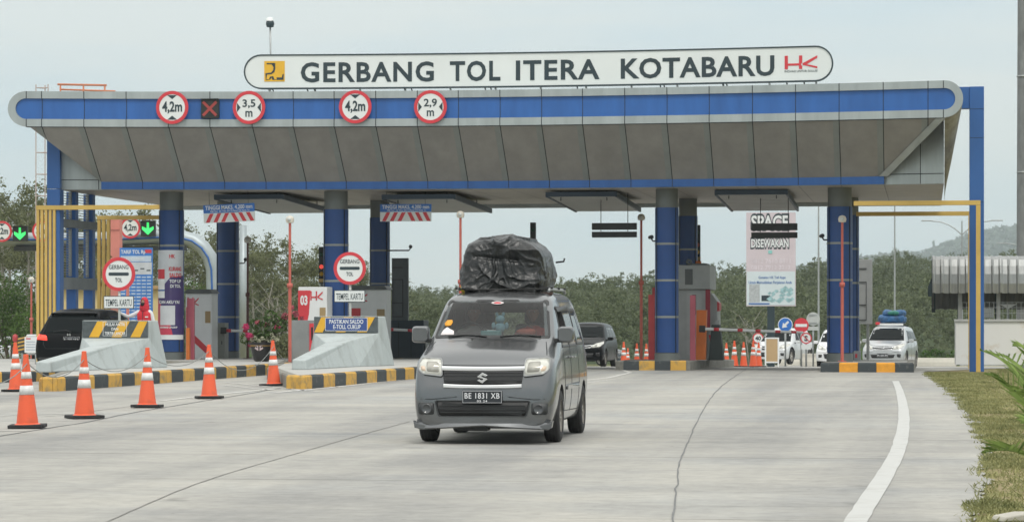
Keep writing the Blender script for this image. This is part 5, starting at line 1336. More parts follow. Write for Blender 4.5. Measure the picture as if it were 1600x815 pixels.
def crash_barrier(px_l, px_r, Yb, ztop, noseX, Yn, label, sign):
    xl_, xr_ = XY(px_l, Yb), XY(px_r, Yb); cx = (xl_ + xr_) / 2; t = thing('crash_barrier', label, 'concrete barrier', (cx, Yb, .265), 0, 'concrete crash barriers')
    w_ = (xr_ - xl_) / 2; T = ztop - .265; nx = noseX - cx; L_ = Yn - Yb; zs = T - .42
    hb = w_ + .16
    ym = -1.25; q_ = ym / L_; mx = nx * q_ * .9; zmid = .30 + (zs - .30) * .66
    V = [(nx - .16, L_, 0), (nx + .20, L_, 0), (nx + .17, L_ + .02, .22), (nx - .14, L_ + .02, .24),
         (-hb, 0, 0), (hb, 0, 0), (w_, 0, zs), (-w_, 0, zs),
         (-hb - .02, .75, 0), (hb + .10, .75, 0), (w_ + .04, .65, T), (-w_, .65, T), (w_, .02, T), (-w_, .02, T),
         (mx - .52, ym, 0), (mx + .60, ym, 0), (mx + .34, ym, zmid), (mx - .26, ym, zmid * .92)]
    F_ = [(0, 1, 2, 3), (1, 15, 16, 2), (15, 5, 6, 16), (3, 2, 16, 17), (17, 16, 6), (17, 6, 7), (0, 3, 17, 14), (14, 17, 7), (14, 7, 4),
          (5, 9, 10, 12, 6), (4, 7, 13, 11, 8), (7, 6, 12, 13), (13, 12, 10, 11), (8, 11, 10, 9), (0, 14, 4, 8, 9, 5, 15, 1)]
    mb = MB().add(V, F_); mb.build('concrete_body', M['barrier'], t, bevel=.025, seg=2)
    s = MB().box2((-w_ + .02, -.045, zs + .01), (w_ - .02, -.02, T - .01)).build('striped_panel', mat('panel_dark', (.07, .085, .09), .5, 0, .3, 9), t, bevel=.004)
    y_ = MB(); h0, h1 = zs + .02, T - .02; ww = 2 * w_ - .06
    for x0 in sign['stripes']:
        e = ww * .15; sl = ww * .13; a = -w_ + .03 + ww * x0; cl = lambda v_: max(-w_ + .03, min(w_ - .03, v_))
        y_.prism([(cl(a), h0), (cl(a + e), h0), (cl(a + e + sl), h1), (cl(a + sl), h1)], -.052, -.046)
    y_.build('yellow_stripe', mat('stripe_yellow', (.72, .40, .03), .5, 0, .08), s)
    if sign.get('blue'):
        p_ = MB().box2((-w_ * .62, -.066, T - .36), (w_ * .66, -.054, T - .04)).build('blue_panel', mat('sign_navy', (.035, .075, .25), .4), s)
        tx = MB(); tx.text('PASTIKAN SALDO', -w_ * .50, T - .18, w_ * 1.04, .105, -.067, bold=.015); tx.text('E-TOLL CUKUP', -w_ * .38, T - .31, w_ * .84, .105, -.067, bold=.015); tx.build('lettering', M['white'], p_)
        f_ = MB()
        for q in ((0.02 * w_, T - .04, 1.28 * w_, .01), (0.02 * w_, T - .36, 1.28 * w_, .01)): f_.box((q[0], -.068, q[1]), (q[2], .004, q[3]))
        for q in (-w_ * .62, w_ * .66): f_.box((q, -.068, T - .2), (.01, .004, .33))
        f_.build('border', M['white'], p_)
    else:
        tx = MB(); tx.text('MULAI ANTRI', -w_ * .28, T - .13, w_ * .58, .075, -.054, bold=.02); tx.text('DAN', -w_ * .1, T - .235, w_ * .2, .07, -.054, bold=.02); tx.text('TERTIB LANCAR', -w_ * .30, T - .345, w_ * .62, .075, -.054, bold=.02)
        tx.build('lettering', M['white'], s)
        f_ = MB()
        for z_ in (T - .035, T - .37): f_.box((0, -.055, z_), (w_ * .70, .004, .008))
        for x_ in (-w_ * .35, w_ * .35): f_.box((x_, -.055, T - .2), (.008, .004, .34))
        f_.build('border', M['white'], s)
    return t
crash_barrier(128, 233, 66.5, 1.40, XY(66, 60.6), 60.6, 'long grey wedge crash barrier with yellow stripes in front of the left GERBANG TOL sign', dict(stripes=(.10, .45, .74)))
crash_barrier(490, 592, 70.2, 1.50, XY(466, 64.6), 64.6, 'grey wedge crash barrier with blue PASTIKAN SALDO panel left of the grey van', dict(stripes=(-.02, .34, .68, .84)[:3] , blue=True))

# ================================================================ TRAFFIC CONES
def make_cone(label, loc):
    t = thing('traffic_cone', label, 'traffic cone', loc)
    H_ = .97; r0, r1 = .148, .030; zb = .035
    R_ = lambda z: r0 + (r1 - r0) * (z - zb) / (H_ - zb)
    MB().prismz(rpoly([(-.24, -.24), (.24, -.24), (.24, .24), (-.24, .24)], .05), 0, .045).build('base', M['rubber'], t, bevel=.008)
    prof = [(r0 + .02, .045), (r0, .06)]
    o = MB().lathe([(R_(.045) + .025, .045), (R_(.06), .06), (R_(.92), .92), (.036, .945), (.034, .965), (.018, .97)], 28); o.build('body', M['orange'], t, smooth_angle=50)
    for a, b in ((.72 * H_ - .05, .76 * H_ + .0), (.45 * H_, .575 * H_)):
        MB().lathe([(R_(a) + .001, a), (R_(a) + .0035, a), (R_(b) + .0035, b), (R_(b) + .001, b)], 28).build('reflective_band', M['cream'], t)
    return t
conepos = [(25, 613, .0, 'orange traffic cone standing apart behind the row, nearest the left picture edge'), (43, 670, .2, 'nearest and largest orange cone of the roped row'),
           (132, 655, .6, 'orange cone second from the camera in the roped row'), (230, 638, .1, 'orange cone in the roped row in front of the left barrier end'),
           (327, 624, .4, 'orange cone in the roped row in front of the striped kerb'), (428, 604, .9, 'farthest orange cone of the roped row, beside the second island')]
cone0 = None; cone_at = []
for px, py, rz, lab in conepos:
    p = ground(px, py - 1.5)
    if cone0 is None: cone0 = make_cone(lab, (p.x, p.y, .008)); cone0['group'] = 'roped orange cones'; c = cone0
    else: c = copy_thing(cone0, lab, (p.x, p.y, .008), rz, 'roped orange cones')
    c.rotation_euler = (R(rnd.uniform(-1.2, 1.2)), R(rnd.uniform(-1.5, 1.5)), rz); cone_at.append(p)
k = 1
# rope through the tops
mb = MB(); row = [cone_at[i] for i in (1, 2, 3, 4, 5)]
row = [W(-60, 690, 33.5)] + row + [W(470, 583, 69.5)]
for a, b in zip(row, row[1:]):
    pts = []
    za = .86; zb_4 = .86 if b is not row[-1] else .5
    for i in range(11):
        t_ = i / 10; q = Vector(a).lerp(Vector(b), t_); sag = (.36 if (b - a).length < 9 else .7) * 4 * t_ * (1 - t_); pts.append((q.x, q.y, za + (zb_4 - za) * t_ - sag * .62))
    mb.tube(pts, .007, 5)
rp = mb.build('barrier_rope', mat('rope_grey', (.22, .23, .22), .8), None); tag(rp, 'thin grey rope sagging from cone to cone along the left lane', 'rope')
far_c = [(974.6, 104, 'cone left of the red slim pole, beside the black car', 1.0), (1010, 100, 'cone partly behind the red posts of the middle booth', .9), (995, 98.5, 'cone just left of the slim red pole by the middle booth', .9),
         (1135, 108, 'leftmost cone of the far group under the barrier arm', 1.0), (1147.5, 103, 'second cone from the left in the far group', 1.05), (1162, 103, 'middle cone of the far group under the barrier arm', 1.0),
         (1177, 100, 'second cone from the right in the far group', 1.02), (1185.5, 102, 'rightmost cone of the far group, next to the wooden board', .98), (981, 112, 'small distant cone behind the left pair near the black car', .8)]
for px, D, lab, s in far_c:
    p = W(px, 500, D); copy_thing(cone0, 'orange ' + lab, (p.x, p.y, gz(p.y) + .006), rnd.uniform(0, 1.5), 'far orange cones at the middle lanes', s * .92)

# ================================================================ POLES, CAMERAS, LIGHTS
def flood_pole(px, ytop, Y, m_, label, r=.045, base=.26, rust=False):
    p = WY(px, ytop, Y); t = thing('floodlight_pole', label, 'slim light pole', (p.x, Y, gz(Y) + base), 0, 'slim red poles with a small lamp'); h = p.z - t.location.z
    MB().tube([(0, 0, 0), (0, 0, h * .55), (0, 0, h * .55), (0, 0, h)], [r, r, r * .78, r * .78], 10).build('pole', m_, t, smooth_angle=40)
    MB().box((0, 0, .01), (.22, .22, .02)).build('foot_plate', m_, t)
    MB().tube([(0, 0, h * .55 - .06), (0, 0, h * .55 + .06)], r * 1.7, 10).build('clamp', m_, t)
    l = MB().lathe([(.02, 0), (.10, .02), (.115, .10), (.09, .17), (.03, .20)], 14).build('lamp_head', mat('lamp_cream', (.60, .56, .48), .5), t, loc=(0, 0, h - .03), smooth_angle=50)
    MB().lathe([(.055, 0), (.045, -.02), (.001, -.03)], 14, axis='Y').build('lens', mat('lens_pale', (.5, .52, .5), .15), l, loc=(0, -.10, .10))
flood_pole(453, 347, 74.5, M['orp'], 'slim red lamp pole standing right of the flower pot')
flood_pole(719.5, 339, 79, M['orp'], 'slim red lamp pole rising behind the left side of the tarpaulin load')
flood_pole(1002, 343, 84, M['orp'], 'slim red lamp pole left of the third blue column')
flood_pole(1316, 346, 79.2, M['orp'], 'slim red lamp pole in front of the rightmost blue column')
flood_pole(387, 378, 85, M['brp'], 'rusty brown lamp pole between the dark blue column and the flower pot', .04)
flood_pole(49, 440, 95, M['orp'], 'slim red lamp pole in front of the green bushes at far left', .04, .0)
def cctv(px, py, Y, sx, label, reach=.22):
    p = WY(px, py, Y); t = thing('security_camera', label, 'camera', (p.x, Y, p.z), 0, 'small cameras on the columns')
    MB().tube([(-sx * reach, 0, -.12), (-sx * .06, 0, -.12), (0, 0, -.03)], .022, 8).build('arm', M['black'], t)
    MB().tube([(-sx * .02, .05, .0), (sx * .02, -.16, -.02)], [.06, .05], 10).build('housing', M['black'], t, smooth_angle=40)
cctv(642, 385, 87, 1, 'small black camera on an arm at the right of the dark blue fourth column', .75); cctv(1017, 370, 80.6, -1, 'small grey camera on an arm left of the third blue column', .16); cctv(1284, 368, 80.6, -1, 'small camera on an arm left of the rightmost blue column', .18); cctv(384, 405, 87, 1, 'small black camera on the dark column behind the first column', .20)
# camera mast on the roof
p = WY(422, 135, 80.5); t = thing('camera_mast', 'thin mast with a domed camera standing on the roof above the yellow emblem', 'camera mast', (p.x, 80.5, 7.72)); h = WY(422, 36, 80.5).z - 7.72
MB().tube([(0, 0, 0), (.02, 0, h * .5), (0, 0, h)], .025, 8).build('mast', M['steel'], t)
MB().lathe([(.001, -.14), (.10, -.12), (.125, -.02), (.10, .06), (.03, .10), (.001, .11)], 16).build('dome_camera', M['dark'], t, loc=(0, 0, h + .0), smooth_angle=50)
MB().lathe([(.11, 0), (.09, .09), (.001, .12)], 16).build('dome_cap', M['white'], t, loc=(-.01, 0, h + .05))
for z, d in ((h * .52, .07), (h * .15, .05)): MB().box((0, -.03, z), (d * 2, .1, d * 1.6)).build('junction_box', M['dark'], t, bevel=.01)
# orange pipe rail on the roof at the left
p0, p1 = WY(90, 132, 92), WY(180, 137, 92); t = thing('roof_railing', 'rusty orange pipe railing on the roof above the left end of the canopy', 'railing', (p0.x, 92, 7.6)); w_ = p1.x - p0.x; hh = p0.z - 7.6
MB().tube([(0, 0, hh), (w_ * .85, 0, hh - .05)], .035, 8).build('top_rail', mat('rail_orange', (.55, .20, .10), .6), t); MB().tube([(.1, 0, hh - .17), (w_, 0, hh - .25)], .03, 8).build('lower_rail', mat('rail_orange', (1, 1, 1)) , t)
for q in (.05, .45, .82): MB().tube([(w_ * q, 0, 0), (w_ * q, 0, hh - .03)], .03, 8).build('rail_post', MATS['rail_orange'], t)
# lattice mast
Y = 128; p0, p1 = WY(56, 560, Y), WY(75, 560, Y); w_ = p1.x - p0.x; ztop = WY(60, 132, Y).z; z0 = gz(Y)
t = thing('lattice_mast', 'thin pale lattice mast rising behind the left end of the canopy', 'lattice mast', (p0.x, Y, z0)); H_ = ztop - z0
LT = mat('lattice_pale', (.48, .40, .38), .6)
for i, (x, y) in enumerate(((0, 0), (w_, 0), (w_ * .5, w_ * .8))): MB().tube([(x, y, 0), (x, y, H_)], .028, 5).build('leg', LT, t)
mb = MB(); z = .8
while z < H_:
    c3 = [(0, 0, z), (w_, 0, z), (w_ * .5, w_ * .8, z), (0, 0, z)]
    for a, b in zip(c3, c3[1:]): mb.tube([a, b], .02, 4)
    z += 1.0
mb.build('bracing', LT, t)
# tall light poles behind
def light_pole(px, ytop, Y, arms, label, r=.07, col=None):
    p = WY(px, ytop, Y); z0 = gz(Y) if Y < 250 else -2.6; t = thing('light_pole', label, 'street lamp', (p.x, Y, z0), 0, 'tall grey street lamps'); h = p.z - z0
    MB().tube([(0, 0, 0), (0, 0, h)], [r, r * .55], 10).build('pole', M['steel'], t, smooth_angle=40)
    for s in arms:
        pts = [(0, 0, h - .6)] + [(s * 2.0 * math.sin(a) , 0, h - .6 + 1.1 * (1 - math.cos(a)) ) for a in [R(15 * i) for i in range(1, 6)]]
        pts = [(0, 0, h - 1.0)] + [(s * 2.1 * q, 0, h - 1.0 + 1.0 * (1 - (1 - q) ** 2.2)) for q in (.1, .25, .45, .7, 1)]
        a_ = MB().tube(pts, .04, 8).build('arm', M['steel'], t, smooth_angle=50); MB().box((s * 2.45, 0, h + .02), (.8, .22, .09)).build('lamp', M['steel'], a_, bevel=.03)
light_pole(1398, 300, 150, (), 'thin grey pole seen above the silver car with the bundle', .06)
light_pole(1279, 300, 150, (), 'thin grey pole between the pink billboard and the rightmost column', .065)
light_pole(1503, 345, 205, (-1, 1), 'double arm street lamp behind the right yellow beam', .09)
light_pole(1612, 380, 240, (-1,), 'distant street lamp with a curved arm before the far hill', .08)
# big concrete pole at the right edge
Y = 97; p = WY(1597.5, 500, Y); t = thing('concrete_pole', 'thick grey concrete pole cut by the right edge of the picture', 'pole', (p.x, Y, gz(Y)))
MB().tube([(0, 0, 0), (0, 0, 14)], [.21, .15], 24).build('shaft', mat('pole_concrete', (.20, .21, .21), .85, 0, .25, 3, bump=.3, stretch=(1, 1, .4)), t, smooth_angle=40)
for z in (6.5, 9.7): MB().tube([(0, 0, z), (0, 0, z + .05)], .195, 24).build('clamp_band', M['steel'], t)

# lane traffic lights
def lane_light(px, ytop, Y, label, lit):
    p = WY(px, ytop, Y); z0 = gz(Y) + .25; t = thing('lane_traffic_light', label, 'traffic light', (p.x, Y, z0), 0, 'narrow lane traffic lights'); h = p.z - z0
    MB().tube([(0, 0, 0), (0, 0, h - 1.0)], .045, 10).build('post', M['steel'], t)
    hs = MB().box((0, 0, h - .55), (.17, .16, 1.12)).build('housing', DKB, t, bevel=.012)
    for i, (z, m_) in enumerate(((h - .22, mat('lens_dark_green', (.01, .05, .03), .3)), (h - .60, mat('lens_red_lit', (.8, .08, .06), .3, emit=.8 if lit else .0) if lit else mat('lens_red_off', (.35, .06, .05), .3)), (h - .82, mat('lens_amber', (.55, .33, .05), .4)))):
        MB().lathe([(.065, 0), (.06, -.02), (.001, -.03)], 18, axis='Y').build('lens', m_, hs, loc=(0, -.082, z))
    MB().box((0, -.005, h - 1.02), (.18, .16, .1)).build('base_collar', mat('collar_amber', (.45, .30, .10), .5), hs)
lane_light(503, 386, 86, 'black lane traffic light with a lit red lamp left of the second column', True)
lane_light(833, 348, 88, 'black lane traffic light poking up behind the tarpaulin load', False)
lane_light(1090, 352, 88, 'dark lane traffic light above the middle toll booth', False)

# ================================================================ SIDE PORTALS AND FRAMES
BLS = mat('portal_blue', (.028, .11, .33), .4, 0, .1, 1.5, stretch=(1, 1, .3))
def beam(mb, a, b, d, mi=0):      # axis aligned beam between two points with section d=(dx,dy,dz) half-extents on the other axes
    return mb.box2([min(a[i], b[i]) - d[i] for i in range(3)], [max(a[i], b[i]) + d[i] for i in range(3)], mi)
Y = 78.4; x = XY(86.5, Y); t = thing('blue_portal', 'tall blue post with louvred screen standing at the left end of the canopy', 'portal frame', (x, Y, 0))
MB().box2((-.19, -.19, 0), (.19, .19, 5.098)).build('post', BLS, t, bevel=.01)
MB().box2((-.19, -.19, 5.112), (.19, -.02 - .0, 6.62)).build('post', BLS, t, bevel=.01)
gp = mat('screen_grey', (.18, .20, .21), .5, .2); lv = mat('louvre_grey', (.30, .30, .28), .6, .2, .1)
for y in (1.6, 3.3): MB().box2((-.13, y - .14, 0), (.15, y + .14, 5.09)).build('inner_post', BLS, t, bevel=.008)
zb1 = MB()
for z0, z1 in ((4.05, 4.28), (2.28, 2.62)): zb1.box2((-.10, .21, z0), (.17, 3.6, z1))
zb1.build('cross_beam', gp, t, bevel=.008)
for y0, y1 in ((.25, 1.4), (1.8, 3.1)):
    for z0, z1 in ((2.66, 4.02), (4.31, 5.08)):
        f_ = MB(); f_.box2((-.02, y0, z0), (.06, y0 + .07, z1)); f_.box2((-.02, y1 - .07, z0), (.06, y1, z1)); fo = f_.build('louvre_frame', M['steel'], t)
        s = MB(); n = int((z1 - z0) / .075)
        for i in range(n): s.box((.02, (y0 + y1) / 2, z0 + .04 + i * .075), (.07, y1 - y0 - .15, .012), rx=0)
        s.build('louvre_slats', lv, fo)
Y = 79.0; x = XY(1526, Y); t = thing('blue_portal', 'tall blue square post with a top arm at the right end of the canopy', 'portal frame', (x, Y, 0))
zt_ = WY(1526, 136, Y).z
MB().box2((-.195, -.195, 0), (.195, .195, zt_)).build('post', BLS, t, bevel=.01)
MB().box2((-1.0, -.16, zt_ - .60), (-.197, .16, zt_ - .004)).build('top_arm', BLS, t, bevel=.01)
mb = MB()
for z in (zt_ - .62, zt_ - 1.4, 4.6): mb.box2((-.197, -.198, z), (.197, .198, z + .012))
mb.build('cladding_joint', M['seam'], t)
def yellow_frame(cols, beam_px, Y, ztop, label, slats):
    xs_ = [XY(p, Y) for p in cols]; t = thing('yellow_frame', label, 'slatted frame', (xs_[0], Y, gz(Y)), 0); zt = ztop - gz(Y); x0 = 0; x1 = xs_[1] - xs_[0]
    if slats:
        n = slats; pitch = (x1 - x0) / n
        for i in range(n): MB().box2((i * pitch + .01, -.05, .0), (i * pitch + pitch * .74, .05, zt - .13)).build('slat', M['yellow'], t, bevel=.006)
        mb = MB()
        for z in (2.55, 3.05 - .55, .95, 3.4): mb.box2((0, .052, z), (x1, .08, z + .05))
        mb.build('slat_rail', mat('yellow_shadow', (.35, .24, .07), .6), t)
    else: MB().box2((x0, -.06, 0), (x1, .06, zt - .13)).build('post', M['yellow'], t, bevel=.006)
    bx0, bx1 = XY(beam_px[0], Y) - xs_[0], XY(beam_px[1], Y) - xs_[0]
    MB().box2((bx0, -.06, zt - .125), (bx1, .06, zt)).build('top_beam', M['yellow'], t, bevel=.006)
yellow_frame((57, 89), (57, 249), 78.2, WY(150, 320.5, 78.2).z, 'yellow slatted frame at the left with a long beam to the first column', 5)
yellow_frame((152, 174), (152, 250), 86.5, WY(150, 337, 86.5).z, 'second yellow slatted frame behind the blue portal post', 3)
yellow_frame((1525, 1532), (1334, 1532), 78.3, WY(1450, 313.5, 78.3).z, 'thin yellow post and beam in front of the right blue portal', 0)
yellow_frame((1513, 1519), (1338, 1519), 86.5, WY(1450, 330.5, 86.5).z, 'rear yellow beam on a thin post behind the right blue portal', 0)

# ================================================================ FAR LEFT GANTRY WITH GREEN ARROWS
Y = 122; t = thing('lane_gantry', 'light grey arched pipe gantry crossing behind the left columns', 'gantry', (XY(150, Y), Y, gz(Y))); L0 = t.location
GM = mat('gantry_pale', (.36, .41, .43), .45, .3, .08)
pts = [WY(px, py, Y) - L0 for px, py in [(-90, 374), (60, 374), (200, 373), (262, 370), (285, 371), (303, 376), (318, 387), (328, 402), (333, 420), (334, 450), (334, 500), (334, 566)]]
MB().tube(pts, [.30] * 4 + [.32] * 8, 20).build('arch_pipe', GM, t, smooth_angle=50)
pts2 = [p + Vector((0, -.32, -.02)) for p in pts[:-1]]; MB().tube(pts2, .045, 8).build('blue_stripe', M['blue'], t)
MB().box2((WY(25, 400, Y).x - L0.x, -.3, WY(1, 392, Y).z - L0.z), (WY(290, 400, Y).x - L0.x, .3, WY(1, 385, Y).z - L0.z)).build('cable_tray', DKB, t)
pts3 = [WY(380, y, Y) - L0 for y in (352, 566)]; MB().tube(pts3, .16, 16).build('support_pole', GM, t)
def gantry_sign(px, py, text, label):
    p = WY(px, py, Y - .6); q = thing('clearance_sign', label, 'road sign', (p.x, Y - .6, p.z), 0, 'round limit signs on the far gantry'); mb = MB(); limit_sign(mb, (0, 0), .46, text, 'v', 0)
    split_build(mb, q, {0: ('disc', M['sign_white']), 1: ('rim', M['red']), 2: ('writing', M['dark']), 3: ('back_plate', M['steel'])}); MB().box2((-.05, .032, -.35), (.05, .3, .35)).build('bracket', M['steel'], q)
gantry_sign(3, 361.5, '4,2m', 'round 4,2m sign cut by the left picture edge'); gantry_sign(203.5, 356, '4,2m', 'small round 4,2m sign on the far gantry above the salmon pillar'); gantry_sign(66, 361, '3,5m', 'round limit sign hidden behind the front yellow slats')
def arrow_signal(px, py, label):
    p = WY(px, py, Y - .6); q = thing('lane_signal', label, 'lane signal', (p.x, Y - .6, p.z), 0, 'green arrow lane signals')
    MB().box((0, .08, 0), (.66, .16, .66)).build('housing', DKB, q, bevel=.01); MB().box((0, -.06, .33), (.68, .2, .02)).build('visor', DKB, q)
    MB().prism([(-.05, .27), (.05, .27), (.05, .0), (.26, .10), (.26, -.03), (0, -.27), (-.26, -.03), (-.26, .10), (-.05, .0)], -.012, -.002).build('arrow', LEDG, q)
    MB().box2((-.05, .16, -.3), (.05, .3, .3)).build('bracket', M['steel'], q)
arrow_signal(31, 365, 'black lane signal with a green arrow at the far left edge'); arrow_signal(231, 357, 'black lane signal with a green arrow beside the first blue column')

# ================================================================ LEFT TOLL AREA
def block(name, label, cat, px0, px1, Y, z0, z1, m_, depth=.4, part='body', bev=.01):
    x0, x1 = XY(px0, Y), XY(px1, Y); t = thing(name, label, cat, ((x0 + x1) / 2, Y, z0)); MB().box2((-(x1 - x0) / 2, 0, 0), ((x1 - x0) / 2, depth, z1 - z0)).build(part, m_, t, bevel=bev); return t, (x1 - x0) / 2, z1 - z0
zz = lambda py, px, Y: WY(px, py, Y).z
SAL = mat('salmon_paint', (.62, .22, .17), .6, 0, .08)
t, w_, h_ = block('salmon_pillar', 'tall salmon pink pillar between the yellow slats and the blue tariff board', 'pillar', 170, 187, 97, gz(97), zz(343, 178, 97), SAL, .35, 'shaft')
MB().box((0, -.015, h_ - .35), (2 * w_ + .01, .02, .03)).build('band', mat('salmon_dark', (.45, .15, .12), .6), t)
t, w_, h_ = block('salmon_pillar', 'thin salmon post standing in front of the blue tariff board', 'pillar', 197, 201, 95, gz(95), zz(430, 199, 95), SAL, .1, 'shaft')
Y = 96; t, w_, h_ = block('tariff_board', 'tall blue toll tariff table behind the TEMPEL KARTU plate', 'information board', 187, 238, Y, gz(Y) + .3, zz(387, 212, Y), mat('tariff_blue', (.05, .20, .55), .5), .08, 'panel', 0)
tb = MB(); tb.box2((-w_ + .04, -.006, h_ - .48), (w_ - .04, -.002, h_ - .28), 0)
cw = (2 * w_ - .06) / 6; 
for j in range(26):
    for i in range(6):
        z1 = h_ - .95 - j * .115
        if z1 < .1: continue
        tb.box2((-w_ + .05 + i * cw, -.006, z1 - .085), (-w_ + .05 + i * cw + cw * .80, -.002, z1 - (.035 if (i + j) % 2 else .045)), 0)
tb.build('price_cells', mat('tariff_white', (.50, .60, .70), .6), t)
hd = MB(); hd.box2((-w_ + .02, -.007, h_ - .92), (w_ - .02, -.002, h_ - .50)); hd.build('header_panel', mat('tariff_grey', (.55, .58, .60), .6), t)
hx = MB()
for i in range(5): hx.box2((-w_ + .08 + i * .22, -.012, h_ - .80 + (i % 2) * .06), (-w_ + .22 + i * .22, -.008, h_ - .76 + (i % 2) * .06))
hx.build('vehicle_pictogram', M['dark'], t)
tx = MB(); tx.text('TARIF TOL Rp', -w_ * .92, h_ - .20, w_ * 1.5, .13, -.004, bold=.02); tx.text('KENDARAAN', -w_ * .6, h_ - .42, w_ * 1.1, .09, -.008, bold=.02); tx.build('lettering', M['white'], t)
MB().box2((w_ * .55, -.006, h_ - .18), (w_ * .95, -.002, h_ - .06)).build('logo', M['red'], t)
MB().box2((-w_, 0.02, -.6), (-w_ + .1, .1, 0)).build('leg', M['steel'], t); MB().box2((w_ - .1, 0.02, -.6), (w_, .1, 0)).build('leg', M['steel'], t)
# yellow kiosk far left
CRM = mat('kiosk_cream', (.62, .50, .25), .7, 0, .08)
Y = 110; x0, x1 = XY(96, Y), XY(252, Y); t = thing('toll_kiosk', 'cream yellow kiosk building seen between the posts at the left', 'building', ((x0 + x1) / 2, Y, gz(Y))); hw = (x1 - x0) / 2; H_ = zz(452, 120, Y) - gz(Y)
MB().box2((-hw, 0, 0), (hw, 3, H_)).build('wall', CRM, t); MB().box2((-hw - .1, -.25, H_), (hw + .1, 3.2, H_ + .14)).build('roof', mat('kiosk_roof', (.40, .26, .12), .7), t, bevel=.02)
d = MB().box2((-hw + .9, -.03, 0), (-hw + 1.7, .0, 1.9)).build('door', mat('kiosk_door', (.12, .10, .08), .6), t); MB().box2((-hw + .15, -.035, .95), (-hw + .75, .0, 1.7)).build('window', TINT, t)
MB().box2((hw - 1.5, -.035, .95), (hw - .7, .0, 1.7)).build('window', TINT, t)
# advert banner wrapped round the first column
x = XY(268, YF); t = thing('column_banner', 'purple and white advertising banner wrapped round the first blue column', 'banner', (x, YF, zz(530, 268, YF)))
zt_ = zz(391, 268, YF) - t.location.z; rr = .384
def wrap(mb, a0, a1, z0, z1, r_, mi=0, n=10):
    o = len(mb.v)
    for k in range(n + 1):
        a = R(a0 + (a1 - a0) * k / n); mb.v += [(r_ * math.sin(a), -r_ * math.cos(a), z0), (r_ * math.sin(a), -r_ * math.cos(a), z1)]
    for k in range(n): mb.f.append((o + 2 * k, o + 2 * k + 2, o + 2 * k + 3, o + 2 * k + 1)); mb.m.append(mi); mb.sm.append(True)
def wrap_poly(mb, pts, r_, mi=0):     # pts (angle deg, z)
    bm = bmesh.new(); vv = [bm.verts.new((a, b, 0)) for a, b in pts]; bm.faces.new(vv); bmesh.ops.triangulate(bm, faces=bm.faces)
    for a in range(-90, 91, 10): bmesh.ops.bisect_plane(bm, geom=bm.verts[:] + bm.edges[:] + bm.faces[:], plane_co=(a, 0, 0), plane_no=(1, 0, 0))
    o = len(mb.v); bm.verts.index_update(); idx = {v_: i for i, v_ in enumerate(bm.verts)}
    for v_ in bm.verts: a = R(v_.co.x); mb.v.append((r_ * math.sin(a), -r_ * math.cos(a), v_.co.y))
    for f_ in bm.faces: mb.f.append(tuple(o + idx[v_] for v_ in f_.verts)); mb.m.append(mi); mb.sm.append(True)
    bm.free()
BP = mat('banner_purple', (.055, .035, .14), .45); BW = mat('banner_white', (.60, .63, .66), .45); BR = mat('banner_red', (.55, .05, .09), .45)
mb = MB(); wrap(mb, -75, 75, 0, zt_, rr, 0, 16); mb.build('vinyl_sheet', BW, t)
mb = MB(); wrap_poly(mb, [(-75, .14), (75, .14), (75, 1.85), (10, 1.80), (-75, 1.15)], rr + .004); mb.build('purple_field', BP, t)
mb = MB(); wrap_poly(mb, [(-75, .14), (20, .14), (5, .55), (-30, .95), (-75, 1.30)], rr + .007); mb.build('red_field', BR, t)
mb = MB(); wrap(mb, -75, 75, 0, .135, rr + .006, 0, 16); wrap(mb, -60, -15, 1.20, 2.05, rr + .010, 0, 6); mb.build('white_field', M['white'], t)
mb = MB(); wrap(mb, -62, -15, 1.75, 2.03, rr + .013, 0, 6); mb.build('red_card', M['red'], t)
mb = MB(); wrap(mb, -60, -15, 1.40, 1.44, rr + .013, 0, 6); wrap(mb, -68, -58, .03, .10, rr + .013, 0); mb.build('blue_line', M['blue'], t)
def wrap_text(mb, s, a0, a1, z, h, r_):
    q = MB(); q.text(s, 0, 0, 1, h, 0, bold=.03, depth=0)
    o = len(mb.v)
    for x_, y_, z_ in q.v: a = R(a0 + (a1 - a0) * x_); mb.v.append((r_ * math.sin(a), -r_ * math.cos(a), z + z_))
    for f_ in q.f: mb.f.append(tuple(i + o for i in f_)); mb.m.append(0); mb.sm.append(False)
mb = MB(); wrap_text(mb, 'KURANG', 4, 60, 1.98, .12, rr + .012); wrap_text(mb, 'SALDO', 6, 60, 1.80, .12, rr + .012); wrap_text(mb, 'HK', 5, 30, 2.35, .11, rr + .012); mb.build('red_lettering', M['red'], t)
mb = MB(); wrap_text(mb, 'TOP UP', 6, 58, 1.64, .09, rr + .014); wrap_text(mb, 'DI TOL', 10, 56, 1.50, .09, rr + .014); wrap_text(mb, 'SCAN AKU YA!', -50, 50, 1.04, .09, rr + .014); wrap_text(mb, 'INFORMASI LENGKAP', -40, 40, .33, .05, rr + .014); mb.build('white_lettering', M['white'], t)
mb = MB(); wrap(mb, -40, 30, .42, .98, rr + .011, 0, 8); mb.build('blank_square', mat('banner_square', (.62, .64, .66), .5), t)

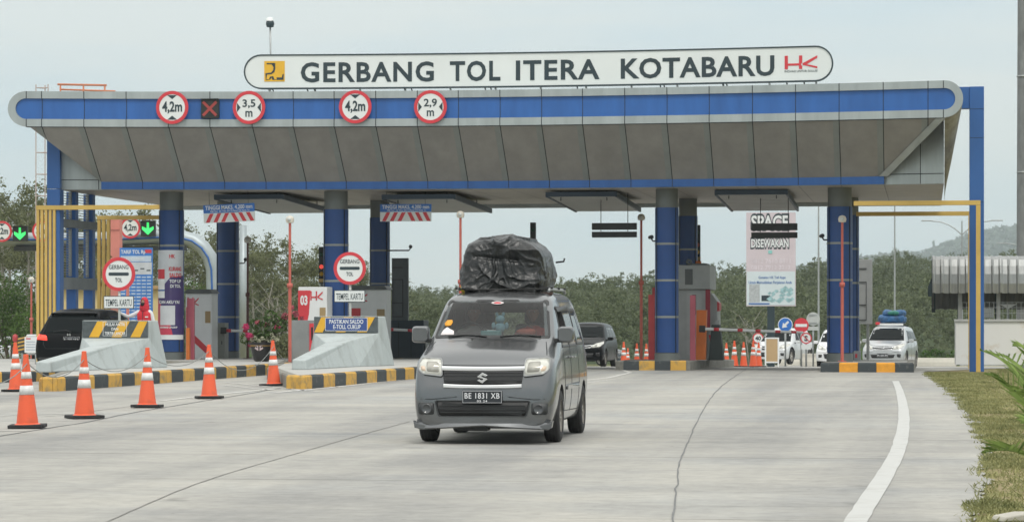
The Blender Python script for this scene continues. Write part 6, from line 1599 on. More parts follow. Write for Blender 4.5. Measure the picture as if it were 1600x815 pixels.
# ticket machines
HKC = mat('machine_white', (.74, .76, .76), .45, 0, .06, 2)
def machine(px0, px1, py0, Y, label, z0=None, num=None, sw=True, col=None, roof=True, hk=True):
    z0 = gz(Y) + .26 if z0 is None else z0
    x0, x1 = XY(px0, Y), XY(px1, Y); w_ = (x1 - x0) / 2; H_ = zz(py0, px0, Y) - z0
    t = thing('ticket_machine', label, 'toll machine', ((x0 + x1) / 2, Y, z0)); MB().box2((-w_, 0, 0), (w_, .75, H_)).build('cabinet', col or HKC, t, bevel=.02)
    if roof: MB().prism([(-w_ - .05, H_), (w_ + .05, H_), (w_ - .06, H_ + .12), (-w_ + .06, H_ + .12)], -.1, .8).build('roof', mat('machine_roof', (.10, .11, .11), .5), t, bevel=.01)
    if hk: mb = MB(); hk_logo(mb, -w_ * (.15 if num else .85), H_ - .38, w_ * .85, .26, -.004); mb.build('logo', M['red'], t)
    if num:
        MB().prism([(-w_ - .004, .35), (-w_ * .62, .55), (-w_ * .25, H_ - .75), (-w_ * .15, H_ - .10), (-w_ - .004, H_ - .10)], -.008, -.001).build('red_field', M['red'], t)
        MB().text(num, -w_ * .85, H_ - .50, w_ * .50, .26, -.009, bold=.04).build('number', M['white'], t)
    elif sw:
        MB().prism([(-w_ * .9, 1.05), (-w_ * .45, 1.05), (-w_ * .40, .75), (w_ * .8, .30), (w_ * .8, -.0 + .08), (w_ * .2, .30), (-w_ * .7, .62), (-w_ * .9, .8)], -.008, -.001).build('red_swoosh', M['red'], t)
        MB().box2((-w_ * .95, -.012, 1.0), (-w_ * .35, -.002, 1.55)).build('red_panel', M['red'], t)
    MB().box2((w_ * .50, -.02, H_ * .55), (w_ * .9, -.002, H_ * .55 + .35)).build('card_reader', mat('reader', (.35, .25, .12), .5), t)
    return t, w_, H_
machine(290, 331, 458, 83.5, 'grey ticket machine with red swoosh right of the banner column')
machine(544, 604, 452, 86, 'white ticket machine with red shapes behind the right TEMPEL KARTU plate')
machine(466, 511, 448, 79.5, 'white ticket machine numbered 03 with a red corner behind the barrier', num='03', roof=False)
def post(px0, px1, py0, Y, m_, label, cat='guard post', z0=None, depth=.12, taper=None):
    z0 = gz(Y) + .25 if z0 is None else z0
    x0, x1 = XY(px0, Y), XY(px1, Y); H_ = zz(py0, px0, Y) - z0; t = thing('guard_post', label, cat, ((x0 + x1) / 2, Y, z0)); w_ = (x1 - x0) / 2
    if taper: MB().prism([(-w_, 0), (w_, 0), (w_ * taper[1], H_), (-w_ * taper[0], H_)], 0, depth).build('post', m_, t, bevel=.008)
    else: MB().box2((-w_, 0, 0), (w_, depth, H_)).build('post', m_, t, bevel=.008)
    MB().box2((-w_ - .03, -.03, 0), (w_ + .03, depth + .03, .02)).build('foot_plate', M['steel'], t)
    return t
PNK = mat('post_pink', (.50, .12, .16), .5, 0, .1); RDP = mat('post_red', (.42, .045, .05), .5, 0, .15, 3); ORG = mat('post_orange', (.62, .16, .03), .55, 0, .12, 3)
post(292, 303, 466, 81.0, PNK, 'faded pink post in front of the left ticket machine'); post(290.5, 296, 512, 80.6, ORG, 'short orange post at the foot of the banner column')
post(1013, 1022, 460, 82.5, RDP, 'red upright post just left of the third blue column'); post(1019, 1025, 449, 84.5, RDP, 'taller red post half behind the third blue column')
post(1078, 1086.5, 461, 82, PNK, 'pink upright post right of the third blue column'); post(443 + 3, 452, 458, 90, RDP, 'red edge post beside the white machine') if False else None
t = post(1087, 1102, 484, 83, ORG, 'orange barrier arm cabinet in front of the middle booth', 'barrier cabinet', taper=(.85, 1.25), depth=.35)
x = XY(1118, 84.5); t = thing('dark_cone_post', 'dark tapered concrete block at the right end of the middle booth', 'concrete block', (x, 84.5, gz(84.5) + .25)); hh = zz(507, 1118, 84.5) - t.location.z
MB().prism([(-.21, 0), (.24, 0), (.12, hh), (-.12, hh)], 0, .5).build('block', mat('dark_block', (.05, .065, .065), .7, 0, .2), t, bevel=.02); MB().box2((-.02, .1, hh), (.1, .3, hh + .12)).build('fixing', M['steel'], t)
# electrical cabinet, blocks, back boards
t, w_, h_ = block('electric_cabinet', 'grey electrical cabinet left of the dark blue rear column', 'cabinet', 330, 351, 84.6, gz(84.6) + .26, zz(504, 340, 84.6), mat('cabinet_grey', (.22, .23, .21), .6, .1), .5)
MB().box2((-w_ * .5, -.012, h_ * .55), (-w_ * .1, -.002, h_ * .8)).build('vent', M['greyc'], t); MB().box2((w_ * .55, -.03, h_ * .4), (w_ * .65, -.002, h_ * .5)).build('handle', M['black'], t)
t, w_, h_ = block('concrete_block', 'grey concrete block behind the slim red pole and the second barrier', 'concrete block', 453, 494, 75.5, .265, zz(500, 470, 75.5), mat('block_grey', (.23, .245, .245), .75, 0, .12, 2, bump=.2), 1.6)
MB().box2((w_ - .18, -.03, .1), (w_ - .06, -.002, 1.05)).build('red_edge', M['red'], t); MB().box2((w_ - .13, -.04, .6), (w_ - .08, -.031, .95)).build('slot', M['black'], t)
t, w_, h_ = block('control_cabinet', 'dark blue-grey low cabinet behind the second barrier', 'cabinet', 603, 662, 89, gz(89) + .26, zz(500, 630, 89), mat('cabinet_dark', (.035, .052, .065), .6, 0, .15), .9)
for i in range(1, 3): MB().box2((-w_ + 2 * w_ * i / 3 - .008, -.004, .05), (-w_ + 2 * w_ * i / 3 + .008, -.001, h_ - .05)).build('door_joint', M['seam'], t)
MB().tube([(w_ + .05, .2, 0), (w_ + .05, .2, h_ * .75), (w_ + .28, .2, h_ * .4), (w_ + .28, .2, 0)], .05, 8).build('hoop_rail', mat('post_white', (.5, .52, .5)), t, smooth_angle=50)
def back_board(px0, px1, py0, py1, Y, label, m_):
    x0, x1 = XY(px0, Y), XY(px1, Y); zt_, zb_5 = zz(py0, px0, Y), zz(py1, px0, Y); w_ = (x1 - x0) / 2; z0 = gz(Y)
    t = thing('sign_back', label, 'sign board', ((x0 + x1) / 2, Y, z0)); MB().box2((-w_, 0, zb_5 - z0), (w_, .1, zt_ - z0)).build('panel', m_, t, bevel=.01)
    f_ = MB(); hm = (zt_ + zb_5) / 2 - z0
    for z in (zt_ - z0 - .32, hm + .30, hm - .45, zb_5 - z0 + .12): f_.box2((-w_ * .95, -.03, z), (w_ * .35, -.002, z + .03))
    f_.box2((w_ * .30, -.03, zb_5 - z0 + .15), (w_ * .36, -.002, hm + .33)); f_.box2((-w_ * .9, -.03, zb_5 - z0 + .15), (-w_ * .84, -.002, hm + .33)); f_.build('stiffener', mat('stiffener_dark', (.06, .065, .065), .5), t)
    for s in (-.5, .5): MB().tube([(w_ * s, .16, 0), (w_ * s, .16, zt_ - z0 - .1)], .05, 8).build('post', M['steel'], t)
back_board(612, 638, 403, 501, 90, 'dark grey back of a tall sign beside the fourth dark column', mat('back_dark', (.13, .145, .15), .5, .2))
back_board(1335, 1363, 405, 506, 95, 'pale grey back of a tall sign right of the rightmost column', mat('back_pale', (.38, .39, .39), .5, .2, .1))

# booth on the middle island
Y = 85.5; x0, x1 = XY(1052, Y), XY(1109, Y); t = thing('toll_booth', 'narrow grey toll booth tower behind the third blue column', 'toll booth', ((x0 + x1) / 2, Y, gz(Y) + .25)); w_ = (x1 - x0) / 2; z0 = t.location.z
BG = mat('booth_grey', (.40, .42, .42), .55, .1, .12, 2)
hm = zz(452, 1080, Y) - z0; ht = zz(414, 1080, Y) - z0
MB().box2((-w_, 0, 0), (w_ - .12, 2.2, hm)).build('lower_box', BG, t, bevel=.015); MB().box2((-w_, -.15, hm + .004), (w_ + .02, 2.3, ht)).build('upper_box', BG, t, bevel=.02)
MB().box2((-.18, -.17, hm + .14), (w_ - .50, -.152, ht - .12)).build('window', mat('booth_window', (.12, .13, .13), .2), t)
o = MB().box2((-.14, -.022, .15), (.30, -.002, hm - .1)).build('door', mat('booth_door', (.44, .46, .46), .5), t); MB().box2((.02, -.028, 1.35), (.14, -.023, 1.95)).build('door_window', M['black'], o); MB().tube([(.25, -.05, .8), (.25, -.05, 1.1)], .012, 6).build('handle', M['black'], o)
MB().box2((.42, -.02, .9), (.56, -.003, hm + .0)).build('red_stripe', mat('stripe_dark_red', (.32, .03, .05), .5), t)
MB().prism([(w_ - .11, 0), (w_ + .24, 0), (w_ + .20, 1.75), (w_ + .02, 2.0), (w_ - .11, 2.0)], .3, 1.6).build('side_housing', BG, t, bevel=.02)
MB().prism([(w_ - .06, .75), (w_ + .02, .75), (w_ + .12, .28), (w_ + .05, .28)], .285, .298).build('red_swoosh', M['red'], t)
MB().prism([(w_ + .2, 1.45), (w_ + .26, 1.5), (w_ + .26, 1.7), (w_ + .2, 1.75)], .3, 1.2).build('red_hood', M['red'], t)
MB().lathe([(.09, -.06), (.09, .06), (.03, .07)], 16, axis='Y').build('roof_fan', M['steel'], t, loc=(-.1, .3, ht + .10)); MB().box((.18, .4, ht + .07), (.16, .2, .13)).build('beacon', ORG, t, bevel=.02)
MB().box2((.0, .05, ht + .002), (.46, 1.2, ht + .05)).build('roof_tray', M['greyc'], t)
# barrier arms
def barrier_arm(px0, py0, px1, py1, Y, label, bands):
    a, b = WY(px0, py0, Y), WY(px1, py1, Y); t = thing('boom_gate', label, 'boom gate', tuple(a), 0, 'red and white barrier arms'); d = b - a; ang = math.atan2(d.z, d.x); t.rotation_euler = (0, -ang, 0); L_ = d.length
    MB().tube([(0, 0, 0), (L_, 0, 0)], [.046, .034], 12).build('arm', M['white'], t, smooth_angle=50)
    for q in bands: MB().tube([(L_ * q, 0, 0), (L_ * q + .15, 0, 0)], .050 - .012 * q, 12).build('red_band', M['red'], t)
    MB().box((-.05, 0, 0), (.18, .14, .2)).build('hub', M['black'], t, bevel=.02)
barrier_arm(1100, 513.5, 1255, 519, 82.6, 'long white barrier arm with red bands reaching right from the middle booth', (.10, .34, .52, .72, .88))
barrier_arm(606, 514, 663, 517, 87.5, 'barrier arm reaching right behind the van mirror', (.03, .55, .85)); barrier_arm(352, 516, 389, 517, 84.4, 'short barrier arm behind the pink flowers', (.05, .75))

# ================================================================ SIGNS BEHIND THE GATE
Y = 112; p0, p1 = WY(1166, 332, Y), WY(1243, 478, Y); t = thing('billboard', 'tall pink billboard reading SPACE DISEWAKAN behind the gate', 'billboard', ((p0.x + p1.x) / 2, Y, gz(Y))); z0 = t.location.z; w_ = (p1.x - p0.x) / 2; zT, zB = p0.z - z0, p1.z - z0
MB().box2((-w_, 0, zB), (w_, .2, zT)).build('panel', mat('billboard_pink', (.60, .53, .56), .6, 0, .04, 2), t); MB().box2((-.14, .02, 0), (.14, .18, zB)).build('post', M['dark'], t)
kk = SC(1200, Y); zp = lambda py: zz(py, 1200, Y) - z0
ol = MB(); wt = MB()
for s, a, b in (('SPACE', 357, 336), ('DISEWAKAN', 386, 373)):
    z_, h_ = zp(a), zp(b) - zp(a); ol.text(s, -w_ * .80 - .03, z_ - .03, w_ * 1.52 + .06, h_ + .06, -.004, bold=.09); wt.text(s, -w_ * .80, z_, w_ * 1.52, h_, -.012, bold=.03)
ol.build('outline_lettering', M['dark'], t); wt.build('white_lettering', M['white'], t)
ph = MB(); ph.text('0812 7610 8811', -w_ * .8, zp(411), w_ * 1.6, zp(404) - zp(411), -.006, bold=.02); ph.text('0812 7912 2212', -w_ * .8, zp(421), w_ * 1.6, zp(414) - zp(421), -.006, bold=.02); ph.build('phone_lettering', mat('phone_white', (.68, .62, .66), .5), t)
lp = MB().box2((-w_ + .02, -.012, zB + .04), (w_ - .02, -.002, zp(424))).build('lower_panel', mat('billboard_pale', (.60, .68, .70), .6, 0, .04), t)
lt = MB(); lt.text('Gunakan HK Toll Apps', -w_ * .5, zp(435), w_ * 1.1, zp(431) - zp(435), -.014, bold=.02); lt.text('Untuk Memudahkan Perjalanan Anda', -w_ * .9, zp(443), w_ * 1.75, zp(438.5) - zp(443), -.014, bold=.02); lt.build('blue_lettering', mat('print_blue', (.08, .18, .42), .5), lp)
pc = MB(); rr2 = random.Random(4)
for i in range(26):
    x_ = rr2.uniform(-w_ * .1, w_ * .85); z_ = rr2.uniform(zB + .15, zp(450)); s = rr2.uniform(.05, .16); pc.prism([(x_ - s, z_), (x_, z_ - s * .6), (x_ + s, z_ + s * .2), (x_ + s * .2, z_ + s)], -.0145 - i * .0004, -.0135 - i * .0004)
pc.build('printed_picture', mat('print_teal', (.30, .48, .50), .6, 0, .4, 6), lp)
MB().box2((-w_ * .88, -.016, zB + .15), (-w_ * .45, -.013, zB + .85)).build('grey_square', mat('print_grey', (.42, .45, .46), .6, 0, .2, 12), lp); MB().box2((-w_ * .38, -.02, zB + .2), (-w_ * .02, -.0135, zB + .42)).build('dark_label', M['dark'], lp)
MB().box2((-w_ * .9, -.02, zB + .07), (-w_ * .05, -.0135, zB + .12)).build('blue_stripe', M['blue'], lp)
MB().box2((-.1, -.02, zp(396)), (.05, -.002, zp(391))).build('phone_icon', mat('icon_green', (.25, .55, .52), .5), t)

def round_sign(px, py, rpx, D, label, draw, cols, plate=None, post_m=None):
    p = W(px, py, D); Yd = p.y; r = rpx / F * D; z0 = gz(Yd); t = thing('traffic_sign', label, 'road sign', (p.x, Yd, z0), 0); z = p.z - z0
    MB().tube([(0, .07, 0), (0, .07, z + r * .8)], .04, 10).build('post', post_m or M['steel'], t)
    mb = MB(); draw(mb, r, z); split_build(mb, t, cols)
    return t, r, z
def d_arrow(mb, r, z):
    mb.disc((0, z), r, .0, .02, 36, 0); mb.disc((0, z), r * .90, -.008, -.001, 36, 1)
    c, s = math.cos(R(225)), math.sin(R(225)); pts = [(-.60, .14), (.0, .14), (.0, .42), (.62, 0), (.0, -.42), (.0, -.14), (-.60, -.14)]
    mb.prism([(r * (a * c - b * s), z + r * (a * s + b * c)) for a, b in pts], -.016, -.009, 2)
round_sign(1227, 507, 11.5, 118, 'blue round sign with a white arrow pointing down left', d_arrow, {0: ('rim', M['white']), 1: ('disc', mat('sign_blue', (.03, .16, .52))), 2: ('arrow', M['white'])})
def d_noentry(mb, r, z): mb.disc((0, z), r, 0, .02, 36, 0); mb.box((0, -.005, z), (r * 1.55, .008, r * .40), 1)
t, r, z = round_sign(1252, 508, 11.5, 118, 'red no entry sign with a white bar', d_noentry, {0: ('disc', M['red']), 1: ('bar', M['white'])})
def d_back(mb, r, z): mb.disc((0, z), r, 0, .02, 36, 0); mb.box((0, -.02, z + r * .6), (r * 1.2, .03, .05), 1); mb.box((0, -.02, z - r * .6), (r * 1.2, .03, .05), 1); mb.box2((-r * .8, 0, z - r * 1.7), (r * .8, .02, z - r * 1.12), 0)
round_sign(1270.5, 498, 10.5, 124, 'pale grey back of a round sign with a plate below', d_back, {0: ('disc', mat('sign_back_grey', (.48, .50, .48), .5, .2)), 1: ('clip', M['steel'])})
def d_s(mb, r, z):
    mb.disc((0, z), r * .86, 0, .02, 36, 0); mb.ring((0, z), r * .80, r, -.006, .026, 40, 1); mb.text('S', -r * .30, z - r * .45, r * .60, r * .9, -.003, 2, bold=.05); mb.prism([(a * r, z + b * r) for a, b in stroke([(-.6, .6), (.6, -.6)], .14)], -.012, -.006, 1)
    mb.box2((-r * .85, 0, z - r * 2.0), (r * .85, .02, z - r * 1.15), 0)
round_sign(1259.5, 528, 8.8, 116, 'small round no stopping sign with a crossed S and a plate below', d_s, {0: ('disc', M['sign_white']), 1: ('rim', M['red']), 2: ('letter', M['dark'])})
def d_40(mb, r, z):
    mb.disc((0, z), r * .86, 0, .02, 36, 0); mb.ring((0, z), r * .80, r, -.006, .026, 40, 1); mb.text('40', -r * .52, z - r * .36, r * 1.04, r * .74, -.003, 2, bold=.04); mb.box2((-r * .7, 0, z - r * 1.5), (r * .7, .02, z - r * 1.08), 0)
round_sign(1184.5, 528, 8.5, 142, 'round 40 speed limit sign left of the white off-road car', d_40, {0: ('disc', M['sign_white']), 1: ('rim', M['red']), 2: ('number', M['dark'])})
# wooden A-board
D = 108; a, b = W(1195, 571, D), W(1217.5, 571, D); t = thing('a_board', 'blank plywood board in a white frame standing in the lane', 'sandwich board', ((a.x + b.x) / 2, a.y, gz(a.y)), R(3)); w_ = (b.x - a.x) / 2; h_ = 46 / F * D
t.rotation_euler = (R(-7), 0, R(3))
MB().box2((-w_ + .05, -.01, .2), (w_ - .05, .01, h_ - .04)).build('plywood', mat('plywood', (.46, .32, .17), .7, 0, .12, 2, stretch=(1, 1, .2)), t)
f_ = MB(); f_.box2((-w_, -.02, 0), (-w_ + .055, .02, h_)); f_.box2((w_ - .055, -.02, 0), (w_, .02, h_)); f_.box2((-w_ + .055, -.02, h_ - .05), (w_ - .055, .02, h_)); f_.box2((-w_ + .055, -.02, .15), (w_ - .055, .02, .2)); f_.build('frame', M['white'], t)
f_ = MB()
for s in (-1, 1): f_.tube([(s * (w_ - .03), .02, h_ - .05), (s * (w_ - .03), .45, .03)], .02, 6)
f_.build('rear_legs', M['white'], t)
# concrete road blocks
def road_block(px0, px1, py0, D, label, L_=None):
    a, b = W(px0, py0, D), W(px1, py0, D); t = thing('concrete_road_block', label, 'concrete barrier', ((a.x + b.x) / 2, a.y, gz(a.y)), 0, 'pale concrete road blocks'); w_ = (b.x - a.x) / 2; h_ = a.z - gz(a.y)
    mb = MB(); prof = [(-.28, 0), (.28, 0), (.24, .2), (.12, .4), (.09, h_), (-.09, h_), (-.12, .4), (-.24, .2)]; n = 8
    mb.v = [(-w_, y, z) for y, z in prof] + [(w_, y, z) for y, z in prof]; mb.f = [tuple(range(n - 1, -1, -1)), tuple(range(n, 2 * n))] + [(i, (i + 1) % n, n + (i + 1) % n, n + i) for i in range(n)]; mb.m = [0] * (n + 2); mb.sm = [False] * (n + 2)
    mb.build('barrier_block', mat('pale_concrete', (.48, .46, .40), .85, 0, .1, 2, bump=.2), t, bevel=.02)
road_block(1251, 1279, 552, 126, 'pale concrete road block right of the white off-road car'); road_block(1216, 1250, 562, 150, 'low pale concrete block behind the white off-road car')
road_block(1430, 1494, 561, 128, 'long low pale concrete wall right of the silver car')
# small bits by column 4
t, w_, h_ = block('grey_bin', 'small grey box at the foot of the rightmost column', 'box', 1334, 1345, 84, gz(84) + .25, zz(548, 1340, 84), mat('bin_grey', (.30, .32, .33), .6), .3)
MB().box2((-w_ * .6, -.012, .08), (0, -.002, .2)).build('red_label', M['red'], t)

# ================================================================ SHELTER AT THE RIGHT
Y0 = 90.5; xL = XY(1457, Y0); xR_ = XY(1780, Y0); t = thing('roadside_shelter', 'open shelter with a curved corrugated metal roof and white low wall at the right', 'shelter', (xL, Y0, 0))
def roofsheet(pts, m_, name):      # pts profile (y, z); corrugated along x
    mb = MB(); nx_ = int((xR_ - xL) / .045); o = 0; W2 = xR_ - xL
    for i in range(nx_ + 1):
        x_ = W2 * i / nx_; ph_ = (x_ / .26) % 1; lift = .035 * (1 if ph_ < .22 else 0)
        for (y, z) in pts: mb.v.append((x_, y - lift, z + lift * .6))
    n = len(pts)
    for i in range(nx_):
        for j in range(n - 1): mb.f.append((i * n + j, (i + 1) * n + j, (i + 1) * n + j + 1, i * n + j + 1)); mb.m.append(0); mb.sm.append(False)
    return mb.build(name, m_, t)
zr, ze = zz(400, 1500, Y0 + .8), zz(458, 1500, Y0)
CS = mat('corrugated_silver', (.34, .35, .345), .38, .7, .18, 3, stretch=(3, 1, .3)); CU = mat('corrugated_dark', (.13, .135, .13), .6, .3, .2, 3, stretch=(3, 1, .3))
front = [(0, ze), (-.03, ze + .3), (0, ze + .6), (.08, ze + .85), (.25, zr - .12), (.55, zr - .02), (.9, zr)]
roofsheet(front, CS, 'front_roof')
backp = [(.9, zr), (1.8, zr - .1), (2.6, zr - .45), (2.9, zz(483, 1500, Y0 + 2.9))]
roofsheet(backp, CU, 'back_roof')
prof = front + backp[1:]
for xx in (-.02,): 
    vs_ = [(xx, y, z) for y, z in prof] + [(xx, y, z - .10) for y, z in prof]; n = len(prof)
    mb = MB().add(vs_, [(i, i + 1, n + i + 1, n + i) for i in range(n - 1)]); o = mb.build('gable_edge', M['dark'], t); s = o.modifiers.new('s', 'SOLIDIFY'); s.thickness = .12
for px in (1500, 1560, 1640, 1720):
    x_ = XY(px, Y0 + .3) - xL; MB().box2((x_ - .06, .25, 1.25), (x_ + .06, .37, ze + .1)).build('post', mat('shelter_post', (.30, .31, .30), .6), t)
    MB().box2((x_ - .05, 2.6, 0), (x_ + .05, 2.7, zr - .6)).build('rear_post', M['dark'], t)
wl = XY(1493, Y0) - xL; WLM = mat('shelter_wall_white', (.78, .78, .76), .8, 0, .08, 1.2, col2=(.50, .38, .22), thr=(.58, .80))
MB().box2((wl, .1, 0), (xR_ - xL, .28, 1.34)).build('front_wall', WLM, t, bevel=.01); MB().box2((wl, .284, 0), (wl + .18, 2.6, 1.34)).build('side_wall', WLM, t, bevel=.01)
MB().box2((wl - .04, .05, 1.344), (xR_ - xL, .33, 1.42)).build('wall_coping', mat('coping', (.45, .46, .45), .7), t, bevel=.01)
gr_ = MB(); n = int((xR_ - xL - wl) / .14)
for i in range(n): gr_.box2((wl + .2 + i * .14, .20, 1.42), (wl + .212 + i * .14, .212, 1.95))
for z in (1.6, 1.78, 1.94): gr_.box2((wl + .2, .195, z), (xR_ - xL, .205, z + .012))
gr_.build('wire_grille', M['steel'], t)
mb = MB(); mb.box((XY(1541, 92) - xL, 1.4, 1.62), (.45, .04, .30)); mb.build('notice', M['white'], t); MB().box((XY(1575, 92) - xL, 1.5, .95), (.08, .08, 1.9)).build('signpost', M['steel'], t); MB().prism([(-.28, 0), (-.02, -.14), (.02, -.14), (.28, 0)], 0, .04).build('signpost_fork', M['white'], t, loc=(XY(1575, 92) - xL, 1.45, 1.9))

# ================================================================ FLOWER POT
px, D = 409, 78.5; p = W(px, 560, D); t = thing('flower_pot', 'large black ornamented flower pot with pink bougainvillea and white flowers', 'potted plant', (p.x, p.y, .268)); k = F / D; hp = 30 / k
prof = [(.001, 0), (.17, 0), (.22, .04), (.29, hp * .55), (.325, hp * .80), (.33, hp * .86), (.37, hp * .88), (.38, hp), (.33, hp), (.31, hp * .86), (.001, hp * .84)]
MB().lathe(prof, 32).build('pot', mat('pot_black', (.03, .03, .032), .35), t, smooth_angle=40)
MB().lathe([(.334, hp * .79), (.342, hp * .79), (.348, hp * .86), (.336, hp * .86)], 32).build('gold_band', mat('pot_gold', (.42, .26, .08), .5, 0, .3, 30), t)
mb = MB()
for s in (-1, 1): mb.prism([(s * .02, .30), (s * .12, .36), (s * .10, .40), (s * .04, .36), (s * .05, .42), (s * .13, .45), (s * .02, .44)], -.345, -.318)
mb.build('ornament', mat('pot_ornament', (.55, .45, .45), .6), t)
def leaf_cloud(name, m_, parent, blobs, n, size, rs, mats2=None, loc=None, up=.2):
    C_ = np.array([b[:3] for b in blobs]); Rr = np.array([b[3] for b in blobs]); wts = Rr ** 2; idx = rs.choice(len(blobs), n, p=wts / wts.sum())
    d = rs.normal(size=(n, 3)); d /= np.linalg.norm(d, axis=1)[:, None]; pos = C_[idx] + d * (Rr[idx] * rs.uniform(.55, 1.0, n) ** .6)[:, None]
    return quads(name, m_, parent, pos, size, rs, loc)
def quad_arrays(pos, size, rs, ratio=.55):
    n = len(pos); a = rs.normal(size=(n, 3)); a /= np.linalg.norm(a, axis=1)[:, None]; b = rs.normal(size=(n, 3)); b -= (b * a).sum(1)[:, None] * a; b /= np.linalg.norm(b, axis=1)[:, None]
    s = (size * rs.uniform(.6, 1.4, n))[:, None] / 2
    v = np.empty((n, 4, 3)); v[:, 0] = pos - a * s; v[:, 1] = pos + b * s * ratio; v[:, 2] = pos + a * s; v[:, 3] = pos - b * s * ratio
    return v.reshape(-1, 3)
def mesh_from(name, m_, V, nq, parent=None, loc=None):
    me = bpy.data.meshes.new(name); me.vertices.add(len(V)); me.vertices.foreach_set('co', V.astype(np.float32).ravel()); me.loops.add(nq * 4); me.polygons.add(nq)
    me.loops.foreach_set('vertex_index', np.arange(nq * 4, dtype=np.int32)); me.polygons.foreach_set('loop_start', np.arange(0, nq * 4, 4, dtype=np.int32)); me.polygons.foreach_set('loop_total', np.full(nq, 4, dtype=np.int32))
    me.update(); me.materials.append(m_); o = bpy.data.objects.new(name, me); COL.objects.link(o)
    if parent is not None: o.parent = parent
    if loc is not None: o.location = loc
    return o
def quads(name, m_, parent, pos, size, rs, loc=None, ratio=.55):
    return mesh_from(name, m_, quad_arrays(pos, size, rs, ratio), len(pos), parent, loc)
def leafmat(name, c, var=.45, scale=.7, trans=.25, tint2=None):
    m = bpy.data.materials.new(name); m.use_nodes = True; n = m.node_tree.nodes; L = m.node_tree.links; b = n['Principled BSDF']; b.inputs['Roughness'].default_value = .65; b.inputs['Specular IOR Level'].default_value = .25
    g = n.new('ShaderNodeNewGeometry'); t = n.new('ShaderNodeTexCoord'); z = n.new('ShaderNodeTexNoise'); z.inputs['Scale'].default_value = scale; z.inputs['Detail'].default_value = 5; L.new(t.outputs['Object'], z.inputs['Vector'])
    ad = n.new('ShaderNodeMath'); ad.operation = 'ADD'; mu = n.new('ShaderNodeMath'); mu.operation = 'MULTIPLY'; mu.inputs[1].default_value = .35; L.new(g.outputs['Random Per Island'], mu.inputs[0]); L.new(mu.outputs[0], ad.inputs[0]); L.new(z.outputs['Fac'], ad.inputs[1])
    r = n.new('ShaderNodeValToRGB'); e = r.color_ramp.elements; e[0].position = .42; e[1].position = .92; c2 = tint2 or tuple(min(1, x * (1 + var)) for x in c)
    e[0].color = (*[x * (1 - var) for x in c], 1); e[1].color = (*c2, 1); L.new(ad.outputs[0], r.inputs[0]); L.new(r.outputs[0], b.inputs['Base Color'])
    tr = n.new('ShaderNodeBsdfTranslucent'); L.new(r.outputs[0], tr.inputs[0]); mxs = n.new('ShaderNodeMixShader'); mxs.inputs[0].default_value = trans
    L.new(b.outputs[0], mxs.inputs[1]); L.new(tr.outputs[0], mxs.inputs[2]); L.new(mxs.outputs[0], n['Material Output'].inputs[0]); return m
rs = np.random.RandomState(5)
FL = leafmat('flower_leaf', (.07, .12, .035)); PKM = leafmat('petal_pink', (.62, .07, .20), .2); PK2 = leafmat('petal_pale_pink', (.50, .13, .17), .2); WHM = leafmat('petal_white', (.66, .66, .50), .15)
leaf_cloud('foliage', FL, t, [(-.15, 0, hp + .12, .18), (.2, 0, hp + .15, .2), (.0, 0, hp + .35, .22), (-.45, 0, hp + .1, .16), (.5, 0, hp + .45, .24), (.75, .1, hp + .6, .22), (.25, 0, hp + .7, .2), (-.2, .1, hp + .5, .16)], 900, .10, rs)
st_ = MB(); rr3 = random.Random(3)
for i in range(16):
    a = rr3.uniform(-.6, .95); h = rr3.uniform(.25, .95); st_.tube([(a * .1, 0, hp * .9), (a * .5, rr3.uniform(-.1, .1), hp + h * .5), (a, rr3.uniform(-.2, .2), hp + h)], .010, 4)
st_.build('stem', mat('twig', (.16, .13, .10), .9), t)
leaf_cloud('pink_flowers', PKM, t, [(-.42, -.1, hp + .42, .09), (-.30, -.1, hp + .16, .09), (-.26, -.15, hp - .08, .07), (-.38, -.1, hp + .2, .06), (.46, -.1, hp + .40, .08)], 420, .07, rs)
leaf_cloud('pale_pink_flowers', PK2, t, [(.12, 0, hp + .46, .08), (.65, 0, hp + .7, .10), (.95, 0, hp + .78, .09), (1.05, .1, hp + .45, .09), (.8, .1, hp + .95, .08), (-.12, 0, hp + .55, .07), (1.1, .1, hp + .65, .06)], 420, .07, rs)
leaf_cloud('white_flowers', WHM, t, [(-.25 + .1 * i, -.12, hp + .08 + .05 * math.sin(i * 2.3), .06) for i in range(8)] + [(.3, -.1, hp + .22, .05)], 420, .05, rs)

# ================================================================ PEOPLE
SKIN = mat('skin', (.34, .19, .13), .55, 0, .05); SKW = mat('white_sleeve', (.66, .68, .70), .8, 0, .06)
def skin_mesh(name, m_, parent, verts, edges, radii, levels=2):
    me = bpy.data.meshes.new(name); me.from_pydata(verts, edges, []); ob = bpy.data.objects.new(name, me); COL.objects.link(ob)
    sk = ob.modifiers.new('skin', 'SKIN'); sk.use_smooth_shade = True
    if not me.skin_vertices: pass
    lay = me.skin_vertices[0] if me.skin_vertices else None
    if lay is None: bm = bmesh.new(); bm.from_mesh(me); bm.verts.layers.skin.verify(); bm.to_mesh(me); bm.free(); lay = me.skin_vertices[0]
    for i, r in enumerate(radii): lay.data[i].radius = (r, r) if not isinstance(r, tuple) else r
    lay.data[0].use_root = True
    sb = ob.modifiers.new('sub', 'SUBSURF'); sb.levels = levels; sb.render_levels = levels
    dg = bpy.context.evaluated_depsgraph_get(); m2 = bpy.data.meshes.new_from_object(ob.evaluated_get(dg)); ob.modifiers.clear(); ob.data = m2; bpy.data.meshes.remove(me)
    m2.materials.clear(); m2.materials.append(m_); m2.polygons.foreach_set('use_smooth', [True] * len(m2.polygons)); ob.parent = parent; return ob
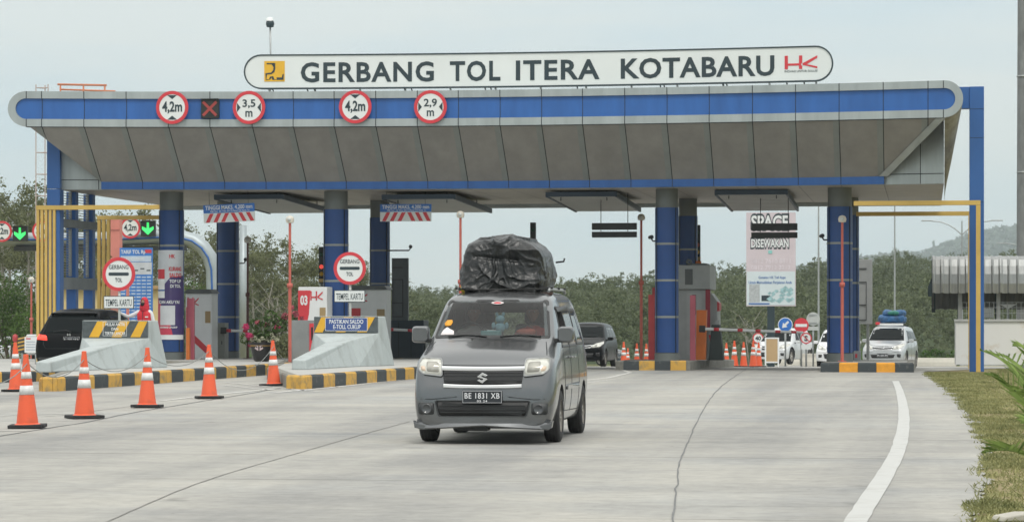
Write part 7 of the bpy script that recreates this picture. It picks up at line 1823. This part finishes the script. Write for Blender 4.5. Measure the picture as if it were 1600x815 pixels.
def hand_chain(V, E, Rd, wrist_i, direction, spread, s=1.0, sgn=1):
    d = Vector(direction).normalized(); w0 = Vector(V[wrist_i]); sp = Vector(spread).normalized()
    palm = len(V); V.append(tuple(w0 + d * .055 * s)); Rd.append((.036 * s, .020 * s)); E.append((wrist_i, palm))
    for k, (off, ln) in enumerate(((-.027, .066), (-.009, .078), (.009, .073), (.027, .058))):
        a = len(V); V.append(tuple(w0 + d * (.088 * s) + sp * off * s)); Rd.append(.0095 * s); E.append((palm, a))
        V.append(tuple(w0 + d * (.088 + ln * .55) * s + sp * off * 1.2 * s + Vector((0, 0, -.006)))); Rd.append(.0085 * s); E.append((a, a + 1))
        V.append(tuple(w0 + d * (.088 + ln * .9) * s + sp * off * 1.2 * s + Vector((0, 0, -.022)))); Rd.append(.0075 * s); E.append((a + 1, a + 2))
    a = len(V); V.append(tuple(w0 + d * .045 * s - sp * .040 * s * sgn)); Rd.append(.011 * s); E.append((palm, a)); V.append(tuple(w0 + d * .080 * s - sp * .060 * s * sgn)); Rd.append(.0095 * s); E.append((a, a + 1))
def make_person(label, loc, rz, pose, shirt, trousers, hijab=None, mask=False, vest=None, hair=None):
    t = thing('person', label, 'person', loc, rz)
    ph_ = pose['hip']; hz = ph_[2]; n = lambda x, y, z: (x, y, z)
    V = [ph_, (0, ph_[1], hz + .12), (0, ph_[1] - pose.get('lean', 0) * .5, hz + .30), (0, ph_[1] - pose.get('lean', 0), hz + .46), (0, ph_[1] - pose.get('lean', 0), hz + .56)]
    Rd = [(.155, .115), (.14, .10), (.155, .11), (.12, .085), (.052, .052)]; E = [(0, 1), (1, 2), (2, 3), (3, 4)]
    sy = ph_[1] - pose.get('lean', 0)
    for s, arm in ((-1, pose['left']), (1, pose['right'])):
        i = len(V); V += [(s * .175, sy, hz + .45), arm[0], arm[1]]; Rd += [.062, .045, .030]; E += [(3, i), (i, i + 1), (i + 1, i + 2)]
        d = Vector(arm[1]) - Vector(arm[0]); hand_chain(V, E, Rd, i + 2, d, (0, 1, 0) if abs(d.normalized().x) > .5 else (1, 0, 0), 1.0, s)
    for s, leg in ((-1, pose['lleg']), (1, pose['rleg'])):
        i = len(V); V += [(s * .10, ph_[1], hz - .04), leg[0], leg[1], (leg[1][0], leg[1][1] - .14, leg[1][2] - .045)]; Rd += [.095, .065, .042, .036]; E += [(0, i), (i, i + 1), (i + 1, i + 2), (i + 2, i + 3)]
    body = skin_mesh('body', shirt, t, V, E, Rd)
    # colour by region: skin on head side, hands; trousers below the hip
    me = body.data; me.materials.append(trousers); me.materials.append(SKIN); me.materials.append(M['black'])
    hands = [Vector(pose['left'][1]), Vector(pose['right'][1])]
    for p_ in me.polygons:
        c = p_.center; mi = 0
        if c.z < hz + .02 and (abs(c.x) < .28): mi = 1
        if c.z < .09: mi = 3
        if min((c - h).length for h in hands) < .20 and min((c - h).length for h in hands) < (c - Vector((0, sy, hz + .3))).length and any((c - h).dot((h - Vector(a[0])).normalized()) > 0 for h, a in zip(hands, (pose['left'], pose['right']))): mi = 2
        if c.z > hz + .535: mi = 2
        p_.material_index = mi
    # head with nose, brow, lips, ears
    hy = sy - .02; hzc = hz + .70; hb = bmesh.new(); bmesh.ops.create_icosphere(hb, subdivisions=4, radius=1)
    for v_ in hb.verts:
        q = v_.co.copy(); x, y, z = q.x * .074, q.y * .093, q.z * .115
        if z < 0: x *= 1 - .28 * (-z / .115) ** 1.5; y = y * (1 - .10 * (-z / .115)) 
        if y < -.03:
            g_ = lambda cx, cz, sx_, sz_: math.exp(-((x - cx) / sx_) ** 2 - ((z - cz) / sz_) ** 2)
            y -= .020 * g_(0, -.018, .012, .020) + .006 * g_(0, -.052, .022, .008) + .006 * g_(0, .030, .045, .008); y += .010 * (g_(-.028, .010, .014, .009) + g_(.028, .010, .014, .009)) + .004 * g_(0, -.064, .02, .005)
        v_.co = Vector((x, y, z))
    hm_ = bpy.data.meshes.new('head'); hb.to_mesh(hm_); hb.free(); hm_.materials.append(SKIN); hm_.polygons.foreach_set('use_smooth', [True] * len(hm_.polygons))
    h = bpy.data.objects.new('head', hm_); COL.objects.link(h); h.parent = t; h.location = (0, hy, hzc); h.rotation_euler = (pose.get('nod', 0), 0, pose.get('turn', 0))
    for s in (-1, 1):
        MB().lathe([(.001, -.012), (.008, -.009), (.011, 0), (.008, .009), (.001, .012)], 12, axis='Y').build('eye', M['white'], h, loc=(s * .028, -.074, .010)); MB().lathe([(.006, -.0125), (.001, -.0135)], 10, axis='Y').build('iris', M['black'], h, loc=(s * .028, -.074, .010))
        MB().lathe([(.001, -.006), (.022, 0), (.001, .006)], 12, axis='X').build('ear', SKIN, h, loc=(s * .074, .005, -.005))
    if mask:
        k_ = MB(); vs_ = []
        for z in (-.075, -.05, -.025, .0):
            for a in range(-70, 71, 14): r_ = 1.0 + (.14 if abs(a) < 30 and z > -.06 else .03); vs_.append((.078 * math.sin(R(a)) * r_ * (1 - (.25 if z < -.06 else 0)), -.098 * math.cos(R(a)) * r_ * (1 - (.10 if z < -.06 else 0)), z - .006))
        nn_ = 11; k_.add(vs_, [(j * nn_ + i, j * nn_ + i + 1, (j + 1) * nn_ + i + 1, (j + 1) * nn_ + i) for j in range(3) for i in range(nn_ - 1)], 0, True); k_.build('face_mask', M['black'], h)
    if hijab:
        hb = bmesh.new(); bmesh.ops.create_icosphere(hb, subdivisions=5, radius=1); dl = []
        for v_ in hb.verts:
            q = v_.co.copy(); x, y, z = q.x * .098, q.y * .115 + .006, q.z * .138
            if z < -.02: k2 = min(1, (-.02 - z) / .118); x *= 1 + 1.0 * k2; y = y * (1 + .55 * k2); z -= .16 * k2
            x += .004 * math.sin(z * 90 + x * 30)
            v_.co = Vector((x, y, z))
            if y < -.045 and (x / .064) ** 2 + ((z + .005) / .088) ** 2 < 1: dl.append(v_)
        bmesh.ops.delete(hb, geom=dl, context='VERTS'); mm = bpy.data.meshes.new('headscarf'); hb.to_mesh(mm); hb.free(); mm.materials.append(hijab); mm.polygons.foreach_set('use_smooth', [True] * len(mm.polygons))
        o = bpy.data.objects.new('headscarf', mm); COL.objects.link(o); o.parent = t; o.location = h.location; o.rotation_euler = h.rotation_euler; s = o.modifiers.new('s', 'SOLIDIFY'); s.thickness = .006
    if hair:
        hb = bmesh.new(); bmesh.ops.create_icosphere(hb, subdivisions=4, radius=1); dl = []
        for v_ in hb.verts:
            q = v_.co; v_.co = Vector((q.x * .083, q.y * .101 + .004, q.z * .124 + .004))
            if v_.co.z < .035 and v_.co.y < .0 or v_.co.z < -.05: dl.append(v_)
        bmesh.ops.delete(hb, geom=dl, context='VERTS'); mm = bpy.data.meshes.new('hair'); hb.to_mesh(mm); hb.free(); mm.materials.append(hair); mm.polygons.foreach_set('use_smooth', [True] * len(mm.polygons))
        o = bpy.data.objects.new('hair', mm); COL.objects.link(o); o.parent = t; o.location = h.location
    if vest:
        vm = MB(); rings = [(-.02, .175, .135), (.12, .165, .125), (.28, .185, .135), (.42, .190, .125), (.50, .135, .095), (.53, .075, .070)]; nn_ = 28
        for dz, rx_, ry_ in rings:
            for k_ in range(nn_):
                a = 2 * PI * k_ / nn_; ca, sa = math.cos(a), math.sin(a); vm.v.append((rx_ * math.copysign(abs(ca) ** .8, ca), sy + ry_ * math.copysign(abs(sa) ** .8, sa), hz + dz))
        for j in range(len(rings) - 1):
            for k_ in range(nn_): k2 = (k_ + 1) % nn_; vm.f.append((j * nn_ + k_, j * nn_ + k2, (j + 1) * nn_ + k2, (j + 1) * nn_ + k_)); vm.m.append(0); vm.sm.append(True)
        v_o = vm.build('vest', vest, t); MB().box((.10, sy - .125, hz + .34), (.08, .02, .03)).build('badge', M['white'], v_o)
        MB().box((0, sy - .128, hz + .25), (.012, .02, .46)).build('zip', M['dark'], v_o)
    return t
D = 71.5; p = W(226, 500, D)
stand = dict(hip=(0, 0, .88), left=((-.38, -.12, 1.22), (-.60, -.22, 1.34)), right=((.24, .0, 1.06), (.20, -.16, .90)), lleg=((-.11, -.01, .48), (-.11, .02, .07)), rleg=((.11, -.01, .48), (.12, .03, .07)), turn=R(-12))
make_person('standing person in red headscarf, red vest and black mask behind the left barrier', (p.x, p.y, .265), R(-6), stand, SKW, mat('trousers_navy', (.03, .035, .05), .8), hijab=mat('red_cloth', (.55, .02, .04), .7, 0, .15, 8), mask=True, vest=mat('vest_red', (.60, .02, .035), .6, 0, .1, 6))
def sit(px_, lab, shirt, hands): 
    pose = dict(hip=(0, 0, .62), left=hands[0], right=hands[1], lleg=((-.13, -.38, .66), (-.13, -.45, .30)), rleg=((.13, -.38, .66), (.13, -.45, .30)), turn=0)
    make_person(lab, vpos(px_, 1.90, .20), VRZ, pose, shirt, mat('trousers_navy', (.03, .035, .05)), hair=mat('hair_black', (.012, .01, .01), .5))
sit(-.36, 'driver in a light shirt holding the steering wheel of the grey van', mat('shirt_pale', (.42, .40, .38), .8), (((-.30, -.18, .82), (-.15, -.36, .98)), ((.30, -.18, .82), (.15, -.36, .98))))
sit(.36, 'passenger in a red shirt on the front seat of the grey van', mat('shirt_red', (.50, .06, .05), .8), (((-.28, -.08, .78), (-.12, -.30, .74)), ((.28, -.08, .78), (.12, -.30, .74))))
# small toy and bags behind the windscreen
t = thing('plush_toy', 'pale blue plush toy hanging behind the windscreen of the grey van', 'toy', vpos(.02, 1.42, 1.30)); TB = mat('plush_blue', (.26, .42, .48), .9, 0, .1, 20)
blob('torso', TB, (.12, .08, .13), (0, 0, .04), t, .004, 6, 3, p=2); blob('head', TB, (.11, .09, .10), (0, 0, .14), t, .004, 6, 3, p=2)
for s in (-1, 1): blob('arm', TB, (.05, .05, .09), (s * .08, 0, .06), t, .002, 6, 2, p=2); blob('ear', TB, (.04, .03, .05), (s * .04, 0, .20), t, .002, 6, 2, p=2)
MB().tube([(0, 0, .18), (0, .02, .34)], .004, 4).build('string', M['black'], t)
t = thing('tissue_box', 'white and teal box on the dashboard of the grey van', 'box', vpos(-.05, 1.15, 1.245)); MB().box((0, 0, .03), (.24, .12, .055)).build('carton', mat('carton_teal', (.10, .28, .28), .6), t, bevel=.008); MB().box((0, 0, .062), (.10, .04, .01)).build('tissue', M['white'], t)
t = thing('red_bag', 'red cloth bag on the dashboard in front of the passenger of the grey van', 'bag', vpos(.36, 1.22, 1.244)); blob('bag_body', mat('bag_red', (.36, .08, .05), .8, 0, .2, 8), (.24, .16, .08), (0, 0, .04), t, .012, 6, 4); MB().tube([(-.08, 0, .09), (0, 0, .13), (.08, 0, .09)], .006, 5).build('strap', M['black'], t)

# small roadside things at the far left
Y = 74; x = XY(34, Y); t = thing('lane_end_panel', 'yellow and black striped panel behind the leftmost cone', 'warning panel', (x, Y, .0), 0); zt_ = zz(526, 34, Y); 
MB().box2((-.11, 0, zt_ - .42), (.16, .03, zt_)).build('panel', mat('kerb_black', (1, 1, 1)), t); mb = MB()
for i in range(4): z = zt_ - .38 + i * .10; mb.prism([(-.11, z), (.16, z + .06), (.16, z + .10), (-.11, z + .045)], -.008, -.001)
mb.build('stripes', M['kerb_y'], t); MB().tube([(0, .05, 0), (0, .05, zt_ - .1)], .03, 8).build('post', M['steel'], t); MB().lathe([(.06, 0), (.075, .08), (.06, .17), (.001, .2)], 14).build('red_lamp', RDP, t, loc=(-.19, .02, zt_ - .12)); MB().tube([(-.19, .02, 0), (-.19, .02, zt_ - .12)], .02, 6).build('lamp_post', M['dark'], t)
Y = 73.5; x = XY(48, Y); t = thing('notice_board', 'white notice board with faint lines in front of the white pickup', 'notice', (x, Y, 0)); zt_ = zz(526, 48, Y)
MB().box2((-.17, 0, zt_ - .42), (.17, .03, zt_)).build('panel', M['white'], t); mb = MB(); mb.box2((-.13, -.005, zt_ - .06), (.0, -.001, zt_ - .03), 0); mb.build('red_heading', M['red'], t); mb = MB()
for z in (.12, .19, .26, .33): mb.box2((-.13, -.005, zt_ - z - .02), (.13, -.001, zt_ - z))
mb.build('printed_lines', mat('faint_blue', (.35, .42, .50), .6), t)
for s in (-1, 1): MB().tube([(s * .12, .04, 0), (s * .12, .04, zt_ - .3)], .015, 6).build('leg', M['steel'], t)
# stone at the lower right corner
p = ground(1588, 812); t = thing('kerb_stone', 'broken pale concrete slab on the grass at the lower right corner', 'stone', (p.x + .12, p.y, 0), R(20))
MB().prism([(-.28, 0), (.35, 0), (.36, .05), (-.1, .06), (-.26, .035)], -.12, .12).build('slab', mat('pale_concrete', (.48, .46, .40)), t, bevel=.012); MB().prism([(-.02, 0), (.4, 0), (.4, .05), (.02, .05)], -.32, -.14).build('tile', mat('terracotta', (.55, .28, .16), .8), t, bevel=.008)
# ================================================================ VEGETATION
LG = leafmat('leaf_grey_green', (.125, .145, .070), .42, .35, .35, (.23, .25, .135)); LD = leafmat('leaf_forest', (.105, .135, .062), .28, .12, .38, (.18, .21, .115)); LB = leafmat('leaf_bright', (.055, .12, .022), .45, .5, .3, (.12, .21, .05))
BARK = mat('bark_pale', (.26, .25, .22), .9, 0, .2, 4); BARKD = mat('bark_brown', (.11, .09, .07), .9, 0, .2, 4)
def tree_geo(seed, H_, cw, n, leaf, trunk_frac=.45, lean=.05):
    rr = random.Random(seed); rs_ = np.random.RandomState(seed); tb = MB(); top = H_ * .86
    pts = [(0, 0, 0)]; x = y = 0
    for i in range(1, 7): x += rr.uniform(-lean, lean) * H_ * .3; y += rr.uniform(-lean, lean) * H_ * .3; pts.append((x, y, top * i / 6))
    r0 = .014 * H_ + .02; tb.tube(pts, [r0 * (1 - .82 * i / 6) for i in range(7)], 8); blobs = []
    nb = rr.randint(9, 13)
    for b in range(nb):
        t = trunk_frac + (1 - trunk_frac) * (b + .5) / nb; k = t * 6 * .999; i = min(5, int(k)); p = Vector(pts[i]).lerp(Vector(pts[i + 1]), k - i)
        a = b * 2.4 + rr.uniform(-.5, .5); ln = cw * (.55 + .45 * math.sin(PI * min(1, (t - trunk_frac) / (1 - trunk_frac) * .8 + .2))) * rr.uniform(.6, 1.05)
        e = p + Vector((math.cos(a) * ln, math.sin(a) * ln, ln * rr.uniform(.35, .9))); m_ = p.lerp(e, .5) + Vector((0, 0, -.06 * ln)); tb.tube([p, m_, e], [r0 * .42 * (1 - t * .6), r0 * .28 * (1 - t * .6), .012], 5)
        for q in range(rr.randint(3, 5)): c = p.lerp(e, rr.uniform(.45, 1.1)) + Vector([rr.gauss(0, cw * .17) for _ in range(3)]); blobs.append((c.x, c.y, min(c.z, H_ * 1.0), rr.uniform(.10, .24) * cw))
    C_ = np.array([b[:3] for b in blobs]); Rr = np.array([b[3] for b in blobs]); wts = Rr ** 2; idx = rs_.choice(len(blobs), n, p=wts / wts.sum()); d = rs_.normal(size=(n, 3)) * .52
    pos = C_[idx] + d * Rr[idx][:, None] * np.array([1.25, 1.25, .85]); return tb, quad_arrays(pos, leaf, rs_, .6), n
trees = []
for s, H_, cw, n, leaf in ((11, 9.5, 2.6, 4200, .17), (23, 8.5, 2.2, 3400, .17), (37, 10.5, 2.5, 4200, .17)):
    tb, V, n_ = tree_geo(s, H_, cw, n, leaf)
    t = thing('rubber_tree', 'x', 'tree', (0, 0, 0)); tb.build('trunk', BARK, t, smooth_angle=60); mesh_from('crown', LG, V, n_, t); trees.append((t, H_))
spots = [(2, 276, 168), (38, 292, 160), (-40, 285, 175), (74, 318, 172), (105, 330, 160), (150, 322, 182), (196, 332, 176), (232, 328, 168), (262, 345, 186), (302, 352, 178), (372, 352, 170), (398, 382, 158), (424, 372, 172), (452, 378, 160), (478, 392, 176), (500, 384, 166), (532, 398, 190), (566, 410, 200), (598, 420, 210), (345, 370, 196), (20, 300, 190), (180, 360, 150), (218, 350, 196), (-15, 320, 150), (410, 400, 200), (285, 372, 164), (468, 405, 204), (55, 330, 195)]
hints = ['at the left picture edge', 'left of the lattice mast', 'just outside the left edge, crown leaning in', 'behind the lattice mast', 'behind the blue portal', 'behind the louvred screen', 'above the salmon pillar', 'beside the first blue column', 'behind the gantry arch', 'just right of the arch', 'behind the dark second column row', 'left of the slim red pole, low crown', 'above the flower pot', 'directly behind the slim red pole', 'right of the slim red pole', 'behind the 03 machine', 'behind the second blue column', 'left of the fourth dark column', 'at the end of the row of near trees', 'deep behind the rusty pole', 'second row at the left picture edge', 'low and near behind the tariff board', 'second row behind the green arrow signal', 'low one behind the left green arrow', 'second row behind the flower pot', 'low one between first column and arch', 'second row right of the slim red pole', 'second row behind the lattice mast']
for i, ((px, yt, D), hn) in enumerate(zip(spots, hints)):
    base, H_ = trees[i % 3]; p = W(px, yt, D); z0 = gz(p.y); sc_ = (p.z - z0) / H_
    lab = 'pale trunked grey-green tree ' + hn
    if i < 3: base.location = (p.x, p.y, z0); base.rotation_euler = (0, 0, i * 1.3); base.scale = (sc_,) * 3; base['label'] = lab; base['group'] = 'pale trunked trees at the left'
    else: copy_thing(base, lab, (p.x, p.y, z0), i * 2.1, 'pale trunked trees at the left', sc_)
# bright bushes
def bush(px, ytop, D, wpx, label, m_=None, n=2600, leaf=.13):
    p = W(px, ytop, D); z0 = gz(p.y); h = p.z - z0; w_ = wpx / F * D / 2; t = thing('bush', label, 'bush', (p.x, p.y, z0)); rr = random.Random(int(px)); bl = [(rr.uniform(-w_, w_) * .8, rr.uniform(-1, 1), h * rr.uniform(.2, .8), rr.uniform(.22, .4) * h) for _ in range(9)] + [(0, 0, h * .72, h * .28)]
    leaf_cloud('foliage', m_ or LB, t, bl, n, leaf, np.random.RandomState(int(px) + 3)); st_ = MB()
    for b in bl: st_.tube([(b[0] * .2, b[1] * .2, 0), (b[0], b[1], b[2])], [.05, .02], 5)
    st_.build('stems', BARKD, t)
bush(18, 436, 128, 90, 'bright green bush at the left picture edge behind the silver saloon', n=5200)
bush(62, 470, 124, 50, 'lower bright green bush behind the yellow slats')
bush(300, 440, 150, 60, 'bright green bush behind the first column under the arch', n=3200); bush(340, 455, 150, 50, 'green bush right of the gantry pillar')
bush(1385 + 85, 546, 155, 60, 'low bright bush behind the pale wall right of the silver car', n=1500); bush(1335, 545, 150, 26, 'small green bush beside the grey sign back', n=900); bush(445, 520, 120, 50, 'loose grey-green shrub behind the flower pot', LG, 1800); bush(560, 500, 150, 60, 'green shrub behind the second column', LG, 2200)
# far wood as one mass
protos = [tree_geo(100 + i, 7.0 + .6 * i, 2.1 + .25 * (i % 3), 820, .36, .12) for i in range(5)]
rsF = np.random.RandomState(12); chunks = []; tk = MB(); cnt = 0
def put(px, D, sc0, idx, dens=1.0):
    global cnt
    p = W(px, 500, D); z0 = terrain_z(p.x, p.y); _, V, n_ = protos[idx]; a = rsF.uniform(0, 6.28); ca, sa = math.cos(a), math.sin(a)
    Q = V * np.array([sc0 * rsF.uniform(.9, 1.25), sc0 * rsF.uniform(.9, 1.25), sc0]); X = Q[:, 0] * ca - Q[:, 1] * sa + p.x; Y_ = Q[:, 0] * sa + Q[:, 1] * ca + p.y; chunks.append(np.stack([X, Y_, Q[:, 2] + z0], 1)); cnt += n_
    return p, z0
for D in list(range(225, 420, 16)) + list(range(420, 700, 24)):
    step = 62 * 225 / D
    px = -60 + rsF.uniform(0, step)
    while px < 1640:
        if not (D < 232 and px < 260):
            h0 = np.interp(px, [0, 600, 700, 900, 1000, 1200, 1400, 1600], [.72, .72, .70, .72, .76, .80, .82, .82])
            pp, z0 = put(px + rsF.uniform(-step * .3, step * .3), D + rsF.uniform(-8, 8), h0 * rsF.uniform(.72, 1.15) * (1 if D < 420 else .9), rsF.randint(5))
            if D < 330 and rsF.rand() < .45: tk.tube([(pp.x, pp.y, z0), (pp.x + rsF.uniform(-.5, .5), pp.y, z0 + 2.6), (pp.x + rsF.uniform(-.9, .9), pp.y, z0 + 4.6)], [.07, .05, .03], 5)
        px += step * rsF.uniform(.7, 1.3)
V = np.concatenate(chunks); fo = mesh_from('forest', LD, V, cnt); tag(fo, 'dense grey-green wood covering the slope behind the toll gate', 'forest', kind='stuff')
# far hills carry a coarse tree cover that breaks their outline
ch2 = []; c2 = 0; rsH = np.random.RandomState(3)
for i in range(9000):
    px = rsH.uniform(1000, 1640); D = rsH.uniform(3300, 4560); p = W(px, 500, D); z0 = terrain_z(p.x, p.y); q = quad_arrays(np.array([[p.x, p.y, z0 + 4]]) + rsH.normal(size=(5, 3)) * np.array([7, 7, 3.5]), 11, rsH, .8); ch2.append(q); c2 += 5
hf = mesh_from('hill_wood', leafmat('leaf_far_hill', (.030, .050, .035), .3, .004, .1, (.055, .080, .050)), np.concatenate(ch2), c2); tag(hf, 'woodland covering the far hill at the right', 'forest', kind='stuff')

# bare pale saplings in front of the wood
def sapling(px, ytop, ybase, D, label):
    p = W(px, ytop, D); z0 = gz(p.y); h = p.z - z0; rr = random.Random(int(px)); t = thing('bare_sapling', label, 'small tree', (p.x, p.y, z0), 0, 'bare pale saplings before the wood'); mb = MB()
    mb.tube([(0, 0, 0), (rr.uniform(-.1, .1), 0, h * .4), (rr.uniform(-.3, .3), 0, h * .75), (rr.uniform(-.4, .4), 0, h)], [.05, .04, .03, .012], 6)
    for i in range(7): z = h * rr.uniform(.3, .85); s = rr.choice((-1, 1)); mb.tube([(0, 0, z), (s * rr.uniform(.3, .7), rr.uniform(-.3, .3), z + rr.uniform(.3, .8)), (s * rr.uniform(.6, 1.2), 0, z + rr.uniform(.7, 1.4))], [.02, .014, .006], 4)
    mb.build('trunk', BARK, t); leaf_cloud('sparse_leaves', LG, t, [(rr.uniform(-.8, .8), 0, h * rr.uniform(.6, 1), .4) for _ in range(4)], 90, .14, np.random.RandomState(int(px)))
sapling(1183, 484, 560, 165, 'bare forked sapling left of the 40 sign'); sapling(1170, 500, 560, 160, 'thin bare sapling behind the far cones'); sapling(428, 440, 560, 135, 'pale slender sapling behind the flower pot'); sapling(440, 460, 560, 138, 'second pale sapling right of the flower pot')

# ---------------------------------------------------------------- grass: blades on the verge
gb = []; rg = np.random.RandomState(8); base = []
while len(base) < 60000:
    d = rg.uniform(19, 82) if rg.rand() < .75 else rg.uniform(19, 40); x_ = rg.uniform(-1, 8); y_ = d
    if x_ < road_right(y_) - .12 + .1 * rg.rand(): continue
    u = (x_ * CT_ + y_ * ST_) / (-x_ * ST_ + y_ * CT_); pxx = CX + F * u
    if pxx > 1640 or y_ > 77.0 and x_ < 2: continue
    n1 = noise.noise((x_ * .9, y_ * .5, 2))
    if n1 < -.05 and rg.rand() < .8: continue
    base.append((x_, y_))
B = np.array(base); n = len(B); ang = rg.uniform(0, 6.28, n); hgt = rg.uniform(.015, .045, n); wd = rg.uniform(.004, .010, n); dx, dy = np.cos(ang) * wd, np.sin(ang) * wd; lx_, ly_ = rg.normal(0, .03, n), rg.normal(0, .03, n)
V = np.zeros((n, 4, 3)); V[:, 0] = np.stack([B[:, 0] - dx, B[:, 1] - dy, np.zeros(n)], 1); V[:, 1] = np.stack([B[:, 0] + dx, B[:, 1] + dy, np.zeros(n)], 1)
V[:, 2] = np.stack([B[:, 0] + lx_ + dx * .3, B[:, 1] + ly_ + dy * .3, hgt], 1); V[:, 3] = np.stack([B[:, 0] + lx_ - dx * .3, B[:, 1] + ly_ - dy * .3, hgt], 1)
GRM = leafmat('grass_blade', (.17, .195, .07), .35, 1.2, .3, (.38, .37, .17))
go = mesh_from('grass', GRM, V.reshape(-1, 3), n); tag(go, 'short patchy dry grass on the verge at the right', 'grass', kind='stuff')

# ---------------------------------------------------------------- cycad fronds at the right edge
PALM = leafmat('palm_leaf', (.09, .16, .03), .35, 6, .3, (.26, .36, .10))
D = 19.0; c = W(1665, 790, D); c.z = .35
t = thing('cycad', 'cycad with long narrow green fronds reaching in from the right edge', 'palm', (c.x, c.y, 0)); MB().lathe([(.001, 0), (.14, 0), (.16, .15), (.12, .36), (.001, .42)], 16).build('stem', BARKD, t, smooth_angle=50)
def frond(tip_px, tip_py, mid_px, mid_py, dD=0, seed=0):
    rr = random.Random(seed); tip = W(tip_px, tip_py, D + dD) - Vector((c.x, c.y, 0)); mid = W(mid_px, mid_py, D + dD * .6) - Vector((c.x, c.y, 0)); p0 = Vector((0, 0, .38)); pts = []; N = 34
    for i in range(N + 1): t_ = i / N; pts.append(p0 * (1 - t_) ** 2 + mid * 2 * t_ * (1 - t_) + tip * t_ * t_)
    o = MB(); o.tube(pts, [.008 * (1 - .8 * i / N) + .001 for i in range(N + 1)], 5)
    for i in range(4, N + 1, 2):
        d = (pts[min(i + 1, N)] - pts[i - 1]).normalized(); side = d.cross(Vector((0, 0, 1))).normalized(); L_ = .27 * math.sin(PI * min(1, (i / N) * .80 + .22)) + .035
        for s in (-1, 1):
            for sub in (0,):
                b0 = pts[i] - d * sub * (pts[i] - pts[i - 1]).length; q = (d * .75 + side * s * .75 + Vector((0, 0, .28 + rr.uniform(-.12, .12)))).normalized(); e = b0 + q * L_ * rr.uniform(.85, 1.1) + Vector((0, 0, -.012)); wv = (d * .6 + Vector((0, 0, .8))) * .011
                m_ = b0.lerp(e, .5) + Vector((0, 0, .006)); o.add([b0 - wv * .6, b0 + wv * .6, m_ + wv, e, m_ - wv], [(0, 1, 2, 4), (4, 2, 3)], 0, False)
    return o.build('frond', PALM, t)
for i, a in enumerate([(1536, 548, 1620, 575, .3), (1545, 585, 1610, 600, -.4), (1560, 555, 1625, 560, 1.0), (1588, 540, 1640, 540, .5), (1540, 706, 1600, 690, -.8), (1620, 500, 1680, 560, -.5), (1720, 510, 1700, 600, .6), (1790, 640, 1750, 600, 0), (1600, 660, 1640, 640, 1.4), (1700, 800, 1740, 700, -1.2), (1585, 610, 1635, 600, -1.1)]): frond(*a, seed=i)

# ================================================================ HAZE
mh = bpy.data.materials.new('haze'); mh.use_nodes = True; nh = mh.node_tree.nodes; nh.clear(); oh = nh.new('ShaderNodeOutputMaterial'); pv = nh.new('ShaderNodeVolumePrincipled')
pv.inputs['Color'].default_value = (.86, .95, 1.0, 1); pv.inputs['Density'].default_value = .00016; pv.inputs['Anisotropy'].default_value = .1; mh.node_tree.links.new(pv.outputs[0], oh.inputs['Volume'])
hz_ = MB().box2((-2700, -620, -30), (2300, 5500, 215)).build('haze', mh); tag(hz_, kind='stuff'); hz_['label'] = 'pale blue-grey haze over the plaza and hills'
hz_['category'] = 'haze'
